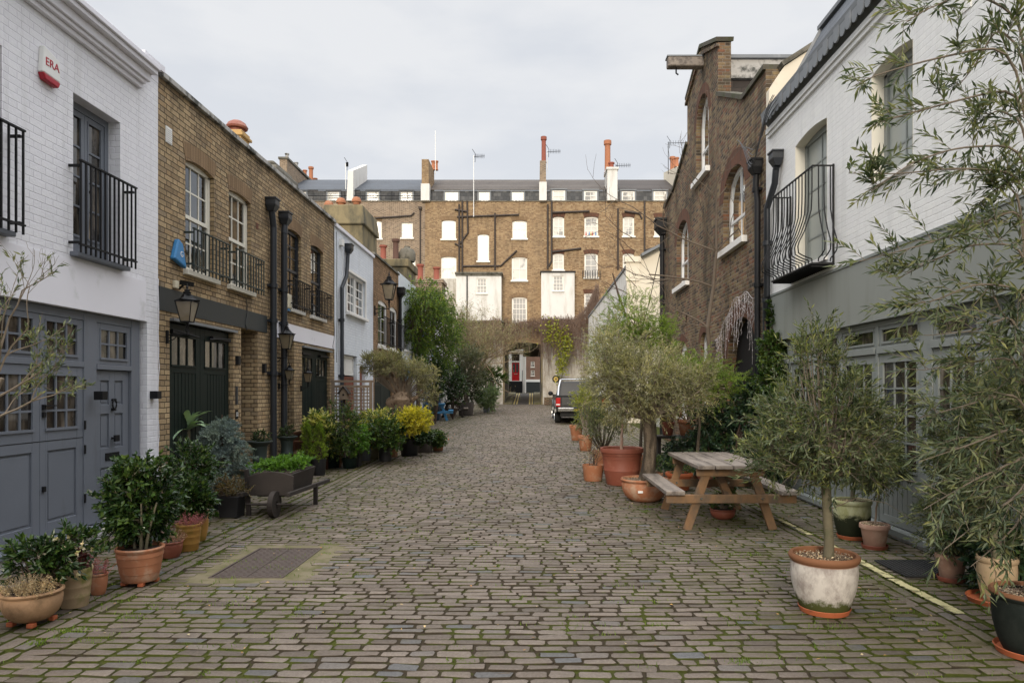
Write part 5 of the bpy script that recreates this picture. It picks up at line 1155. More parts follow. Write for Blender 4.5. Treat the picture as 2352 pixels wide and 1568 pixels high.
def house_r2():
    y0, y1 = 11.155, 19.75
    top = [(y0, 6.80), (12.3, 6.80), (14.05, 7.62), (14.05, 8.72), (15.45, 9.30), (16.85, 8.72), (16.85, 7.62), (18.4, 6.98), (y1, 6.80)]
    G = (14.80, 15.95, 6.40, 7.62, .575); Bw = (12.25, 13.68, 4.32, 5.3, .50); Fw = (16.75, 18.12, 4.25, 5.4, .48); Dr = (11.55, 13.45, -.05, 1.98, .92)
    s1 = (16.9, 17.8, .9, 2.6, .2); s2 = (14.9, 15.5, .3, 2.65, .2)
    t = house('gabled_brick_house', 'tall brown brick house with shaped gable, round-headed windows and a hoist beam', FR, y0, y1, -.05, top, [G, Bw, Fw, Dr, s1, s2], m_brown, dep=.2, thick=.27, zr=6.5, roofz=6.5, D=7)
    for o in (G, Bw, Fw):
        window(t, FR, o, d=-.13, nc=2, nr=(1, 1), mat=m_white, fw=.08, mw=.03, sd=.1, sillh=.12, sover=.12, curtain='drapes' if o is Bw else None)
    for o, h in ((G, .22), (Bw, .3), (Fw, .28), (Dr, .25), (s1, .2), (s2, .2)):
        s = MB(); soldier(s, FR, o, h); s.build('window_arch', m_soldR, t)
    for o in (s1, s2): window(t, FR, o, d=-.08, nc=2, nr=(1, 1), mat=m_white, fw=.07, mw=.03)
    q = MB(); q.bf(FR, 11.55, 13.45, 0, 2.0, -.22, -.16); q.prism([(11.55, 2.0)] + arcpts(Dr, 14) + [(13.45, 2.0)], FR, -.22, -.18); dd = q.build('arched_door', m_black, t)
    q = MB(); q.bf(FR, 11.65, 13.35, 1.82, 1.92, -.16, -.08); q.build('door_closer', m_black, dd)
    for (a, za), (b, zb) in zip(top, top[1:]):
        if abs(a - b) < .01: continue
        c = MB(); c.beam(FR((a - .05 if a == 14.05 and zb > 8 else a), za + .04, -.13), FR((b + .05 if b == 16.85 and za > 8.8 else b), zb + .04, -.13), .36, .08); c.build('gable_coping', m_cementd, t)
    c = MB(); 
    c.prism([(13.98, 8.60), (15.45, 9.12), (16.92, 8.60), (16.92, 8.66), (15.45, 9.2), (13.98, 8.66)], FR, -.02, .05)
    c.build('gable_string', m_brown, t)
    m = MB(); m.box((3.0, 15.2, 8.78), (3.86, 15.42, 9.0)); hb = m.build('hoist_beam', m_woodg, t, bevel=.03)
    m = MB(); m.box((2.98, 15.19, 8.99), (3.80, 15.43, 9.02)); m.build('lead_cap', m_leadg, hb); m = MB(); m.tube([(3.2, 15.3, 8.8), (3.2, 15.3, 8.66), (3.25, 15.3, 8.62)], .018, 6); m.build('hook', m_black, hb)
    m = MB(); m.box((4.12, 14.5, 6.3), (8.2, 17.5, 8.15)); r = m.build('roof_dormer', m_slateb, t)
    m = MB(); m.box((4.10, 14.42, 8.15), (8.3, 17.6, 8.55)); m.build('dormer_fascia', m_coping, r)
    m = MB(); m.box((4.08, 14.36, 8.55), (8.35, 17.7, 8.62)); m.build('dormer_edge', m_leadg, r)
    pipe(t, FR, 11.33, .1, 4.9, .05, .08, m_black, hopper=(11.4, 5.15, .22), collars=(4.9, 3.3), path=[(11.33, .1, .08), (11.33, 4.7, .08), (11.42, 4.95, .08), (11.4, 5.15, .08)])
    pipe(t, FR, y1 - .15, .3, 5.8, .07, .1, m_black, hopper=(y1 - .15, 6.0, .4), collars=(5.6, 3.0))
house_r2()
def house_r3():
    E = lambda u, z, d: (u, 27.7 - d, z)
    t = thing('cream_house', 'cream rendered house with sloping end wall behind the brown gabled house', 'house', (5, 27.7, .2))
    m = MB(); m.prism([(3.8, .1), (9, .1), (9, 8.6), (5.3, 7.45), (4.4, 6.95), (3.8, 6.80)], E, -.25, 0); m.build('end_wall', m_cream, t)
    m = MB(); wallmesh(m, FR, 27.96, 47.0, .1, 6.55, [(30, 31, 3.2, 4.6, 0), (35, 36, 3.2, 4.6, 0)], .12); m.quad(FR(47, .1, 0), FR(47, .1, -4), FR(47, 6.5, -4), FR(47, 6.5, 0)); m.build('front_wall', m_render, t)
    for o in ((30, 31, 3.2, 4.6, 0), (35, 36, 3.2, 4.6, 0)): window(t, FR, o, nc=2, nr=(2, 2))
    m = MB(); m.hexa([(3.75, 27.95, 6.56), (9, 27.95, 6.56), (9, 47, 6.56), (3.75, 47, 6.56), (3.75, 27.95, 6.66), (9, 27.95, 8.2), (9, 47, 8.2), (3.75, 47, 6.66)]); m.build('roof', m_leadg, t)
    m = MB(); m.beam((4.35, 27.6, 7.0), (5.3, 27.6, 7.5), .5, .1); m.beam((5.3, 27.6, 7.5), (9, 27.6, 8.65), .5, .1); m.build('verge', m_leadg, t)
    m = MB(); m.bf(E, 3.7, 4.35, 6.75, 6.98, -.3, .12); m.bf(E, 3.75, 4.3, 6.0, 6.75, -.0, .05); m.build('corner_pier', m_cream, t)
    t = thing('garden_wall', 'low brown brick wall beside the arch behind the pickup truck', 'wall', (2.5, 47.5, .5))
    m = MB(); m.box((.75, 47.5, .4), (3.8, 47.75, 1.1)); m.build('brickwork', m_brown, t)
    t = thing('boundary_wall', 'white rendered wall between the gabled house and the cream house', 'wall', (4.6, 23, .2))
    m = MB(); m.box((4.6, 19.76, .1), (4.8, 27.44, 2.4)); m.build('render', m_render, t)
house_r3()
# ---------------------------------------------------------------- plants
def unit(a): return a/(np.linalg.norm(a, axis=-1, keepdims=True) + 1e-9)
def along(rg, S, Mi, E, nl, perp):      # leaves in opposite pairs set along each twig
    n = len(S); t = (.08 + .92*(np.arange(nl)//2*2 + 1)/nl)[None, :, None]*np.ones((n, 1, 1)) + rg.normal(size=(n, nl, 1))*.02; t = np.clip(t, .03, 1)
    A = np.where(t < .5, S[:, None] + (Mi - S)[:, None]*t*2, Mi[:, None] + (E - Mi)[:, None]*(t - .5)*2)
    d = unit(E - S); s1 = unit(np.cross(d, rg.normal(size=d.shape))); s2 = np.cross(d, s1); ph = (np.arange(nl)//2*1.57 + np.arange(nl) % 2*math.pi)[None, :, None] + rg.normal(size=(n, nl, 1))*.3
    return A, unit(d[:, None]*.85 + (np.cos(ph)*s1[:, None] + np.sin(ph)*s2[:, None])*.62*perp + rg.normal(size=A.shape)*.16)
def crown(L, T, rg, C, R, nc, nt, nl, tl, ll, lw, root=None, up=.3, hollow=.35, droop=.15, limb=.014, tw=.002, perp=.9, outw=.7, flat=0, jit=.16, nlimb=None, fold=.15):
    C = np.asarray(C, float); R = np.asarray(R, float)*np.ones(3)
    d = unit(rg.normal(size=(nc, 3))); rad = hollow + (1 - hollow)*rg.random((nc, 1))**.6
    lump = 1 + .16*np.sin(d[:, :1]*5 + 1.3) * np.cos(d[:, 2:]*4 + d[:, 1:2]*3)
    P = C + d*R*rad*.86*lump
    if root is not None and T is not None:
        root = np.asarray(root, float); k = nlimb or min(nc, 26)
        for i in range(k):
            m = root*.45 + P[i]*.55 + rg.normal(size=3)*R*.10; m[2] = root[2] + (P[i][2] - root[2])*.42
            t = np.linspace(0, 1, 6)[:, None]; pth = (1 - t)**2*root + 2*t*(1 - t)*m + t*t*P[i]
            T.tube(pth, np.linspace(limb, limb*.25, 6), 5, caps=False)
    S = np.repeat(P, nt, 0) + rg.normal(size=(nc*nt, 3))*R*jit
    dr = unit(unit((S - C)/R)*outw + rg.normal(size=S.shape)*.55 + np.array([0, 0, up])); ln = tl*rg.uniform(.45, 1.15, (len(S), 1))
    dp = np.array([0, 0, -1.])*droop
    Mi = S + dr*ln*.5; E = Mi + unit(dr + dp*rg.uniform(.3, 1.6, (len(S), 1)))*ln*.5
    if T is not None: T.segs(S, Mi, tw, tw*.8); T.segs(Mi, E, tw*.8, tw*.4)
    A, D = along(rg, S, Mi, E, nl, perp); Nn = unit(rg.normal(size=A.shape)*.6 + np.array([0, -.25, .9]) * (1 - flat))
    n = A.shape[0]*nl
    L.leaves(A.reshape(-1, 3), D.reshape(-1, 3), Nn.reshape(-1, 3), ll*rg.uniform(.6, 1.2, n), lw*rg.uniform(.7, 1.2, n), fold=fold)
def strap(mb, rg, c, n, Ln, W, el=(.3, 1.3), curl=.6, k=6, base=.02):
    for i in range(n):
        az = i*2.4 + rg.uniform(-.3, .3); e = rg.uniform(*el); l = Ln*rg.uniform(.75, 1.1); w = W*rg.uniform(.8, 1.1)
        h = np.array([math.cos(az), math.sin(az), 0]); s = np.array([-h[1], h[0], 0]); P = []; p = np.asarray(c, float) + h*base; a = e
        for j in range(k + 1):
            ww = w*(.55 + .9*(j/k) if j/k < .45 else 1.0*(1 - ((j/k - .45)/.55)**1.6))*.5 + .0005
            nrm = -h*math.sin(a) + np.array([0, 0, math.cos(a)])
            P += [p - s*ww + nrm*ww*.35, p, p + s*ww + nrm*ww*.35]
            p = p + (h*math.cos(a) + np.array([0, 0, math.sin(a)]))*l/k; a -= curl/k*(1 + j/k)
        q = []
        for j in range(k): b = j*3; q += [[b, b + 1, b + 4, b + 3], [b + 1, b + 2, b + 5, b + 4]]
        mb.add(P, q)
def spikes(mb, rg, C, R, n, h, ll, lw, per=16, lean=.5):
    a = rg.uniform(0, 6.28, n); r = np.sqrt(rg.random(n)); B = np.stack([np.cos(a)*r*R[0], np.sin(a)*r*R[1], -r*r*.25*h], -1) + C
    dr = unit(np.stack([np.cos(a)*r*lean, np.sin(a)*r*lean, np.ones(n)], -1) + rg.normal(size=(n, 3))*.10); hh = h*rg.uniform(.65, 1.1, n)
    t = rg.random((n, per, 1)); A = B[:, None] + dr[:, None]*hh[:, None, None]*(.25 + .75*t) + rg.normal(size=(n, per, 3))*.0035
    D = unit(dr[:, None]*.8 + rg.normal(size=A.shape)*.7); m = n*per
    mb.leaves(A.reshape(-1, 3), D.reshape(-1, 3), unit(rg.normal(size=(m, 3))), ll*rg.uniform(.6, 1.2, m), lw*rg.uniform(.7, 1.2, m))
def bare(T, rg, p, d, l, r, dep, spread=.55, up=.12, n=(2, 4), kink=.16, shrink=.68, tips=None):
    p = np.asarray(p, float); d = unit(np.asarray(d, float)); P = [p]; k = 5
    for i in range(k): d = unit(d + rg.normal(size=3)*kink + np.array([0, 0, up*.3])); p = p + d*l/k; P.append(p)
    T.tube(P, np.linspace(r, r*.62, k + 1), 6 if r > .008 else 4, caps=False)
    if tips is not None: tips.append((P[-1], d, l))
    if dep == 0: return
    for i in range(rg.integers(*n)):
        j = rg.integers(2, k + 1); bare(T, rg, P[j], unit(d + rg.normal(size=3)*spread + np.array([0, 0, up])), l*shrink*rg.uniform(.75, 1.15), r*.55, dep - 1, spread, up, n, kink, shrink, tips)
PROF = {
 'classic': [(0, .0), (.66, 0), (.70, .02), (.90, .78), (.91, .80), (1.0, .81), (1.02, .90), (1.0, .99), (.96, 1.0), (.88, .985), (.85, .80), (.83, .60)],
 'ribbed': [(0, .0), (.72, 0), (.76, .03), (.81, .24), (.83, .25), (.84, .29), (.88, .50), (.90, .51), (.905, .55), (.94, .72), (.96, .73), (.965, .80), (.95, .86), (1.0, .90), (1.02, .96), (.98, 1.0), (.90, .99), (.87, .88), (.85, .7)],
 'bowl': [(0, 0), (.54, 0), (.62, .03), (.84, .22), (.95, .48), (.98, .74), (.94, .84), (1.0, .88), (1.03, .94), (1.0, 1.0), (.92, .99), (.88, .86), (.86, .7)],
 'belly': [(0, 0), (.66, 0), (.70, .03), (.82, .20), (.93, .45), (.97, .66), (.97, .80), (.94, .86), (1.0, .885), (1.03, .93), (1.03, .965), (.98, 1.0), (.90, .99), (.87, .9), (.85, .7)],
 'big': [(0, 0), (.70, 0), (.72, .02), (.84, .38), (.86, .385), (.86, .41), (.85, .42), (.90, .70), (.915, .705), (.92, .79), (.955, .80), (.96, .86), (1.02, .875), (1.03, .96), (1.0, 1.0), (.92, .99), (.88, .88), (.86, .7)],
 'urn': [(0, 0), (.42, 0), (.44, .08), (.22, .14), (.20, .20), (.52, .28), (.60, .34), (.58, .40), (.54, .44), (.56, .62), (.62, .84), (.92, .93), (1.02, .97), (1.0, 1.0), (.8, .985), (.6, .9)],
 'cyl': [(0, 0), (.80, 0), (.83, .02), (.98, .96), (1.0, 1.0), (.93, 1.0), (.90, .8)],
}
def pot(t, X, Y, R, H, kd, mat, soil=None, saucer=None, z0=None, feet=0, k=36, lvl=.9):
    z = gzf(Y) + .006 if z0 is None else z0
    if saucer:
        m = MB(); sr, sm = saucer; m.lathe([(0, z), (sr*.92, z), (sr, z + .035), (sr*.985, z + .038), (sr*.9, z + .012), (0, z + .011)], (X, Y, 0), k); m.build('saucer', sm, t, smooth=True); z += .013
    if feet:
        for a in range(4):
            f = MB(); q = a*1.57 + .6; cx, cy = X + math.cos(q)*R*.62, Y + math.sin(q)*R*.62; f.box((cx - .022, cy - .022, z), (cx + .022, cy + .022, z + .03)); f.build('pot_foot', m_terraO, t, bevel=.006)
        z += .03; H -= .03
    m = MB()
    if kd == 'square':
        a, b = R*.8, R
        m.hexa([(X - a, Y - a, z), (X + a, Y - a, z), (X + a, Y + a, z), (X - a, Y + a, z), (X - b, Y - b, z + H), (X + b, Y - b, z + H), (X + b, Y + b, z + H), (X - b, Y + b, z + H)])
        m.build('pot', mat, t, bevel=.008); s = MB(); s.box((X - b*.9, Y - b*.9, z + H - .01), (X + b*.9, Y + b*.9, z + H + .004)); s.build('soil', soil or m_soil, t); return z + H
    m.lathe([(r*R, z + h*H) for r, h in PROF[kd]], (X, Y, 0), k, wob=.006, seed=X*9); m.build('pot', mat, t, smooth=True)
    rs = np.interp(lvl, [p[1] for p in PROF[kd][:len(PROF[kd]) - 3]], [p[0] for p in PROF[kd][:len(PROF[kd]) - 3]])*.93*R
    if kd == 'urn': rs = R*.74
    s = MB(); rg = np.random.default_rng(int(abs(X*1000))); n = 24; th = np.arange(n)*2*math.pi/n
    V = [(X, Y, z + lvl*H + .012)]
    for q in (.35, .7, 1.0): V += [(X + math.cos(a)*rs*q, Y + math.sin(a)*rs*q, z + lvl*H + (.010*(1 - q) + rg.uniform(-.003, .003))) for a in th]
    Fq = [[1 + r*n + i, 1 + r*n + (i + 1) % n, 1 + (r + 1)*n + (i + 1) % n, 1 + (r + 1)*n + i] for r in range(2) for i in range(n)]
    s.add(V, [[0, 1 + i, 1 + (i + 1) % n] for i in range(n)], Fq); s.build('soil', soil or m_soil, t, smooth=True)
    if soil is m_gravel:
        c = MB(); q = 420; a = rg.uniform(0, 6.28, q); rr = np.sqrt(rg.random(q))*rs*.97; P = np.stack([X + np.cos(a)*rr, Y + np.sin(a)*rr, np.full(q, z + lvl*H + .012) + rg.uniform(0, .008, q)], -1)
        c.leaves(P, unit(rg.normal(size=(q, 3))*[1, 1, .3]), unit(rg.normal(size=(q, 3))*.5 + [0, 0, 1]), rg.uniform(.008, .020, q), rg.uniform(.006, .013, q), fold=.3); kind(c.build('gravel_chips', m_chip, t), 'stuff')
    return z + lvl*H
def PX(xc, yf, w, yr, rb=.65):      # pot seen with its front foot at yf, rim centre at yr, rim width w
    Y = GP(xc, yf)[1]
    for _ in range(3): R = w/2*Y/F/math.sqrt(1 + ((xc - 1225)/F)**2); Yc = GP(xc, yf)[1] + R*rb; Y = Yc
    return (xc - 1225)*Y/F, Y, R, H0 - (yr - 897)*Y/F - gzf(Y)
def CX(xc, yc, w, h, Y): return ((xc - 1225)*Y/F, Y, H0 + (897 - yc)*Y/F), (w/2*Y/F, w/2*Y/F, h/2*Y/F)
def potted(name, label, cat, pp, kd, pmat, cr=None, leaf=None, seed=1, soil=None, saucer=None, feet=0, stem=None, group='plant pots along the left of the mews', twm=None, z0=None, **kw):
    X, Y, R, Hh = pp; t = thing(name, label, cat, (X, Y, gzf(Y)), group); rg = np.random.default_rng(seed)
    zs = pot(t, X, Y, R, Hh, kd, pmat, soil, saucer, z0=z0, feet=feet)
    if cr:
        C, RR = cr; L, T = MB(), MB(); root = (X, Y, zs)
        if stem:
            r, ztop, sm = stem[:3]; tx, ty = (stem[3] if len(stem) > 3 else (C[0], C[1])); S = MB()
            P = [(X, Y, zs - .02)]; n = 7
            for i in range(1, n + 1): q = i/n; P.append((X + (tx - X)*q + rg.normal()*r*.25, Y + (ty - Y)*q + rg.normal()*r*.25, zs + (ztop - zs)*q))
            S.tube(P, [r*1.35] + list(np.linspace(r*1.1, r*.85, n)), 12); S.build('trunk', sm, t, smooth=True); root = P[-1]
        crown(L, T, rg, C, RR, root=root, **kw)
        T.build('branches', twm or m_twig, t); L.build('foliage', leaf, t)
    return t, (X, Y, zs), rg
l_laurel2 = leafmat('distant_olive_leaves', [(.04, .05, .025), (.08, .09, .05), (.13, .14, .08)])
l_fern2 = leafmat('pale_green_leaves', [(.06, .10, .04), (.12, .17, .08), (.19, .24, .13)])
l_yel2 = leafmat('yellow_speckled_green_leaves', [(.06, .10, .02), (.16, .19, .02), (.45, .40, .04), (.08, .13, .02)])
SM = dict(nc=44, nt=7, nl=10, tl=.13, ll=.055, lw=.03, hollow=.2, limb=.006)
def left_pots():
    t, (X, Y, z), rg = potted('potted_heather', 'wide terracotta bowl of beige heather and hellebores in the near left corner', 'potted plant', PX(74, 1446, 152, 1354), 'bowl', m_terraB, feet=1)
    m = MB(); spikes(m, rg, (X + .02, Y - .06, z), (.15, .07), 170, .13, .011, .006, 22); m.build('heather', l_heaC, t)
    L, T = MB(), MB(); crown(L, T, rg, (X - .05, Y + .10, z + .16), (.20, .12, .13), 22, 6, 8, .09, .06, .026, root=(X, Y + .05, z), limb=.005); crown(L, T, rg, (X + .10, Y + .22, z + .24), (.17, .12, .12), 18, 6, 7, .09, .055, .024, root=(X, Y + .05, z), limb=.005)
    T.build('stems', m_twigd, t); L.build('foliage', l_dark, t)
    m = MB(); n = 26; q = rg.normal(size=(n, 3))*np.array([.12, .06, .07]) + np.array([X + .08, Y + .15, z + .24]); 
    for k in range(5): m.leaves(q, unit(rg.normal(size=(n, 3)) + [0, -.5, .3]), unit(rg.normal(size=(n, 3))), .026, .024)
    m.build('flowers', l_cream, t)
    t, (X, Y, z), rg = potted('potted_shrub', 'banded buff clay pot green with algae at the foot holding plum red leaves', 'potted plant', PX(172, 1400, 86, 1303), 'ribbed', m_terraG)
    L = MB(); crown(L, None, rg, (X, Y, z + .06), (.09, .09, .07), 14, 6, 8, .05, .03, .018); L.build('foliage', l_plum, t)
    t, (X, Y, z), rg = potted('potted_heather', 'small plain red clay pot with thin pink heather third from the left corner', 'potted plant', PX(226, 1369, 46, 1316), 'belly', m_terra)
    m = MB(); spikes(m, rg, (X, Y, z), (.05, .05), 50, .15, .011, .006, 18); m.build('heather', l_heaP, t)
    t, (X, Y, z), rg = potted('potted_camellia', 'round bushy camellia in a wide banded terracotta pot on clay feet', 'potted plant', PX(322, 1350, 116, 1255), 'ribbed', m_terra, feet=1)
    T, L = MB(), MB()
    for a in ((-.04, 0), (.0, .03), (.05, -.01), (.02, -.03)): T.tube([(X + a[0], Y + a[1], z - .01), (X + a[0]*1.5, Y + a[1], z + .15), (X + a[0]*3, Y + a[1]*3, z + .38)], [.013, .010, .006], 6)
    C, R = CX(322, 1150, 160, 205, 5.62); crown(L, T, rg, C, (R[0], R[0]*.95, R[2]), 110, 7, 10, .11, .055, .030, root=(X, Y, z + .1), hollow=.2, limb=.007, jit=.13, droop=.1)
    C, R = CX(290, 1105, 60, 100, 5.7); crown(L, T, rg, C, R, 16, 6, 9, .1, .052, .027, root=(X, Y, z + .2), limb=.006)
    T.build('stems', m_barkG, t, smooth=True); L.build('foliage', l_dark, t)
    t, (X, Y, z), rg = potted('potted_heather', 'small dark terracotta pot with mauve and buff heather by the camellia', 'potted plant', PX(392, 1284, 58, 1243), 'belly', m_terraD)
    m = MB(); spikes(m, rg, (X, Y, z), (.09, .07), 90, .13, .011, .006, 20, .8); m.build('heather', l_heaM, t)
    t, (X, Y, z), rg = potted('potted_heather', 'brown clay pot full of pink heather behind the small dark one', 'potted plant', PX(433, 1268, 62, 1202), 'ribbed', m_terraY)
    m = MB(); spikes(m, rg, (X, Y, z), (.12, .08), 110, .14, .011, .006, 20, .8); m.build('heather', l_heaP, t)
    potted('potted_shrub', 'ochre glazed pot with leafy white flowering shrub behind the pink heather', 'potted plant', PX(456, 1245, 48, 1181), 'belly', m_terraY, CX(440, 1150, 80, 70, 6.9), l_dark, 3, **SM)
    t, (X, Y, z), rg = potted('potted_camellia', 'second dark camellia in a tall pale urn between heather and blue spruce', 'potted plant', PX(455, 1205, 60, 1135), 'belly', m_terraP, CX(435, 1085, 100, 120, 7.5), l_dark, 4, nc=50, nt=7, nl=9, tl=.12, ll=.055, lw=.028, hollow=.25, limb=.007)
    t, (X, Y, z), rg = potted('potted_agave', 'large pale agave with broad pointed leaves against the yellow brick pier', 'potted plant', PX(428, 1165, 50, 1090), 'cyl', m_dgrey)
    S = MB(); S.tube([(X, Y, z), (X, Y, z + .64)], .05, 8); S.build('stem', m_barkG, t); m = MB(); strap(m, rg, (X, Y, z + .62), 20, .44, .11, (.25, 1.5), .9, 8); m.build('leaves', l_agave, t, smooth=True)
    # blue spruce
    t, (X, Y, z), rg = potted('potted_spruce', 'blue-grey dwarf spruce with layered drooping branches', 'potted plant', PX(510, 1172, 50, 1140), 'cyl', m_dgreen)
    L, T = MB(), MB(); T.tube([(X, Y, z - .03), (X, Y, 1.24)], [.02, .006], 6); S0, E0 = [], []
    for i in range(110):
        h = rg.uniform(0, 1); zz = z + .12 + (1.20 - z - .12)*h; a = rg.uniform(0, 6.28); l = (.44*(1 - h)**.7 + .10)*rg.uniform(.7, 1.1); p = np.array([X, Y, zz]); dd = np.array([math.cos(a), math.sin(a), .10])
        for s in np.linspace(.25, 1, 6):
            q = p + dd*l*s - np.array([0, 0, .10*s*s])
            for k in range(3): e = q + unit(dd + rg.normal(size=3)*.7)*rg.uniform(.05, .10) - np.array([0, 0, .015]); S0.append(q); E0.append(e)
        T.tube([p, p + dd*l*.5 - [0, 0, .02], p + dd*l - [0, 0, .1]], [.006, .004, .002], 4, caps=False)
    S0, E0 = np.array(S0), np.array(E0); n = len(S0); tt = rg.random((n, 34, 1)); A = S0[:, None] + (E0 - S0)[:, None]*tt; D = unit((E0 - S0)[:, None]*9 + rg.normal(size=A.shape)*.8)
    L.leaves(A.reshape(-1, 3), D.reshape(-1, 3), unit(rg.normal(size=(n*34, 3))), .026, .0065); T.segs(S0, E0, .002, .001); T.build('branches', m_twigd, t); L.build('needles', l_spruce, t)
    potted('potted_shrub', 'square black planter with low bronze-green shrub in front of the spruce', 'potted plant', PX(533, 1190, 54, 1138), 'square', m_plast, CX(537, 1115, 92, 50, 8.3), l_rust, 7, nc=26, nt=9, nl=14, tl=.07, ll=.018, lw=.011, hollow=.1, limb=.005)
    # weeds at the foot
    X, Y = GP(486, 1186); t = thing('weed_clump', 'bright green weed clump on the setts left of the black planter', 'weed', (X, Y, gzf(Y)), None); L = MB(); rg = np.random.default_rng(5); crown(L, None, rg, (X, Y, .05), (.09, .07, .05), 14, 6, 8, .04, .025, .016); L.build('foliage', l_moss, t)
    # urns
    for lab, a, sd in (('green iron urn with clipped box shrub left of the drainpipes', (597, 1122, 59, 1012), 1), ('green iron urn with box shrub right of the drainpipes, beside the bench', (659, 1098, 49, 1001), 2)):
        p = PX(*a, rb=.4); X, Y, R, Hh = p
        t = thing('potted_shrub', lab, 'potted plant', (X, Y, gzf(Y)), 'green iron urns beside the drainpipes'); rg = np.random.default_rng(sd)
        m = MB(); m.box((X - .13, Y - .13, gzf(Y)), (X + .13, Y + .13, gzf(Y) + .26)); m.build('plinth', m_cement, t); z = pot(t, X, Y, R, Hh - .26, 'urn', m_urn, z0=gzf(Y) + .26)
        L, T = MB(), MB(); crown(L, T, rg, (X, Y, z + .11), (R*.75, R*.75, .12), 34, 7, 12, .05, .018, .012, root=(X, Y, z), hollow=.2, limb=.004); T.build('stems', m_twigd, t); L.build('foliage', l_dark, t)
    for lab, a, sd in (('lime green conifer cone touching the bench back', (705, 985, 34, 70), 1), ('lime green conifer cone nearer the garage doors', (733, 990, 46, 76), 2)):
        C, R = CX(*a[:2], a[2], a[3], 12.2); t, (X, Y, z), rg = potted('potted_conifer', lab, 'potted plant', (C[0], C[1], R[0]*.7, .3), 'cyl', m_plast, group='lime green conifers by the bench')
        L, T = MB(), MB()
        for i in range(7): q = i/6; crown(L, T, rg, (C[0], C[1], z + .05 + .5*q), (R[0]*(1.05 - .8*q), R[0]*(1.05 - .8*q), .09), 16, 6, 12, .07, .02, .008, root=(X, Y, z), up=1.2, hollow=.3, limb=.003)
        T.build('branches', m_twigd, t); L.build('foliage', l_lime, t)
    potted('potted_shrub', 'tall cream-variegated laurel shrub behind the ornate terracotta pot', 'potted plant', (-3.95, 13.3, .2, .3), 'cyl', m_dgreen, CX(738, 1000, 70, 110, 12.9), l_var, 9, nc=56, nt=6, nl=7, tl=.14, ll=.10, lw=.042, hollow=.2, limb=.008)
    t, (X, Y, z), rg = potted('potted_rose', 'ornate swagged terracotta pot with tall leafy rose on canes', 'potted plant', PX(770, 1074, 42, 1040), 'classic', m_terra, CX(784, 985, 84, 124, 13.0), l_ivy, 10, nc=80, nt=6, nl=7, tl=.16, ll=.05, lw=.03, hollow=.1, limb=.008)
    m = MB()
    for i in range(8):
        a0 = i*.785; m.tube([(X + R_c*math.cos(a0 + q), Y + R_c*math.sin(a0 + q), gzf(Y) + .20 - .03*math.sin(q/.6*3.14)) for q in np.linspace(0, .6, 6) for R_c in (.145,)], .008, 5)
    m.build('swags', m_terra, t)
    t, (X, Y, z), rg = potted('potted_agave', 'square black planter with small blue agave', 'potted plant', PX(814, 1073, 34, 1041), 'square', m_plast)
    m = MB(); strap(m, rg, (X, Y, z), 18, .28, .045, (.3, 1.4), .7); m.build('leaves', l_agave, t, smooth=True)
    potted('potted_shrub', 'light green bushy plant between agave and ribbed grey pot', 'potted plant', (-3.55, 13.2, .15, .2), 'cyl', m_dgreen, CX(812, 1010, 80, 64, 13.2), l_moss, 12, **SM)
    potted('potted_shrub', 'smooth mid grey pot with yellow-speckled shrub', 'potted plant', PX(840, 1058, 28, 1026), 'cyl', m_mgrey, CX(828, 992, 80, 70, 13.8), l_yel2, 13, nc=60, nt=7, nl=9, tl=.1, ll=.03, lw=.018, hollow=.2, limb=.005)
    potted('potted_shrub', 'square stone pedestal planter with grey-green dome of leaves', 'potted plant', PX(861, 1054, 24, 1020), 'square', m_slab, CX(866, 970, 100, 56, 14.6), l_var, 14, **SM)
    t, (X, Y, z), rg = potted('potted_pelargonium', 'ribbed dark grey tub overflowing with round green leaves', 'potted plant', PX(885, 1060, 34, 1008), 'cyl', m_dgrey, CX(880, 998, 96, 70, 13.8), l_ivy, 15, nc=60, nt=7, nl=9, tl=.12, ll=.05, lw=.055, hollow=.2, limb=.006)
    m = MB()
    for i in range(13): h = .05 + i*.035; m.lathe([(.10 + .03*h/.5, gzf(Y) + h), (.125 + .035*h/.5, gzf(Y) + h + .008), (.10 + .03*h/.5, gzf(Y) + h + .016)], (X, Y, 0), 24)
    m.build('ribs', m_dgrey, t, smooth=True)
    potted('potted_shrub', 'plain terracotta pot of greenery squeezed behind the ribbed tub', 'potted plant', PX(903, 1050, 24, 1012), 'cyl', m_terra, CX(905, 980, 60, 70, 14.8), l_dark, 16, **SM)
    potted('potted_shrub', 'brilliant golden-yellow dome-shaped bush in a black tub', 'potted plant', PX(940, 1048, 46, 1000), 'cyl', m_plast, CX(950, 966, 80, 54, 14.2), l_yel, 17, nc=120, nt=9, nl=14, tl=.13, ll=.038, lw=.018, hollow=.35, limb=.006)
    potted('potted_shrub', 'broad brown tub with dark green shrub in front of the golden bush', 'potted plant', PX(975, 1040, 40, 1004), 'cyl', m_bgrey, CX(972, 1004, 50, 26, 15.4), l_dark, 18, **SM)
    potted('potted_shrub', 'terracotta pot with red and orange flowers nearest the open street', 'potted plant', PX(1006, 1036, 32, 1006), 'classic', m_terra, CX(1004, 1006, 36, 30, 16.2), l_ivy, 19, **SM)
    o = bpy.data.objects[[x.name for x in COL.objects if x.get('label', '').startswith('terracotta pot with red')][0]]; rg = np.random.default_rng(2)
    m = MB(); c = ORG[o.name] + np.array([.02, -.05, .34]); P = c + rg.normal(size=(90, 3))*np.array([.13, .1, .06]); m.leaves(P, unit(rg.normal(size=P.shape) + [0, -1, .3]), unit(rg.normal(size=P.shape)), .035, .03); m.build('flowers', leafmat('orange_red_flowers', [(.5, .06, .02), (.7, .2, .02), (.6, .03, .03)]), o)
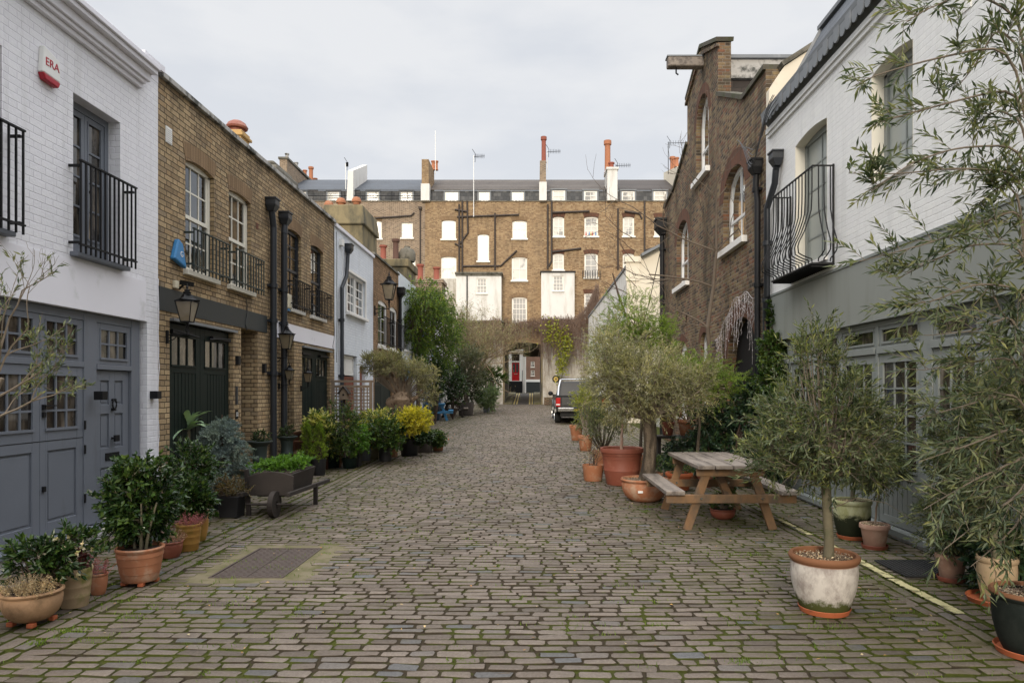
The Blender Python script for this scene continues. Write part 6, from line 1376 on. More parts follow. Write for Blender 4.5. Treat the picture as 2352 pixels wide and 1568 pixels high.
    t, (X, Y, z), rg = potted('potted_cordyline', 'bright green spiky cordyline left of the gnarled olive trunk', 'potted plant', PX(890, 985, 24, 965), 'cyl', m_terra)
    m = MB(); strap(m, rg, (X, Y, z), 34, .62, .035, (.2, 1.5), .5); m.build('leaves', l_moss, t, smooth=True)
    t, (X, Y, z), rg = potted('potted_yucca', 'dark spiky yucca right of the gnarled olive trunk by the blue doors', 'potted plant', PX(985, 975, 24, 955), 'cyl', m_terra)
    m = MB(); strap(m, rg, (X, Y, z), 36, .75, .035, (.2, 1.5), .4); m.build('leaves', l_laurel, t, smooth=True)
left_pots()
def old_olive():
    rg = np.random.default_rng(4); Y = 17.0; X = (915 - 1225)*Y/F; g = gzf(Y); t = thing('olive_tree', 'ancient gnarled olive tree with fat twisted trunk among the left pots', 'tree', (X, Y, g))
    T = MB(); k = 16; hs = np.linspace(0, 1.3, 16); V = []
    for i, h in enumerate(hs):
        r = np.interp(h, [0, .3, .6, .9, 1.1, 1.3], [.27, .20, .19, .30, .37, .18]); cx = X - .12 + .22*h + .06*math.sin(h*4)
        for j in range(k):
            a = j*6.283/k; rr = r*(1 + .16*math.sin(3*a + h*5) + .10*math.sin(7*a - h*9) + rg.normal()*.05); V.append((cx + rr*math.cos(a), Y + rr*math.sin(a)*.8, g + .1 + h))
    V.append((X + .15, Y, g + 1.45)); q = [[i*k + j, i*k + (j + 1) % k, (i + 1)*k + (j + 1) % k, (i + 1)*k + j] for i in range(15) for j in range(k)]
    T.add(V, q, [[15*k + j, 15*k + (j + 1) % k, 16*k] for j in range(k)])
    top = np.array([X + .1, Y, g + 1.25])
    ends = [(860, 855), (885, 840), (925, 835), (950, 850), (975, 895)]
    for e in ends:
        c, _ = CX(*e, 10, 10, Y); c = np.array(c); m = (top + c)/2 + rg.normal(size=3)*.08; T.tube([top - [0, 0, .2], m, c], [.08, .05, .025], 7)
    T.build('trunk', m_barkO, t, smooth=True)
    L, B = MB(), MB()
    for (x, y, w, h, n) in ((855, 838, 50, 50, 26), (895, 835, 90, 60, 56), (945, 845, 70, 50, 34), (975, 865, 60, 60, 30), (985, 905, 50, 60, 20)):
        C, R = CX(x, y, w, h, Y); crown(L, B, rg, C, R, n, 8, 15, .18, .05, .012, root=top, hollow=.2, limb=.012, tw=.003)
    B.build('branches', m_twig, t); L.build('foliage', l_oliveb, t)
old_olive()
def far_left_green():
    rg = np.random.default_rng(11)
    t = thing('climbing_vine', 'big mass of fresh green vine hanging over the pale houses', 'vine', (-4.2, 27, .2)); L, B = MB(), MB()
    B.tube([(-4.4, 26, .3), (-4.35, 26, 3.0), (-4.2, 26.6, 5.3)], [.09, .07, .05], 7); B.tube([(-4.4, 30, .3), (-4.35, 30, 3.0), (-4.2, 28, 5.3)], [.07, .05, .04], 7)
    for (x, y, w, h, Y, n) in ((975, 690, 95, 90, 25, 70), (1010, 720, 90, 110, 27, 80), (960, 780, 66, 120, 25.5, 60), (1005, 800, 80, 120, 28, 60), (1035, 760, 60, 120, 29, 40), (950, 730, 50, 100, 24.5, 40)):
        C, R = CX(x, y, w, h, Y); crown(L, B, rg, C, (R[0]*.75, R[0]*1.6, R[2]*.85), int(n*.62), 7, 14, .62, .085, .05, root=(-4.3, Y, 3.5), hollow=.3, droop=2.2, up=.05, limb=.02, tw=.004, jit=.2)
    B.build('stems', m_twigd, t); L.build('foliage', l_vine, t)
    t = thing('shrub', 'dense dark evergreen shrub under the hanging vine beside the blue tables', 'shrub', (-4.0, 29, .3)); L, B = MB(), MB()
    for (x, y, w, h, Y, n) in ((1040, 880, 60, 90, 30.5, 50), (1000, 870, 40, 80, 27, 30), (1075, 890, 60, 100, 34, 40), (1120, 880, 40, 70, 40, 26)):
        C, R = CX(x, y, w, h, Y); crown(L, B, rg, C, R, n, 8, 13, .3, .08, .05, root=(C[0], C[1], gzf(Y)), limb=.02, tw=.004)
    B.build('branches', m_twigd, t); L.build('foliage', l_dark, t)
    t = thing('bare_shrub', 'large twiggy bare brown shrub between the vine and the archway', 'shrub', (-3.2, 37, .4)); B = MB(); tips = []
    for i in range(12): bare(B, rg, (-3.5 + rg.uniform(-.3, .3), 37 + rg.uniform(-.5, .5), gzf(37) + 1.6), (rg.uniform(-.6, 1.1), rg.uniform(-.4, .4), 1.3), 1.75, .05, 4, .6, .15, (3, 5), .14, .72, tips)
    B.build('branches', M('brown_twig', (.22, .16, .10), .9, .2, 5, 0), t); L = MB(); P = np.array([p for p, _, _ in tips]); P = np.repeat(P, 5, 0) + rg.normal(size=(len(P)*5, 3))*.10
    L.leaves(P, unit(rg.normal(size=P.shape)), unit(rg.normal(size=P.shape)), .06, .03); L.build('foliage', l_oliveb, t)
    p = PX(1070, 955, 38, 924); t, (X, Y, z), rg = potted('potted_olive', 'olive tree in a very large smooth brown-grey pot left of the archway', 'potted plant', p, 'cyl', m_bgrey, CX(1072, 850, 92, 120, p[1]), l_laurel2, 21, stem=(.06, 1.6, m_bark), nc=90, nt=9, nl=14, tl=.4, ll=.10, lw=.03, hollow=.3, limb=.02, tw=.004)
    potted('potted_shrub', 'wide pale green leafy shrub with small square grey pot near the arch', 'potted plant', PX(1117, 947, 15, 936), 'square', m_mgrey, CX(1118, 915, 62, 56, 35.5), l_fern2, 22, nc=44, nt=9, nl=12, tl=.25, ll=.12, lw=.035, hollow=.2, limb=.012)
    Y = 38.; X = (1130 - 1225)*Y/F; t = thing('palm', 'small bushy palm with fan of green fronds by the arch', 'palm', (X, Y, gzf(Y))); B = MB(); B.tube([(X, Y, gzf(Y)), (X, Y, 2.1)], [.14, .12], 9); B.build('trunk', m_bark, t)
    L = MB()
    for i in range(26):
        a = rg.uniform(0, 6.28); e = rg.uniform(-.2, 1.3); c = np.array([X, Y, 2.1]) + np.array([math.cos(a)*math.cos(e), math.sin(a)*math.cos(e), math.sin(e)])*.55
        hd = unit(c - [X, Y, 2.1]); L.segs(np.array([[X, Y, 2.1]]), c[None], .01, .008)
        n = 18; L.leaves(np.repeat(c[None], n, 0), unit(hd + rg.normal(size=(n, 3))*.55), unit(rg.normal(size=(n, 3))), .55, .05)
    L.build('fronds', l_ivy, t)
    t = thing('dead_creeper', 'curtain of dry brown creeper hanging over the arch and white wall', 'creeper', (1.5, 49.8, .6)); B, L = MB(), MB()
    n = 2400; v = rg.uniform(1085, 1375, n); y0 = np.interp(v, [1095, 1130, 1180, 1240, 1250, 1320, 1345, 1375], [760, 738, 748, 742, 738, 738, 715, 655]) + rg.normal(size=n)*7
    ln = np.interp(v, [1085, 1130, 1165, 1240, 1250, 1300, 1375], [110, 100, 36, 30, 120, 105, 150])*rg.uniform(.15, 1.1, n)*np.where(rg.random(n) < .5, .4, 1); Dp = np.where(v > 1325, 47.5, 48.6) + rg.uniform(-.15, .35, n); Dp = np.where((v > 1150) & (v < 1243), 49.7, Dp)
    A = np.stack([(v - 1225)*Dp/F, Dp, H0 + (897 - y0)*Dp/F], -1); E = A + np.stack([rg.normal(size=n)*.22, rg.normal(size=n)*.08, -ln*Dp/F], -1); Mi = (A + E)/2 + rg.normal(size=(n, 3))*.08
    B.segs(A, Mi, .014, .011); B.segs(Mi, E, .011, .006); n2 = 700; i = rg.integers(0, n, n2); S = A[i] + (E - A)[i]*rg.random((n2, 1)); B.segs(S, S + rg.normal(size=(n2, 3))*np.array([.5, .1, .25]), .010, .006)
    B.build('stems', M('dry_brown_creeper_stem', (.20, .135, .10), .9, .3, 8, 0), t)
    i = rg.integers(0, n, 2600); P = A[i] + (E - A)[i]*rg.random((2600, 1)) + rg.normal(size=(2600, 3))*.08; L.leaves(P, unit(rg.normal(size=P.shape) + [0, 0, -.6]), unit(rg.normal(size=P.shape)), .09, .04); L.build('dry_leaves', l_dead, t)
    L = MB()
    for (x, y, w, h) in ((1270, 765, 40, 50), (1300, 790, 34, 50), (1290, 835, 24, 50)):
        P = np.stack([(x + rg.normal(size=260)*w/3.2 - 1225)*48.4/F, np.full(260, 48.4) + rg.normal(size=260)*.1, H0 + (897 - y - rg.normal(size=260)*h/3)*48.4/F], -1); L.leaves(P, unit(rg.normal(size=P.shape)), unit(rg.normal(size=P.shape) + [0, -1, 0]), .16, .13)
    L.build('fresh_leaves', l_yel if False else leafmat('yellow_green_creeper_leaves', [(.20, .22, .02), (.34, .34, .04), (.12, .16, .02)]), t)
far_left_green()
def right_side():
    G = 'plant pots along the right of the mews'
    # near olive in the whitened pot
    p = PX(1893, 1420, 163, 1275, .66); t, (X, Y, z), rg = potted('potted_olive', 'lollipop olive tree in the big white-bloomed terracotta pot nearest the camera', 'potted plant', p, 'belly', m_potA, None, None, 31, soil=m_gravel, saucer=(.175, m_terraO), group=G)
    S = MB(); S.tube([(X + .03, Y, z - .02), (X + .035, Y, z + .12), (X + .022, Y, z + .30), (X + .015, Y, z + .47), (X + .01, Y, z + .62)], [.040, .034, .032, .033, .026], 14); S.build('trunk', m_barkG, t, smooth=True); root = (X + .01, Y, z + .55)
    L, T = MB(), MB(); crown(L, T, rg, CX(1888, 985, 345, 300, Y)[0], (.42, .42, .40), 62, 7, 14, .23, .058, .0135, root=root, hollow=.1, limb=.012, tw=.0016, jit=.12, nlimb=34)
    crown(L, T, rg, (X - .26, Y - .02, 1.08), (.26, .26, .22), 24, 8, 13, .18, 0.054, .0125, root=root, limb=.010, tw=.0016)
    crown(L, T, rg, (X + .28, Y, 1.22), (.24, .26, .26), 22, 8, 13, .18, 0.054, .0125, root=root, limb=.010, tw=.0016)
    crown(L, T, rg, (X - .10, Y, 1.80), (.15, .16, .18), 9, 6, 13, .24, 0.054, .0125, root=root, up=1.1, limb=.010, tw=.0016); crown(L, T, rg, (X + .16, Y, 1.66), (.16, .16, .14), 8, 6, 13, .22, 0.054, .0125, root=root, up=1.1, limb=.010, tw=.0016)
    n = 11; a = rg.uniform(0, 6.28, n); S0 = np.repeat(np.array([root]), n, 0) + rg.normal(size=(n, 3))*.1; 
    for i in range(n):
        d = np.array([math.cos(a[i]), math.sin(a[i]), rg.uniform(.0, .4)])*.75; T.tube([S0[i], S0[i] + d*.25 + [0, 0, .05], S0[i] + d*.5 - [0, 0, .02], S0[i] + d*.72 - [0, 0, .16]], [.004, .003, .002, .001], 4, caps=False)
    T.build('branches', m_twig, t); L.build('foliage', l_olive, t)
    # picnic table side
    p = PX(1957, 1242, 92, 1150); potted('potted_olive', 'mossy black and pale green tall pot with bushy olive by the sage doors', 'potted plant', p, 'belly', m_potB, CX(1965, 1010, 120, 170, p[1]), l_oliver, 32, soil=m_gravel, saucer=(p[2]*.8, m_terraO), stem=(.022, .75, m_barkG), group=G, nc=44, nt=8, nl=12, tl=.17, ll=.056, lw=.015, hollow=.2, limb=.010)
    p = PX(2009, 1264, 72, 1206); potted('potted_olive', 'small pink clay pot with thin cane and little olive ball', 'potted plant', p, 'classic', m_terraP, CX(2020, 1085, 110, 90, p[1]), l_olive, 33, soil=m_gravel, saucer=(p[2]*.9, m_terraD), stem=(.009, .62, m_woodt), group=G, nc=36, nt=8, nl=13, tl=.13, ll=.05, lw=.013, hollow=.2, limb=.006)
    p = PX(2185, 1340, 78, 1275); potted('potted_shrub', 'tan clay pot tucked behind the rubber mat under overhanging olive', 'potted plant', p, 'classic', m_terraP, CX(2190, 1190, 130, 130, p[1]), l_oliver, 34, soil=m_gravel, saucer=(p[2]*.9, m_terraD), group=G, nc=46, nt=7, nl=12, tl=.16, ll=.056, lw=.015)
    p = PX(2290, 1392, 100, 1282); potted('potted_olive', 'pale stained pot on a wide orange saucer with a dense olive bush', 'potted plant', p, 'belly', m_terraG, CX(2270, 1010, 270, 430, p[1] + .15), l_oliver, 35, soil=m_gravel, saucer=(.20, m_terraO), stem=(.02, .8, m_barkG), group=G, nc=130, nt=8, nl=13, tl=.18, ll=.058, lw=.0145, hollow=.2, limb=.010)
    p = PX(2320, 1372, 70, 1300); potted('potted_shrub', 'dark broad-leaved bush low down between the two right-hand orange saucers', 'potted plant', p, 'cyl', m_plast, CX(2300, 1270, 150, 150, p[1]), l_laurel, 37, group=G, nc=40, nt=7, nl=8, tl=.14, ll=.075, lw=.035, hollow=.2, limb=.006)
    X, Y = 2.93, 4.02; t = thing('olive_tree', 'tall olive tree in a dark glossy pot whose long branches hang in from the right', 'tree', (X, Y, 0)); rg = np.random.default_rng(36)
    z = pot(t, X, Y, .205, .36, 'belly', m_potC, m_gravel, saucer=(.19, m_terraO)); S = MB(); S.tube([(X, Y, z), (X + .04, Y, 1.0), (X + .10, Y + .03, 1.9), (X + .06, Y, 2.9)], [.04, .035, .03, .018], 10); S.build('trunk', m_barkG, t, smooth=True)
    L, T = MB(), MB()
    def bough(z0, pts, sub=16, seed=0, D=(3.9, 4.1), leafn=14, sl=.26):
        r2 = np.random.default_rng(seed); P = [np.array([X + .06, Y, z0])]
        for i, (x, y) in enumerate(pts): q = D[0] + (D[1] - D[0])*i/len(pts); P.append(np.array([(x - 1225)*q/F, q, H0 + (897 - y)*q/F]))
        P = np.array(P); s = np.linspace(0, len(P) - 1, 24); idx = np.arange(len(P)); Q = np.stack([np.interp(s, idx, P[:, k]) for k in range(3)], -1)
        for _ in range(3): Q[1:-1] = (Q[:-2] + Q[1:-1]*2 + Q[2:])/4
        T.tube(Q, np.linspace(.009, .0022, 24), 5, caps=False)
        ln = np.linalg.norm(np.diff(Q, axis=0), axis=1).sum()
        k = int(sub*.72*ln/.8); ti = r2.uniform(.12, 1, k); b = np.stack([np.interp(ti*23, np.arange(24), Q[:, c]) for c in range(3)], -1)
        dd = unit(Q[-1] - Q[0]); d = unit(dd*.7 + r2.normal(size=(k, 3))*.75 + [0, 0, -.05]); l = sl*r2.uniform(.5, 1.25, (k, 1))*(1.15 - ti[:, None]*.4)
        m = b + d*l*.5; e = m + unit(d + np.array([0, 0, -.35]))*l*.5; T.segs(b, m, .0022, .0018); T.segs(m, e, .0018, .001)
        A, Dr = along(r2, b, m, e, leafn, .9)
        n = k*leafn; L.leaves(A.reshape(-1, 3), Dr.reshape(-1, 3), unit(r2.normal(size=(n, 3))*.6 + [0, -.4, .8]), .080*r2.uniform(.6, 1.2, n), .0160*r2.uniform(.7, 1.2, n))
    bough(2.6, [(2330, 95), (2125, 140), (2020, 170), (1965, 195)], 9, 1, sl=.2); bough(2.6, [(2352, 40), (2230, -20), (2120, 25), (2070, 60)], 16, 2); bough(2.4, [(2352, 192), (2165, 240), (2050, 272), (1998, 288)], 12, 3); bough(2.3, [(2352, 332), (2200, 338), (2095, 372), (2000, 440)], 15, 4)
    bough(2.1, [(2352, 395), (2200, 385), (2060, 400), (1950, 398)], 13, 5); bough(1.9, [(2352, 470), (2240, 520), (2130, 560), (1975, 600)], 15, 6); bough(1.8, [(2352, 560), (2230, 560), (2140, 600), (2060, 640)], 18, 7, sl=.3)
    bough(2.7, [(2352, 120), (2290, 60), (2240, 150), (2200, 200)], 18, 8); bough(2.2, [(2352, 280), (2290, 250), (2230, 300)], 20, 9); bough(1.6, [(2352, 660), (2240, 650), (2150, 690), (2090, 700)], 20, 10, sl=.3)
    for i, (a, b, c) in enumerate((((2330, 720), (2240, 760), (2130, 770)), ((2330, 820), (2230, 830), (2120, 850)), ((2330, 900), (2220, 930), (2110, 960)), ((2330, 980), (2230, 1020), (2110, 1060)), ((2330, 1060), (2240, 1100), (2120, 1170)), ((2335, 1140), (2260, 1190), (2170, 1260)), ((2340, 1200), (2290, 1250), (2230, 1300)), ((2345, 760), (2300, 720), (2270, 640)), ((2345, 460), (2310, 420), (2280, 440)))):
        bough(1.0 + .05*(8 - i), [a, b, c], 24, 20 + i, sl=.3)
    T.build('branches', m_twig, t); L.build('foliage', l_oliver, t)
    # big red-brown pot, bowl with heavy olive, small pots
    p = PX(1428, 1117, 98, 1028, .7); t, (X, Y, z), rg = potted('potted_tree', 'large dark red-brown banded pot with two slim stems', 'potted plant', p, 'big', m_terraD, CX(1430, 830, 200, 230, p[1]), l_oliveb, 41, stem=(.022, 1.15, m_terraP), group=G, nc=60, nt=8, nl=12, tl=.2, ll=.05, lw=.012)
    p = PX(1480, 1154, 108, 1098, .5); t, (X, Y, z), rg = potted('potted_olive', 'old olive with thick ridged trunk in a wide gravel-topped terracotta bowl', 'potted plant', p, 'bowl', m_terra, None, None, 42, soil=m_gravel, group=G)
    S = MB(); hs = np.linspace(0, .92, 12); k = 16; V = []
    for h in hs:
        r = np.interp(h, [0, .15, .5, .92], [.125, .10, .088, .10])
        for j in range(k): a = j*6.283/k; rr = r*(1 + .10*math.sin(5*a + h*3) + .06*math.sin(9*a - 4*h)); V.append((X + .03 + .05*math.sin(h*3) + rr*math.cos(a), Y + rr*math.sin(a), z - .02 + h))
    S.add(V, [[i*k + j, i*k + (j + 1) % k, (i + 1)*k + (j + 1) % k, (i + 1)*k + j] for i in range(11) for j in range(k)]); S.build('trunk', m_bark, t, smooth=True); root = (X + .05, Y, z + .85)
    L, T = MB(), MB(); crown(L, T, rg, *CX(1475, 885, 230, 190, Y), 130, 9, 15, .27, .062, .0105, root=root, hollow=.15, limb=.022, tw=.002, jit=.12, nlimb=40)
    crown(L, T, rg, *CX(1395, 845, 100, 160, Y), 34, 8, 14, .24, .062, .0105, root=root, limb=.014, tw=.002); crown(L, T, rg, *CX(1590, 890, 100, 130, Y), 26, 8, 14, .24, .062, .0105, root=root, limb=.014, tw=.002)
    T.build('branches', m_twig, t); L.build('foliage', l_oliveb, t)
    m = MB(); m.box((X - .075 - .06, Y - p[2]*.955, .16), (X - .01 - .06, Y - p[2]*.90, .19)); m.build('paper_label', m_whp, t)
    p = PX(1362, 1106, 50, 1067); t, (X, Y, z), rg = potted('potted_twigs', 'small terracotta pot of bare upright twigs left of the big red pot', 'potted plant', p, 'cyl', m_terra, group=G)
    T = MB(); 
    for i in range(14): bare(T, rg, (X + rg.normal()*.04, Y, z), (rg.normal()*.35, rg.normal()*.35, 1), .3, .005, 1, .4, .1, (1, 3))
    T.build('stems', m_twigd, t); L = MB(); spikes(L, rg, (X, Y, z), (.1, .1), 40, .5, .03, .008, 8); L.build('dry_leaves', l_heaC, t)
    potted('potted_shrub', 'terracotta pot of fine green foliage just left of the big red pot rim', 'potted plant', PX(1385, 1075, 50, 1035), 'classic', m_terra, CX(1385, 975, 110, 90, 12.6), l_olive, 44, group=G, nc=56, nt=9, nl=13, tl=.14, ll=.035, lw=.010, up=.8)
    potted('potted_shrub', 'orange clay pot with small round green bush nearest the pickup truck', 'potted plant', PX(1324, 1012, 32, 976), 'classic', m_terra, CX(1352, 950, 66, 60, 19.3), l_ivy, 45, group=G, nc=40, nt=8, nl=12, tl=.2, ll=.05, lw=.02)
    potted('potted_shrub', 'yellow-green flowering bush in a clay pot hiding the truck number plate', 'potted plant', PX(1345, 1036, 36, 1000), 'classic', m_terra, CX(1345, 925, 54, 90, 17), leafmat('yellow_green_leaves', [(.16, .20, .02), (.30, .30, .03), (.10, .15, .03)]), 46, group=G, nc=40, nt=8, nl=12, tl=.2, ll=.045, lw=.018)
    for i, (x, yf, w, yr, mm, lab) in enumerate(((1500, 1122, 46, 1085, m_terra, 'plain terracotta pot seen between bowl and table legs'), (1560, 1128, 64, 1085, m_terraO, 'bright orange pot with sprigs under the picnic table'), (1620, 1120, 44, 1080, m_terraD, 'dark clay pot half hidden behind the picnic table'), (1660, 1195, 60, 1168, m_terraD, 'shallow dark red saucer pot in the shade below the picnic table'))):
        potted('potted_shrub', lab, 'potted plant', PX(x, yf, w, yr), 'classic' if i < 3 else 'bowl', mm, CX(x, yr - 18, w*.9, 40, PX(x, yf, w, yr)[1]), l_ivy, 50 + i, group=G, nc=14, nt=6, nl=8, tl=.1, ll=.04, lw=.02)
    # feathery mimosas
    for i, (lab, x, Y, cs) in enumerate((('feathery bright green acacia behind the red-brown pot', 1470, 12.4, ((1455, 735, 140, 130, 56), (1425, 790, 140, 110, 48), (1510, 770, 100, 90, 34))), ('feathery green acacia in front of the arched black door', 1600, 11.4, ((1590, 850, 170, 80, 60), (1650, 885, 120, 80, 46), (1550, 900, 100, 90, 40))))):
        X = (x - 1225)*Y/F; t, (X, Y, z), rg = potted('potted_acacia', lab, 'potted plant', (X, Y, .2, .32), 'classic', m_terra, group='feathery green acacias')
        S = MB(); zt = H0 + (897 - cs[0][1] - 40)*Y/F; S.tube([(X, Y, z), (X + .05, Y, (z + zt)/2), (X, Y, zt)], [.03, .025, .015], 7); S.build('trunk', m_bark, t); L, T = MB(), MB()
        for (a, b, c, d, n) in cs:
            C, R = CX(a, b, c, d, Y); crown(L, T, rg, C, R, n, 7, 34, .26, .042, .0075, root=(X, Y, zt), hollow=.2, droop=.5, limb=.012, tw=.0022, perp=1.2)
        T.build('branches', m_twigd, t); L.build('foliage', l_fern, t)
    t, (X, Y, z), rg = potted('laurel_bush', 'dark drooping-leaved laurel bush between the picnic table and the brown house', 'shrub', (3.15, 11.6, .25, .3), 'cyl', m_dgrey, group=None); L, T = MB(), MB()
    for (a, b, c, d, n, Y) in ((1650, 985, 130, 150, 60, 11.8), (1730, 960, 120, 170, 56, 11.2), (1690, 1060, 180, 90, 56, 11.2), (1780, 1030, 100, 150, 36, 10.2), (1560, 1040, 80, 60, 24, 12.2)):
        C, R = CX(a, b, c, d, Y); crown(L, T, rg, C, R, n, 7, 9, .2, .105, .036, root=(X, Y, z), droop=1.0, up=-.1, hollow=.3, limb=.012)
    T.build('branches', m_twigd, t); L.build('foliage', l_laurel, t)
    t = thing('ivy', 'deep green ivy climbing the corner pipe between brown and white houses', 'climber', (3.75, 10.9, 0)); L, T = MB(), MB(); rg = np.random.default_rng(60); T.tube([(3.72, 10.9, 0), (3.70, 10.8, 1.5), (3.7, 10.9, 2.7)], [.03, .02, .01], 6)
    for (a, b, c, d, n, Y) in ((1790, 740, 50, 90, 26, 10.8), (1785, 810, 80, 90, 44, 10.6), (1770, 880, 90, 100, 50, 10.5), (1800, 930, 100, 110, 40, 10.2)):
        C, R = CX(a, b, c, d, Y); crown(L, T, rg, C, (R[0], R[0]*.6, R[2]), n, 8, 11, .13, .045, .036, root=(3.7, 10.8, C[2] - .3), hollow=.2, limb=.006)
    T.build('stems', m_twigd, t); L.build('foliage', l_ivy, t)
    # bare street tree
    t = thing('bare_tree', 'slender leafless tree standing against the brown gabled house', 'tree', (3.45, 13.6, .05)); rg = np.random.default_rng(71); T = MB()
    P = np.array([(3.40, 13.4, 0), (3.42, 13.4, .9), (3.50, 13.45, 1.9), (3.42, 13.4, 2.8), (3.56, 13.5, 3.6), (3.72 - .1, 13.5, 4.3), (3.62, 13.5, 5.3), (3.58, 13.4, 6.2), (3.62, 13.4, 7.0)]); T.tube(P, [.055, .05, .044, .038, .033, .026, .018, .011, .005], 9)
    for i, (j, d, l, r, dep) in enumerate(((2, (-.5, .2, .7), .7, .012, 2), (3, (.6, -.3, .6), .7, .014, 2), (3, (-.8, .2, .45), .9, .018, 3), (4, (-1, -.1, .5), 1.3, .022, 3), (4, (.7, -.5, .7), .9, .018, 3), (5, (-1, .1, .55), 1.3, .02, 3), (5, (.5, -.5, .8), .9, .016, 3), (5, (-.9, -.3, 1.0), 1.2, .016, 3), (6, (-.8, .1, .9), .9, .012, 3), (6, (.5, -.2, 1.0), .8, .012, 3), (7, (-.4, 0, 1), .8, .008, 2), (7, (.4, 0, 1), .7, .008, 2), (3, (-1.0, .0, .15), 1.1, .014, 3))):
        bare(T, rg, P[j], d, l, r, dep, .5, .12, (2, 4), .13)
    T.build('branches', M('dull_brown_bark', (.12, .092, .068), .9, .3, 12, .6, 60), t)
    t = thing('bare_sapling', 'tall thin leafless stem rising behind the silvery olive toward the arch', 'tree', (2.9, 17, .1)); T = MB(); rg = np.random.default_rng(72)
    bare(T, rg, (2.85, 16.8, 2.0), (-.15, 0, 1), 2.6, .03, 0, .3)
    for i in range(8): bare(T, rg, (2.6 - .02*i, 16.8, 3.2 + .30*i), (-1.0 + .2*rg.normal(), rg.normal()*.3, .7), .9, .010, 2, .5, .1, (2, 4), .14)
    T.tube([(2.9, 17, .1), (2.85, 16.8, 2.05)], [.04, .03], 6); T.build('branches', m_twigd, t)
def biased_pot(name, base, low, lowcol, thr, spots):
    t = NT(name); P = t.pos(); c = t.mix(t.rng(t.noise(t.pos((1, 1, .6)), 9, 7, .7), .42, .60), base, spots)
    sp = t.n('SeparateXYZ'); t.l(P, sp.inputs[0]); hz = t.m2('ADD', sp.outputs[2], t.m2('MULTIPLY', t.m2('SUBTRACT', t.noise(P, 9, 6, .7), .5), .26))
    c = t.mix(t.rng(hz, low, low + .05, 1, 0), c, lowcol)
    if thr: c = t.mix(t.rng(sp.outputs[2], thr, thr + .008), c, (.22, .10, .05))
    t.pbr(c, .8, t.bump(t.noise(P, 60, 4), .3, .004), spec=.2); return t.m
m_potA = biased_pot('white_bloomed_terracotta', (.55, .50, .44), .075, (.07, .075, .02), .348, (.30, .255, .225))
m_potB = biased_pot('moss_blackened_pot', (.42, .42, .26), .22, (.022, .026, .012), None, (.30, .30, .14))
m_potC = biased_pot('black_green_glazed_pot', (.012, .016, .013), -.2, (.012, .016, .013), .352, (.02, .024, .02))
right_side()
def left_sapling():
    rg = np.random.default_rng(81); X, Y = -3.42, 3.80; t = thing('olive_sapling', 'sparse half-bare olive sapling leaning in at the left edge', 'tree', (X, Y, 0)); z = pot(t, X, Y, .2, .3, 'classic', m_terra)
    T, L = MB(), MB(); tips = []; T.tube([(X, Y, z), (X + .15, Y, .9), (X + .34, Y, 1.35), (X + .46, Y, 1.62)], [.022, .019, .016, .014], 8)
    for i, (d, zz, l) in enumerate((((.8, 0, .5), 1.35, .5), ((.5, .1, 1), 1.5, .5), ((.2, 0, 1), 1.6, .6), ((.9, .1, .25), 1.5, .45), ((-.2, 0, 1), 1.6, .6), ((.6, 0, .8), 1.6, .55), ((.3, .1, 1), 1.7, .6))):
        bare(T, rg, (X + .20 + (zz - .9)*.30, Y, zz), d, l*.72, .007, 3, .42, .18, (2, 4), .12, .66, tips)
    P = np.array([p for p, _, _ in tips]); D = np.array([d for _, d, _ in tips]); k = rg.random(len(P)) < np.where(P[:, 2] < 1.95, .9, .25); P, D = P[k], D[k]
    P = np.repeat(P, 9, 0); D = np.repeat(D, 9, 0); A = P - D*rg.uniform(0, .14, (len(P), 1)); L.leaves(A, unit(D + rg.normal(size=A.shape)*.6), unit(rg.normal(size=A.shape)*.6 + [0, 0, .8]), .045*rg.uniform(.6, 1.2, len(A)), .010)
    T.build('branches', m_twig, t, smooth=True); L.build('foliage', l_oliver, t)
left_sapling()
def ground_green():
    rg = np.random.default_rng(90); L = MB(); n = 1100; X = rg.uniform(-3.6, 3.6, n); Y = 3.3 + rg.gamma(2.0, 2.6, n); k = (rg.random(n) < .25 + .75*np.clip((np.abs(X + .2) - .8)/2.4, 0, 1)); X, Y = X[k], Y[k]
    extra = [(GP(x, y)) for x, y in ((495, 1275), (150, 1450), (190, 1447), (120, 1470), (80, 1480), (260, 1370), (300, 1420), (470, 1290), (1500, 1165), (1520, 1160), (1480, 1175), (1390, 1050), (1970, 1330), (1830, 1310), (1700, 1520))]
    for (x, y) in list(zip(X, Y)) + extra*5:
        m = rg.integers(10, 34); s = rg.uniform(.02, .06); a = rg.normal(size=(m, 2))*np.array([s*1.6, s*.5]) + [x, y]; P = np.stack([a[:, 0], a[:, 1], gz(a[:, 1]) - .015], -1)
        L.leaves(P, unit(rg.normal(size=(m, 3))*.55 + [0, 0, 1]), unit(rg.normal(size=(m, 3)) + [0, -1, 0]), rg.uniform(.018, .050, m), .006)
    kind(L.build('grass', l_grass), 'stuff')
    L = MB(); n = 420; X = rg.uniform(-3.6, 3.6, n); Y = 3.6 + rg.gamma(1.8, 2.2, n); m = rg.random(n) < .3 + .7*(np.abs(X) > 1.6); X, Y = X[m], Y[m]; n = len(X); P = np.stack([X, Y, gz(Y) + .012], -1)
    d = rg.normal(size=(n, 3)); d[:, 2] *= .1; L.leaves(P, unit(d), unit(np.array([0, 0, 1.]) + rg.normal(size=(n, 3))*.2), rg.uniform(.012, .04, n), rg.uniform(.004, .020, n)); kind(L.build('leaf_litter', l_fleaf), 'stuff')
ground_green()
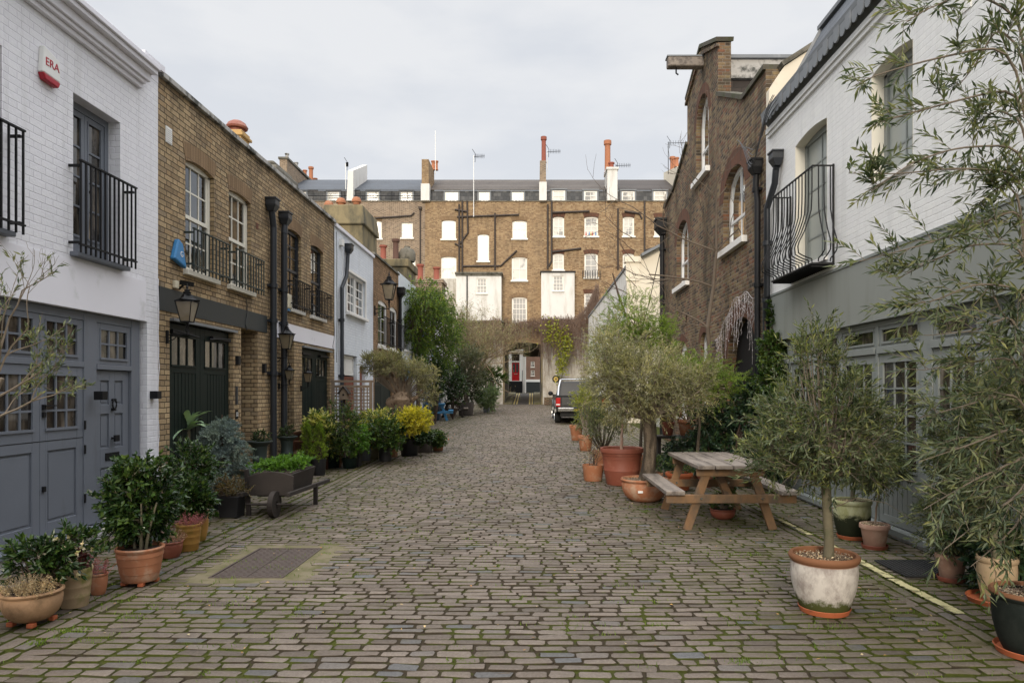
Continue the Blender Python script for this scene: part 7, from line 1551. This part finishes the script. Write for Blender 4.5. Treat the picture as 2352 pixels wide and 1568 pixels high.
# ---------------------------------------------------------------- furniture, truck and small things
def picnic(label, X, Y, W, Ln, s, mt, ml, rot=0):
    """table centre X, Y; W top width, Ln length along the street, s height scale"""
    g = gzf(Y); t = thing('picnic_table', label, 'picnic table', (X, Y, g)); ca, sa = math.cos(rot), math.sin(rot)
    Q = lambda u, v, z: (X + u*ca - v*sa, Y + u*sa + v*ca, g + z*s)
    def slab(mb, u0, u1, v0, v1, z0, z1): mb.hexa([Q(u0, v0, z0), Q(u1, v0, z0), Q(u1, v1, z0), Q(u0, v1, z0), Q(u0, v0, z1), Q(u1, v0, z1), Q(u1, v1, z1), Q(u0, v1, z1)])
    n = 4; w = W/n
    for i in range(n): m = MB(); slab(m, -W/2 + i*w + .006, -W/2 + (i + 1)*w - .006, -Ln/2, Ln/2, .69, .733); m.build('top_board', mt, t, bevel=.006)
    for sg in (-1, 1):
        m = MB(); c = sg*W*.79; slab(m, c - .105, c + .105, -Ln/2 + .02, Ln/2 - .02, .405, .45); m.build('seat', mt, t, bevel=.006)
    for v in (-Ln/2 + .16, Ln/2 - .20):
        m = MB(); m.beam(Q(-W*.47, v - .02, .645), Q(W*.47, v - .02, .645), .045, .09*s); m.build('top_bearer', ml, t, bevel=.006)
        m = MB(); m.beam(Q(-W*.90, v - .05, .355), Q(W*.90, v - .05, .355), .045, .095*s); m.build('cross_rail', ml, t, bevel=.006)
        for sg in (-1, 1):
            m = MB(); m.beam(Q(sg*W*.60, v, -.0), Q(sg*W*.30, v, .69), .095, .045, (0, 1, 0)); m.build('leg', ml, t, bevel=.006)
            b = MB(); b.tube([Q(sg*W*.42, v - .074, .36), Q(sg*W*.42, v - .082, .36)], .014, 8); b.build('bolt', m_chrome, t)
    m = MB(); m.beam(Q(0, -Ln/2 + .2, .36), Q(0, 0, .66), .09, .045); m.build('brace', ml, t); m = MB(); m.beam(Q(0, Ln/2 - .24, .36), Q(0, 0, .66), .09, .045); m.build('brace', ml, t)
picnic('picnic table with silvered top and honey brown legs on the right setts', 2.19, 8.28, .80, 1.66, 1.0, m_woodg, m_wood)
X, Y = GP(1000, 965); picnic('small sky blue painted picnic table by the left shrubs', X, Y, .84, 1.2, 1.0, m_woodbl, m_woodbl, .12)
X, Y = GP(1040, 958); picnic('small weathered brown picnic table beside the blue one', X, Y, .78, 1.2, 1.0, m_woodg, m_woodd, .1)
def barrow():
    t = thing('wheelbarrow_planter', 'dark wooden wheelbarrow planter filled with leafy green seedlings', 'planter', (-3.2, 8.7, .02)); x0, x1, y0, y1 = -3.48, -2.98, 8.45, 9.35; z0, z1 = .30, .52
    m = MB(); m.hexa([(x0 + .06, y0, z0 - .06), (x1 - .06, y0, z0 - .06), (x1 - .06, y1, z0 - .06), (x0 + .06, y1, z0 - .06), (x0, y0, z1), (x1, y0, z1), (x1, y1, z1), (x0, y1, z1)]); m.build('tray', m_woodd, t, bevel=.006)
    m = MB(); pts = [(x0 - .02, .26), (x1 + .02, .26), (x1 + .03, .50)] + [(x1 + .03 - (x1 - x0 + .06)*i/10, .50 + .055*math.sin(math.pi*i/10)) for i in range(1, 10)] + [(x0 - .03, .50)]; m.prism(pts, lambda u, z, d: (u, y0 - .02 - d, z), 0, .03); m.build('end_board', m_woodd, t, bevel=.006)
    m = MB(); m.prism([(a*.98 + -.06*.02, b + .012) for a, b in pts[2:]], lambda u, z, d: (u, y0 - .02 - d, z), -.005, .036) if False else None
    for x in (x0 - .03, x1 + .03):
        m = MB(); m.beam((x, y0 - .25, .30), (x, y1 + .5, .26), .04, .05); m.build('shaft', m_woodd, t, bevel=.005)
    m = MB(); m.beam((x0 - .04, y0, .0), (x0 - .07, y0, .58), .05, .045, (0, 1, 0)); m.build('leg', m_woodd, t, bevel=.005); m = MB(); m.beam((x0 + .03, y1 - .1, .0), (x0 + .03, y1 - .1, .3), .05, .045, (0, 1, 0)); m.build('leg', m_woodd, t); m = MB(); m.beam((x1 + .03, y1 - .1, .0), (x1 + .03, y1 - .1, .3), .05, .045, (0, 1, 0)); m.build('leg', m_woodd, t)
    m = MB(); xc = -3.16; th = np.linspace(0, 2*math.pi, 25)
    for a, b in zip(th, th[1:]): 
        P = lambda r, q, x: (x, y0 - .12 + r*math.cos(q), .165 + r*math.sin(q))
        m.hexa([P(.04, a, xc - .03), P(.04, a, xc + .03), P(.04, b, xc + .03), P(.04, b, xc - .03), P(.16, a, xc - .03), P(.16, a, xc + .03), P(.16, b, xc + .03), P(.16, b, xc - .03)])
    for q in (0, 1.05, 2.09): m.beam((xc, y0 - .12 + .13*math.cos(q), .165 + .13*math.sin(q)), (xc, y0 - .12 - .13*math.cos(q), .165 - .13*math.sin(q)), .025, .03, (1, 0, 0))
    m.tube([(x0 - .03, y0 - .12, .165), (x1 + .03, y0 - .12, .165)], .014, 6); m.build('wheel', m_woodd, t)
    s = MB(); s.box((x0 + .02, y0 + .02, z1 - .03), (x1 - .02, y1 - .02, z1 + .01)); s.build('soil', m_soil, t)
    L = MB(); rg = np.random.default_rng(6); crown(L, None, rg, (-3.26, 8.9, .58), (.40, .45, .09), 60, 8, 9, .06, .04, .02, hollow=.05, up=.8); L.build('seedlings', l_moss, t)
barrow()
def bench():
    t = thing('garden_chair', 'red-brown slatted wooden garden armchair beside the iron urns', 'chair', (-4.2, 12.8, .05)); g = gzf(12.8) - .06; x0, x1, y0, y1 = -4.42, -3.96, 12.45, 13.08
    for (x, y, h) in ((x1, y0, .62), (x1, y1, .62), (x0, y0, .80), (x0, y1, .80)): m = MB(); m.box((x - .028, y - .028, g), (x + .028, y + .028, g + h)); m.build('leg', m_woodr, t, bevel=.004)
    for y in (y0, y1): m = MB(); m.box((x0 - .02, y - .04, g + .62), (x1 + .05, y + .04, g + .65)); m.build('armrest', m_woodr, t, bevel=.005)
    m = MB()
    for i in range(5): m.box((x0 + .03 + i*.086, y0, g + .38), (x0 + .105 + i*.086, y1, g + .405))
    m.box((x1 - .02, y0 + .03, g + .30), (x1 + .01, y1 - .03, g + .378)); m.build('seat', m_woodr, t)
    m = MB()
    for i in range(8): m.box((x0 - .012, y0 + .06 + i*.072, g + .46), (x0 + .012, y0 + .10 + i*.072, g + .75))
    m.box((x0 - .02, y0 + .029, g + .75), (x0 + .02, y1 - .029, g + .80)); m.build('backrest', m_woodr, t)
    for y in (y0, y1): m = MB(); m.box((x0 + .029, y - .015, g + .30), (x1 - .029, y + .015, g + .37)); m.build('side_rail', m_woodr, t)
    rg = np.random.default_rng(2); o = MB(); o.ball((-4.15, 12.65, g + .46), (.10, .14, .065), 14, 9, .18, rg); o.ball((-4.10, 12.53, g + .50), (.055, .055, .05), 10, 7, .1, rg)
    for s in (-1, 1): o.ball((-4.10 + s*.035, 12.54, g + .545), (.015, .012, .025), 6, 5)
    tag(o.build('stone_cat', M('mottled_grey_stone', (.16, .155, .16), .9, .5, 25, .3), None, smooth=True), 'small grey stone ornament shaped like a sleeping cat on the chair seat', 'ornament')
bench()
def trellis():
    Y = 15.0; g = gzf(Y); x0, x1 = -4.40, -3.57; zt = H0 + (897 - 878)*Y/F; t = thing('trellis_screen', 'square lattice wooden trellis screen in front of the white house door', 'trellis', (-4, Y, g))
    for x in (x0, x1): m = MB(); m.box((x - .03, Y - .03, g), (x + .03, Y + .03, zt)); m.build('post', m_woodt, t)
    m = MB(); m.box((x0 - .05, Y - .035, zt), (x1 + .05, Y + .035, zt + .05)); m.build('top_rail', m_woodt, t)
    m = MB(); n = 11; zs = np.arange(g + .15, zt - .08, .075)
    for i in range(1, n): x = x0 + (x1 - x0)*i/n; m.box((x - .012, Y - .02, g + .1), (x + .012, Y - .008, zt - .1))
    for z in zs: m.box((x0 + .03, Y - .007, z - .012), (x1 - .03, Y + .006, z + .012))
    m.box((x0 + .03, Y - .025, zt - .12), (x1 - .03, Y + .02, zt - .06)); m.build('lattice', m_woodt, t)
    t = thing('bird_house', 'small pitched-roof wooden bird house on a pole before the trellis', 'bird house', (-4.12, 14.8, g)); x, y = -4.10, 14.8; z = 1.36
    m = MB(); m.box((x - .02, y - .02, g), (x + .02, y + .02, z)); m.build('pole', m_woodd, t); m = MB(); m.prism([(x - .08, z), (x + .08, z), (x + .08, z + .15), (x, z + .25), (x - .08, z + .15)], lambda u, zz, d: (u, y - .07 + d, zz), 0, .14); b = m.build('box', m_woodt, t)
    m = MB(); m.beam((x - .12, y, z + .12), (x, y, z + .28), .2, .02, (0, 0, 1)); m.beam((x + .12, y, z + .12), (x, y, z + .28), .2, .02); m.build('roof', m_woodd, t); m = MB(); m.tube([(x, y - .075, z + .1), (x, y - .068, z + .1)], .022, 10); m.build('entrance_hole', m_black, t)
trellis()
def truck():
    Y0_ = 26.6; g = gzf(Y0_) ; cx = 1.86; W = 1.02; t = thing('pickup_truck', 'dark grey double-cab pickup truck parked with its tailgate to the camera', 'pickup truck', (cx, Y0_ + 2.6, g))
    S = lambda y, z, x: (cx + x, Y0_ + y, g + z)
    def ext(mb, pts, x0, x1, f=S):
        n = len(pts); V = [f(y, z, x0) for y, z in pts] + [f(y, z, x1) for y, z in pts]; mb.add(V, [list(range(n))], [list(range(n, 2*n))[::-1]], [[i, (i + 1) % n, n + (i + 1) % n, n + i] for i in range(n)])
    body = [(.05, .55), (.02, .75), (.0, 1.10), (1.65, 1.10), (5.1, 1.08), (5.25, .95), (5.3, .5), (4.75, .45), (4.7, .75), (4.45, .88), (4.2, .75), (4.1, .45), (1.55, .45), (1.5, .75), (1.2, .88), (.9, .75), (.8, .48)]
    m = MB(); ext(m, body, -W + .06, W - .06); 
    b = m.build('body', m_car, t, bevel=.05)
    for s in (-1, 1):       # flared arches
        for yc in (1.2, 4.45):
            m = MB(); P = [(yc + .50*math.cos(a), .45 + .50*math.sin(a)) for a in np.linspace(0, math.pi, 12)]; Q = [(yc + .40*math.cos(a), .45 + .40*math.sin(a)) for a in np.linspace(math.pi, 0, 12)]; ext(m, P + Q, s*(W - .09), s*W); m.build('wheel_arch', m_car, t, bevel=.01)
    m = MB(); V = []
    for (y, z, x) in ((1.75, 1.09, .86), (4.35, 1.07, .86), (3.75, 1.66, .68), (1.95, 1.72, .70)): V += [S(y, z, -x), S(y, z, x)]
    m.add(V, [[0, 2, 4, 6], [1, 7, 5, 3], [6, 4, 5, 7], [0, 6, 7, 1], [2, 3, 5, 4]]); cab = m.build('cab', m_car, t, bevel=.04)
    m = MB(); m.quad(S(1.80, 1.14, -.72), S(1.80, 1.14, .72), S(1.925, 1.62, .62), S(1.925, 1.62, -.62)); m.build('rear_window', glassmat('car_window_glass', .25, k=2.5), cab)
    for s in (-1, 1):
        m = MB(); m.quad(S(1.95, 1.14, s*.853), S(3.0, 1.14, s*.853), S(3.0, 1.60, s*.725), S(2.1, 1.62, s*.727)); m.quad(S(3.05, 1.14, s*.853), S(4.2, 1.14, s*.853), S(3.7, 1.60, s*.715), S(3.05, 1.60, s*.725)); m.build('side_window', m_dglass, cab)
        m = MB(); m.tube([S(3.6, 1.12, s*.86), S(3.6, 1.15, s*1.05)], .03, 6); m.ball(S(3.6, 1.20, s*1.10), (.11, .07, .10), 10, 7); m.build('door_mirror', m_black, t, smooth=True)
        m = MB(); ext(m, [(-.02, .70), (-.03, 1.04), (.14, 1.04), (.12, .70)], s*(W - .21), s*(W - .035)); l = m.build('tail_light', m_redl, t, bevel=.01)
        m = MB(); ext(m, [(-.035, .76), (-.035, .80), (.0, .80), (.0, .76)], s*(W - .20), s*(W - .05)); m.build('reversing_lens', m_whp, l)
        for yc in (1.2, 4.45):
            m = MB(); x0, x1 = s*(W - .30), s*(W - .02); pr = [(.0, 0), (.27, .0), (.36, .03), (.385, .07), (.385, .21), (.36, .25), (.27, .28), (0, .28)]; th = np.arange(28)*2*math.pi/28
            V = [S(yc + r*math.cos(a), .385 + r*math.sin(a), x0 + (x1 - x0)*q/.28) for r, q in pr for a in th]; m.add(V, [[i*28 + j, i*28 + (j + 1) % 28, (i + 1)*28 + (j + 1) % 28, (i + 1)*28 + j] for i in range(7) for j in range(28)]); w = m.build('wheel', m_rubber, t, smooth=True)
            m = MB(); m.lathe([(0, 0), (.22, 0), (.25, .01), (.25, .03)], (0, 0, 0), 20); m2 = MB(); m2.add([S(yc + v[0], .385 + v[1], s*(W - .018) + s*v[2]*.2) for v in m.V[0]], *m.Fc); m2.build('rim', m_chrome, w)
    m = MB(); ext(m, [(-.10, .50), (-.12, .66), (.03, .68), (.03, .50)], -W + .10, W - .10); bp = m.build('bumper', m_chrome, t, bevel=.03)
    m = MB(); ext(m, [(-.125, .58), (-.125, .655), (-.10, .655), (-.10, .58)], -.30, .30); m.build('bumper_step', m_black, bp)
    m = MB(); ext(m, [(-.128, .52), (-.140, .62), (-.12, .62), (-.11, .52)], -.27, .27); m.build('number_plate', m_plate, t)
    m = MB(); ext(m, [(-.025, .74), (-.02, 1.06), (.02, 1.06), (.02, .74)], -.76, .76); tg = m.build('tailgate', m_car, t, bevel=.015)
    text(tg, 'AMAROK', .085, m_chrome, S(-.03, .83, -.38), ROTF, 'badge_lettering')
    m = MB(); ext(m, [(-.01, 1.07), (-.01, 1.13), (1.6, 1.13), (1.6, 1.07)], -.90, .90); m.build('load_cover', m_black, t)
    m = MB()
    for s in (-1, 1): m.tube([S(.75, 1.12, s*.86), S(1.35, 1.45, s*.82), S(1.62, 1.76, s*.74)], .026, 8); m.tube([S(1.45, 1.12, s*.87), S(1.60, 1.5, s*.82), S(1.64, 1.72, s*.76)], .03, 8)
    m.tube([S(1.62, 1.72, -.76), S(1.62, 1.78, -.68), S(1.62, 1.79, 0), S(1.62, 1.78, .68), S(1.62, 1.72, .76)], .024, 8); m.build('roll_bar', m_chrome, t, smooth=True)
    m = MB(); m.tube([S(1.9, 1.80, -.62), S(3.4, 1.80, -.62)], .02, 6); m.tube([S(1.9, 1.80, .62), S(3.4, 1.80, .62)], .02, 6)
    for y in (2.1, 3.2): m.tube([S(y, 1.82, -.66), S(y, 1.82, .66)], .022, 6)
    m.build('roof_rack', m_black, t)
    m = MB(); m.box((cx - .8, Y0_ + .1, g + .3), (cx + .8, Y0_ + 5, g + .5)); m.build('chassis', m_rubber, t)
truck()
def shelf():
    t = thing('plant_bench', 'low weathered plank bench carrying clay pots against the brown house', 'bench', (2.95, 13.3, .05)); g = gzf(13.3)
    m = MB(); m.box((2.35, 13.1, g + .58), (3.45, 13.5, g + .63)); m.build('plank', m_woodd, t)
    for x in (2.4, 3.35): m = MB(); m.box((x, 13.15, g), (x + .06, 13.45, g + .58)); m.build('leg', m_woodd, t)
    for i, (x, r, h, mm, lab) in enumerate(((2.62, .13, .26, m_terraD, 'dark red clay pot at the left end of the plank bench'), (2.98, .17, .30, m_terra, 'larger orange-brown clay pot in the middle of the plank bench'), (3.3, .12, .22, m_terraB, 'small buff clay pot at the right end of the plank bench'))):
        q = thing('clay_pot', lab, 'pot', (x, 13.3, g + .63), 'clay pots on the plank bench'); z = pot(q, x, 13.3, r, h, 'classic', mm, z0=g + .632)
        L, T = MB(), MB(); rg = np.random.default_rng(i); crown(L, T, rg, (x, 13.3, z + .08), (r, r, .1), 12, 6, 7, .08, .04, .012, root=(x, 13.3, z)); T.build('stems', m_twigd, q); L.build('foliage', l_dead if i == 1 else l_rust, q)
shelf()
def icicles():
    rg = np.random.default_rng(3); t = thing('string_lights', 'unlit white icicle string lights draped over the arched black door', 'string lights', (3.7, 12.5, 2.6)); m = MB()
    ys = np.linspace(11.45, 14.0, 34); top = [np.interp(y, [11.4, 12.4, 13.0, 13.5, 14.0], [3.12, 3.32, 3.15, 2.85, 2.60]) + .05*math.sin(y*9) for y in ys]
    m.tube([(3.76, y, z) for y, z in zip(ys, top)], .006, 4)
    for y, z in zip(ys, top):
        for k in range(2):
            if rg.random() < .3: continue
            l = rg.uniform(.12, 1.15)*(.35 + .65*abs(math.sin(y*3.3 + 1))); yy = y + rg.uniform(-.03, .03); n = 9; P = [(3.755 + rg.uniform(-.02, .0), yy + rg.normal()*.015, z - l*i/n) for i in range(n + 1)]; m.tube(P, .0028, 3, caps=False)
            for p in P[1:]: e = np.array(p) + rg.normal(size=3)*[.006, .03, .01] + [0, 0, -.02]; m.tube([p, e], .0042, 3)
    m.build('light_strands', M('frosty_pinkish_cable', (.48, .43, .42), .5, .1), t)
icicles()
def small():
    t = thing('door_mat', 'black rubber grid mat before the sage grey doors', 'mat', (3.2, 6.2, .01)); m = MB(); x0, x1, y0, y1 = 3.08, 3.60, 5.62, 6.15; z = .016
    for i in range(15): x = x0 + (x1 - x0)*i/14; m.box((x - .007, y0, z), (x + .007, y1, z + .012))
    for i in range(17): y = y0 + (y1 - y0)*i/16; m.box((x0, y - .007, z + .0005), (x1, y + .007, z + .0118))
    m.build('mat_grid', m_rubber, t)
    Y = 49.6; X, Z = (1277 - 1225)*Y/F, H0 + (897 - 870)*Y/F; t = thing('wall_plaque', 'round brass and black ornament on the white wall right of the arch', 'plaque', (X, 49.85, Z)); 
    for r, y, mm, nm in ((.26, 49.84, m_black, 'rim'), (.17, 49.80, m_gold, 'disc'), (.05, 49.77, m_black, 'boss')):
        m = MB(); m.tube([(X, 49.87, Z), (X, y - .02, Z)], r, 24); m.build(nm, mm, t)
    m = MB(); P = np.linspace(0, 1, 20); A = np.array([(3.72, 19.6, 5.9)]); E = np.array([(3.0, 21.2, 2.2)]); m.tube([(A[0] + (E[0] - A[0])*q) - np.array([0, 0, .25*math.sin(q*3.14)]) for q in P], .012, 5)
    tag(m.build('cable', m_black), 'thin black cable drooping from the far pipe of the brown house', 'cable')
    m = MB(); rg = np.random.default_rng(4)
    for k in range(5): m.tube([(3.66 - .02*k, y, 5.86 + .03*k + .03*math.sin(y*3 + k) - (.35 + .1*k)*math.exp(-((y - 11.2)/.5)**2)) for y in np.linspace(10.2, 12.0, 24)], .006, 4)
    tag(m.build('loose_cables', m_dgrey), 'tangle of loose cables between the white gutter and the brick gable', 'cable')
    # creepers and strays on the far right wall
    t = thing('storage_box', 'dark blue bin standing behind the small picnic tables', 'bin', (-4.2, 29.6, .3)); m = MB(); g = gzf(29.6); m.box((-4.50, 29.3, g), (-4.05, 29.9, g + .95)); m.build('body', M('navy_plastic', (.02, .04, .07), .5, .1), t, bevel=.03); m = MB(); m.box((-4.53, 29.25, g + .95), (-4.02, 29.95, g + 1.03)); m.build('lid', m_plast, t, bevel=.02)
small()
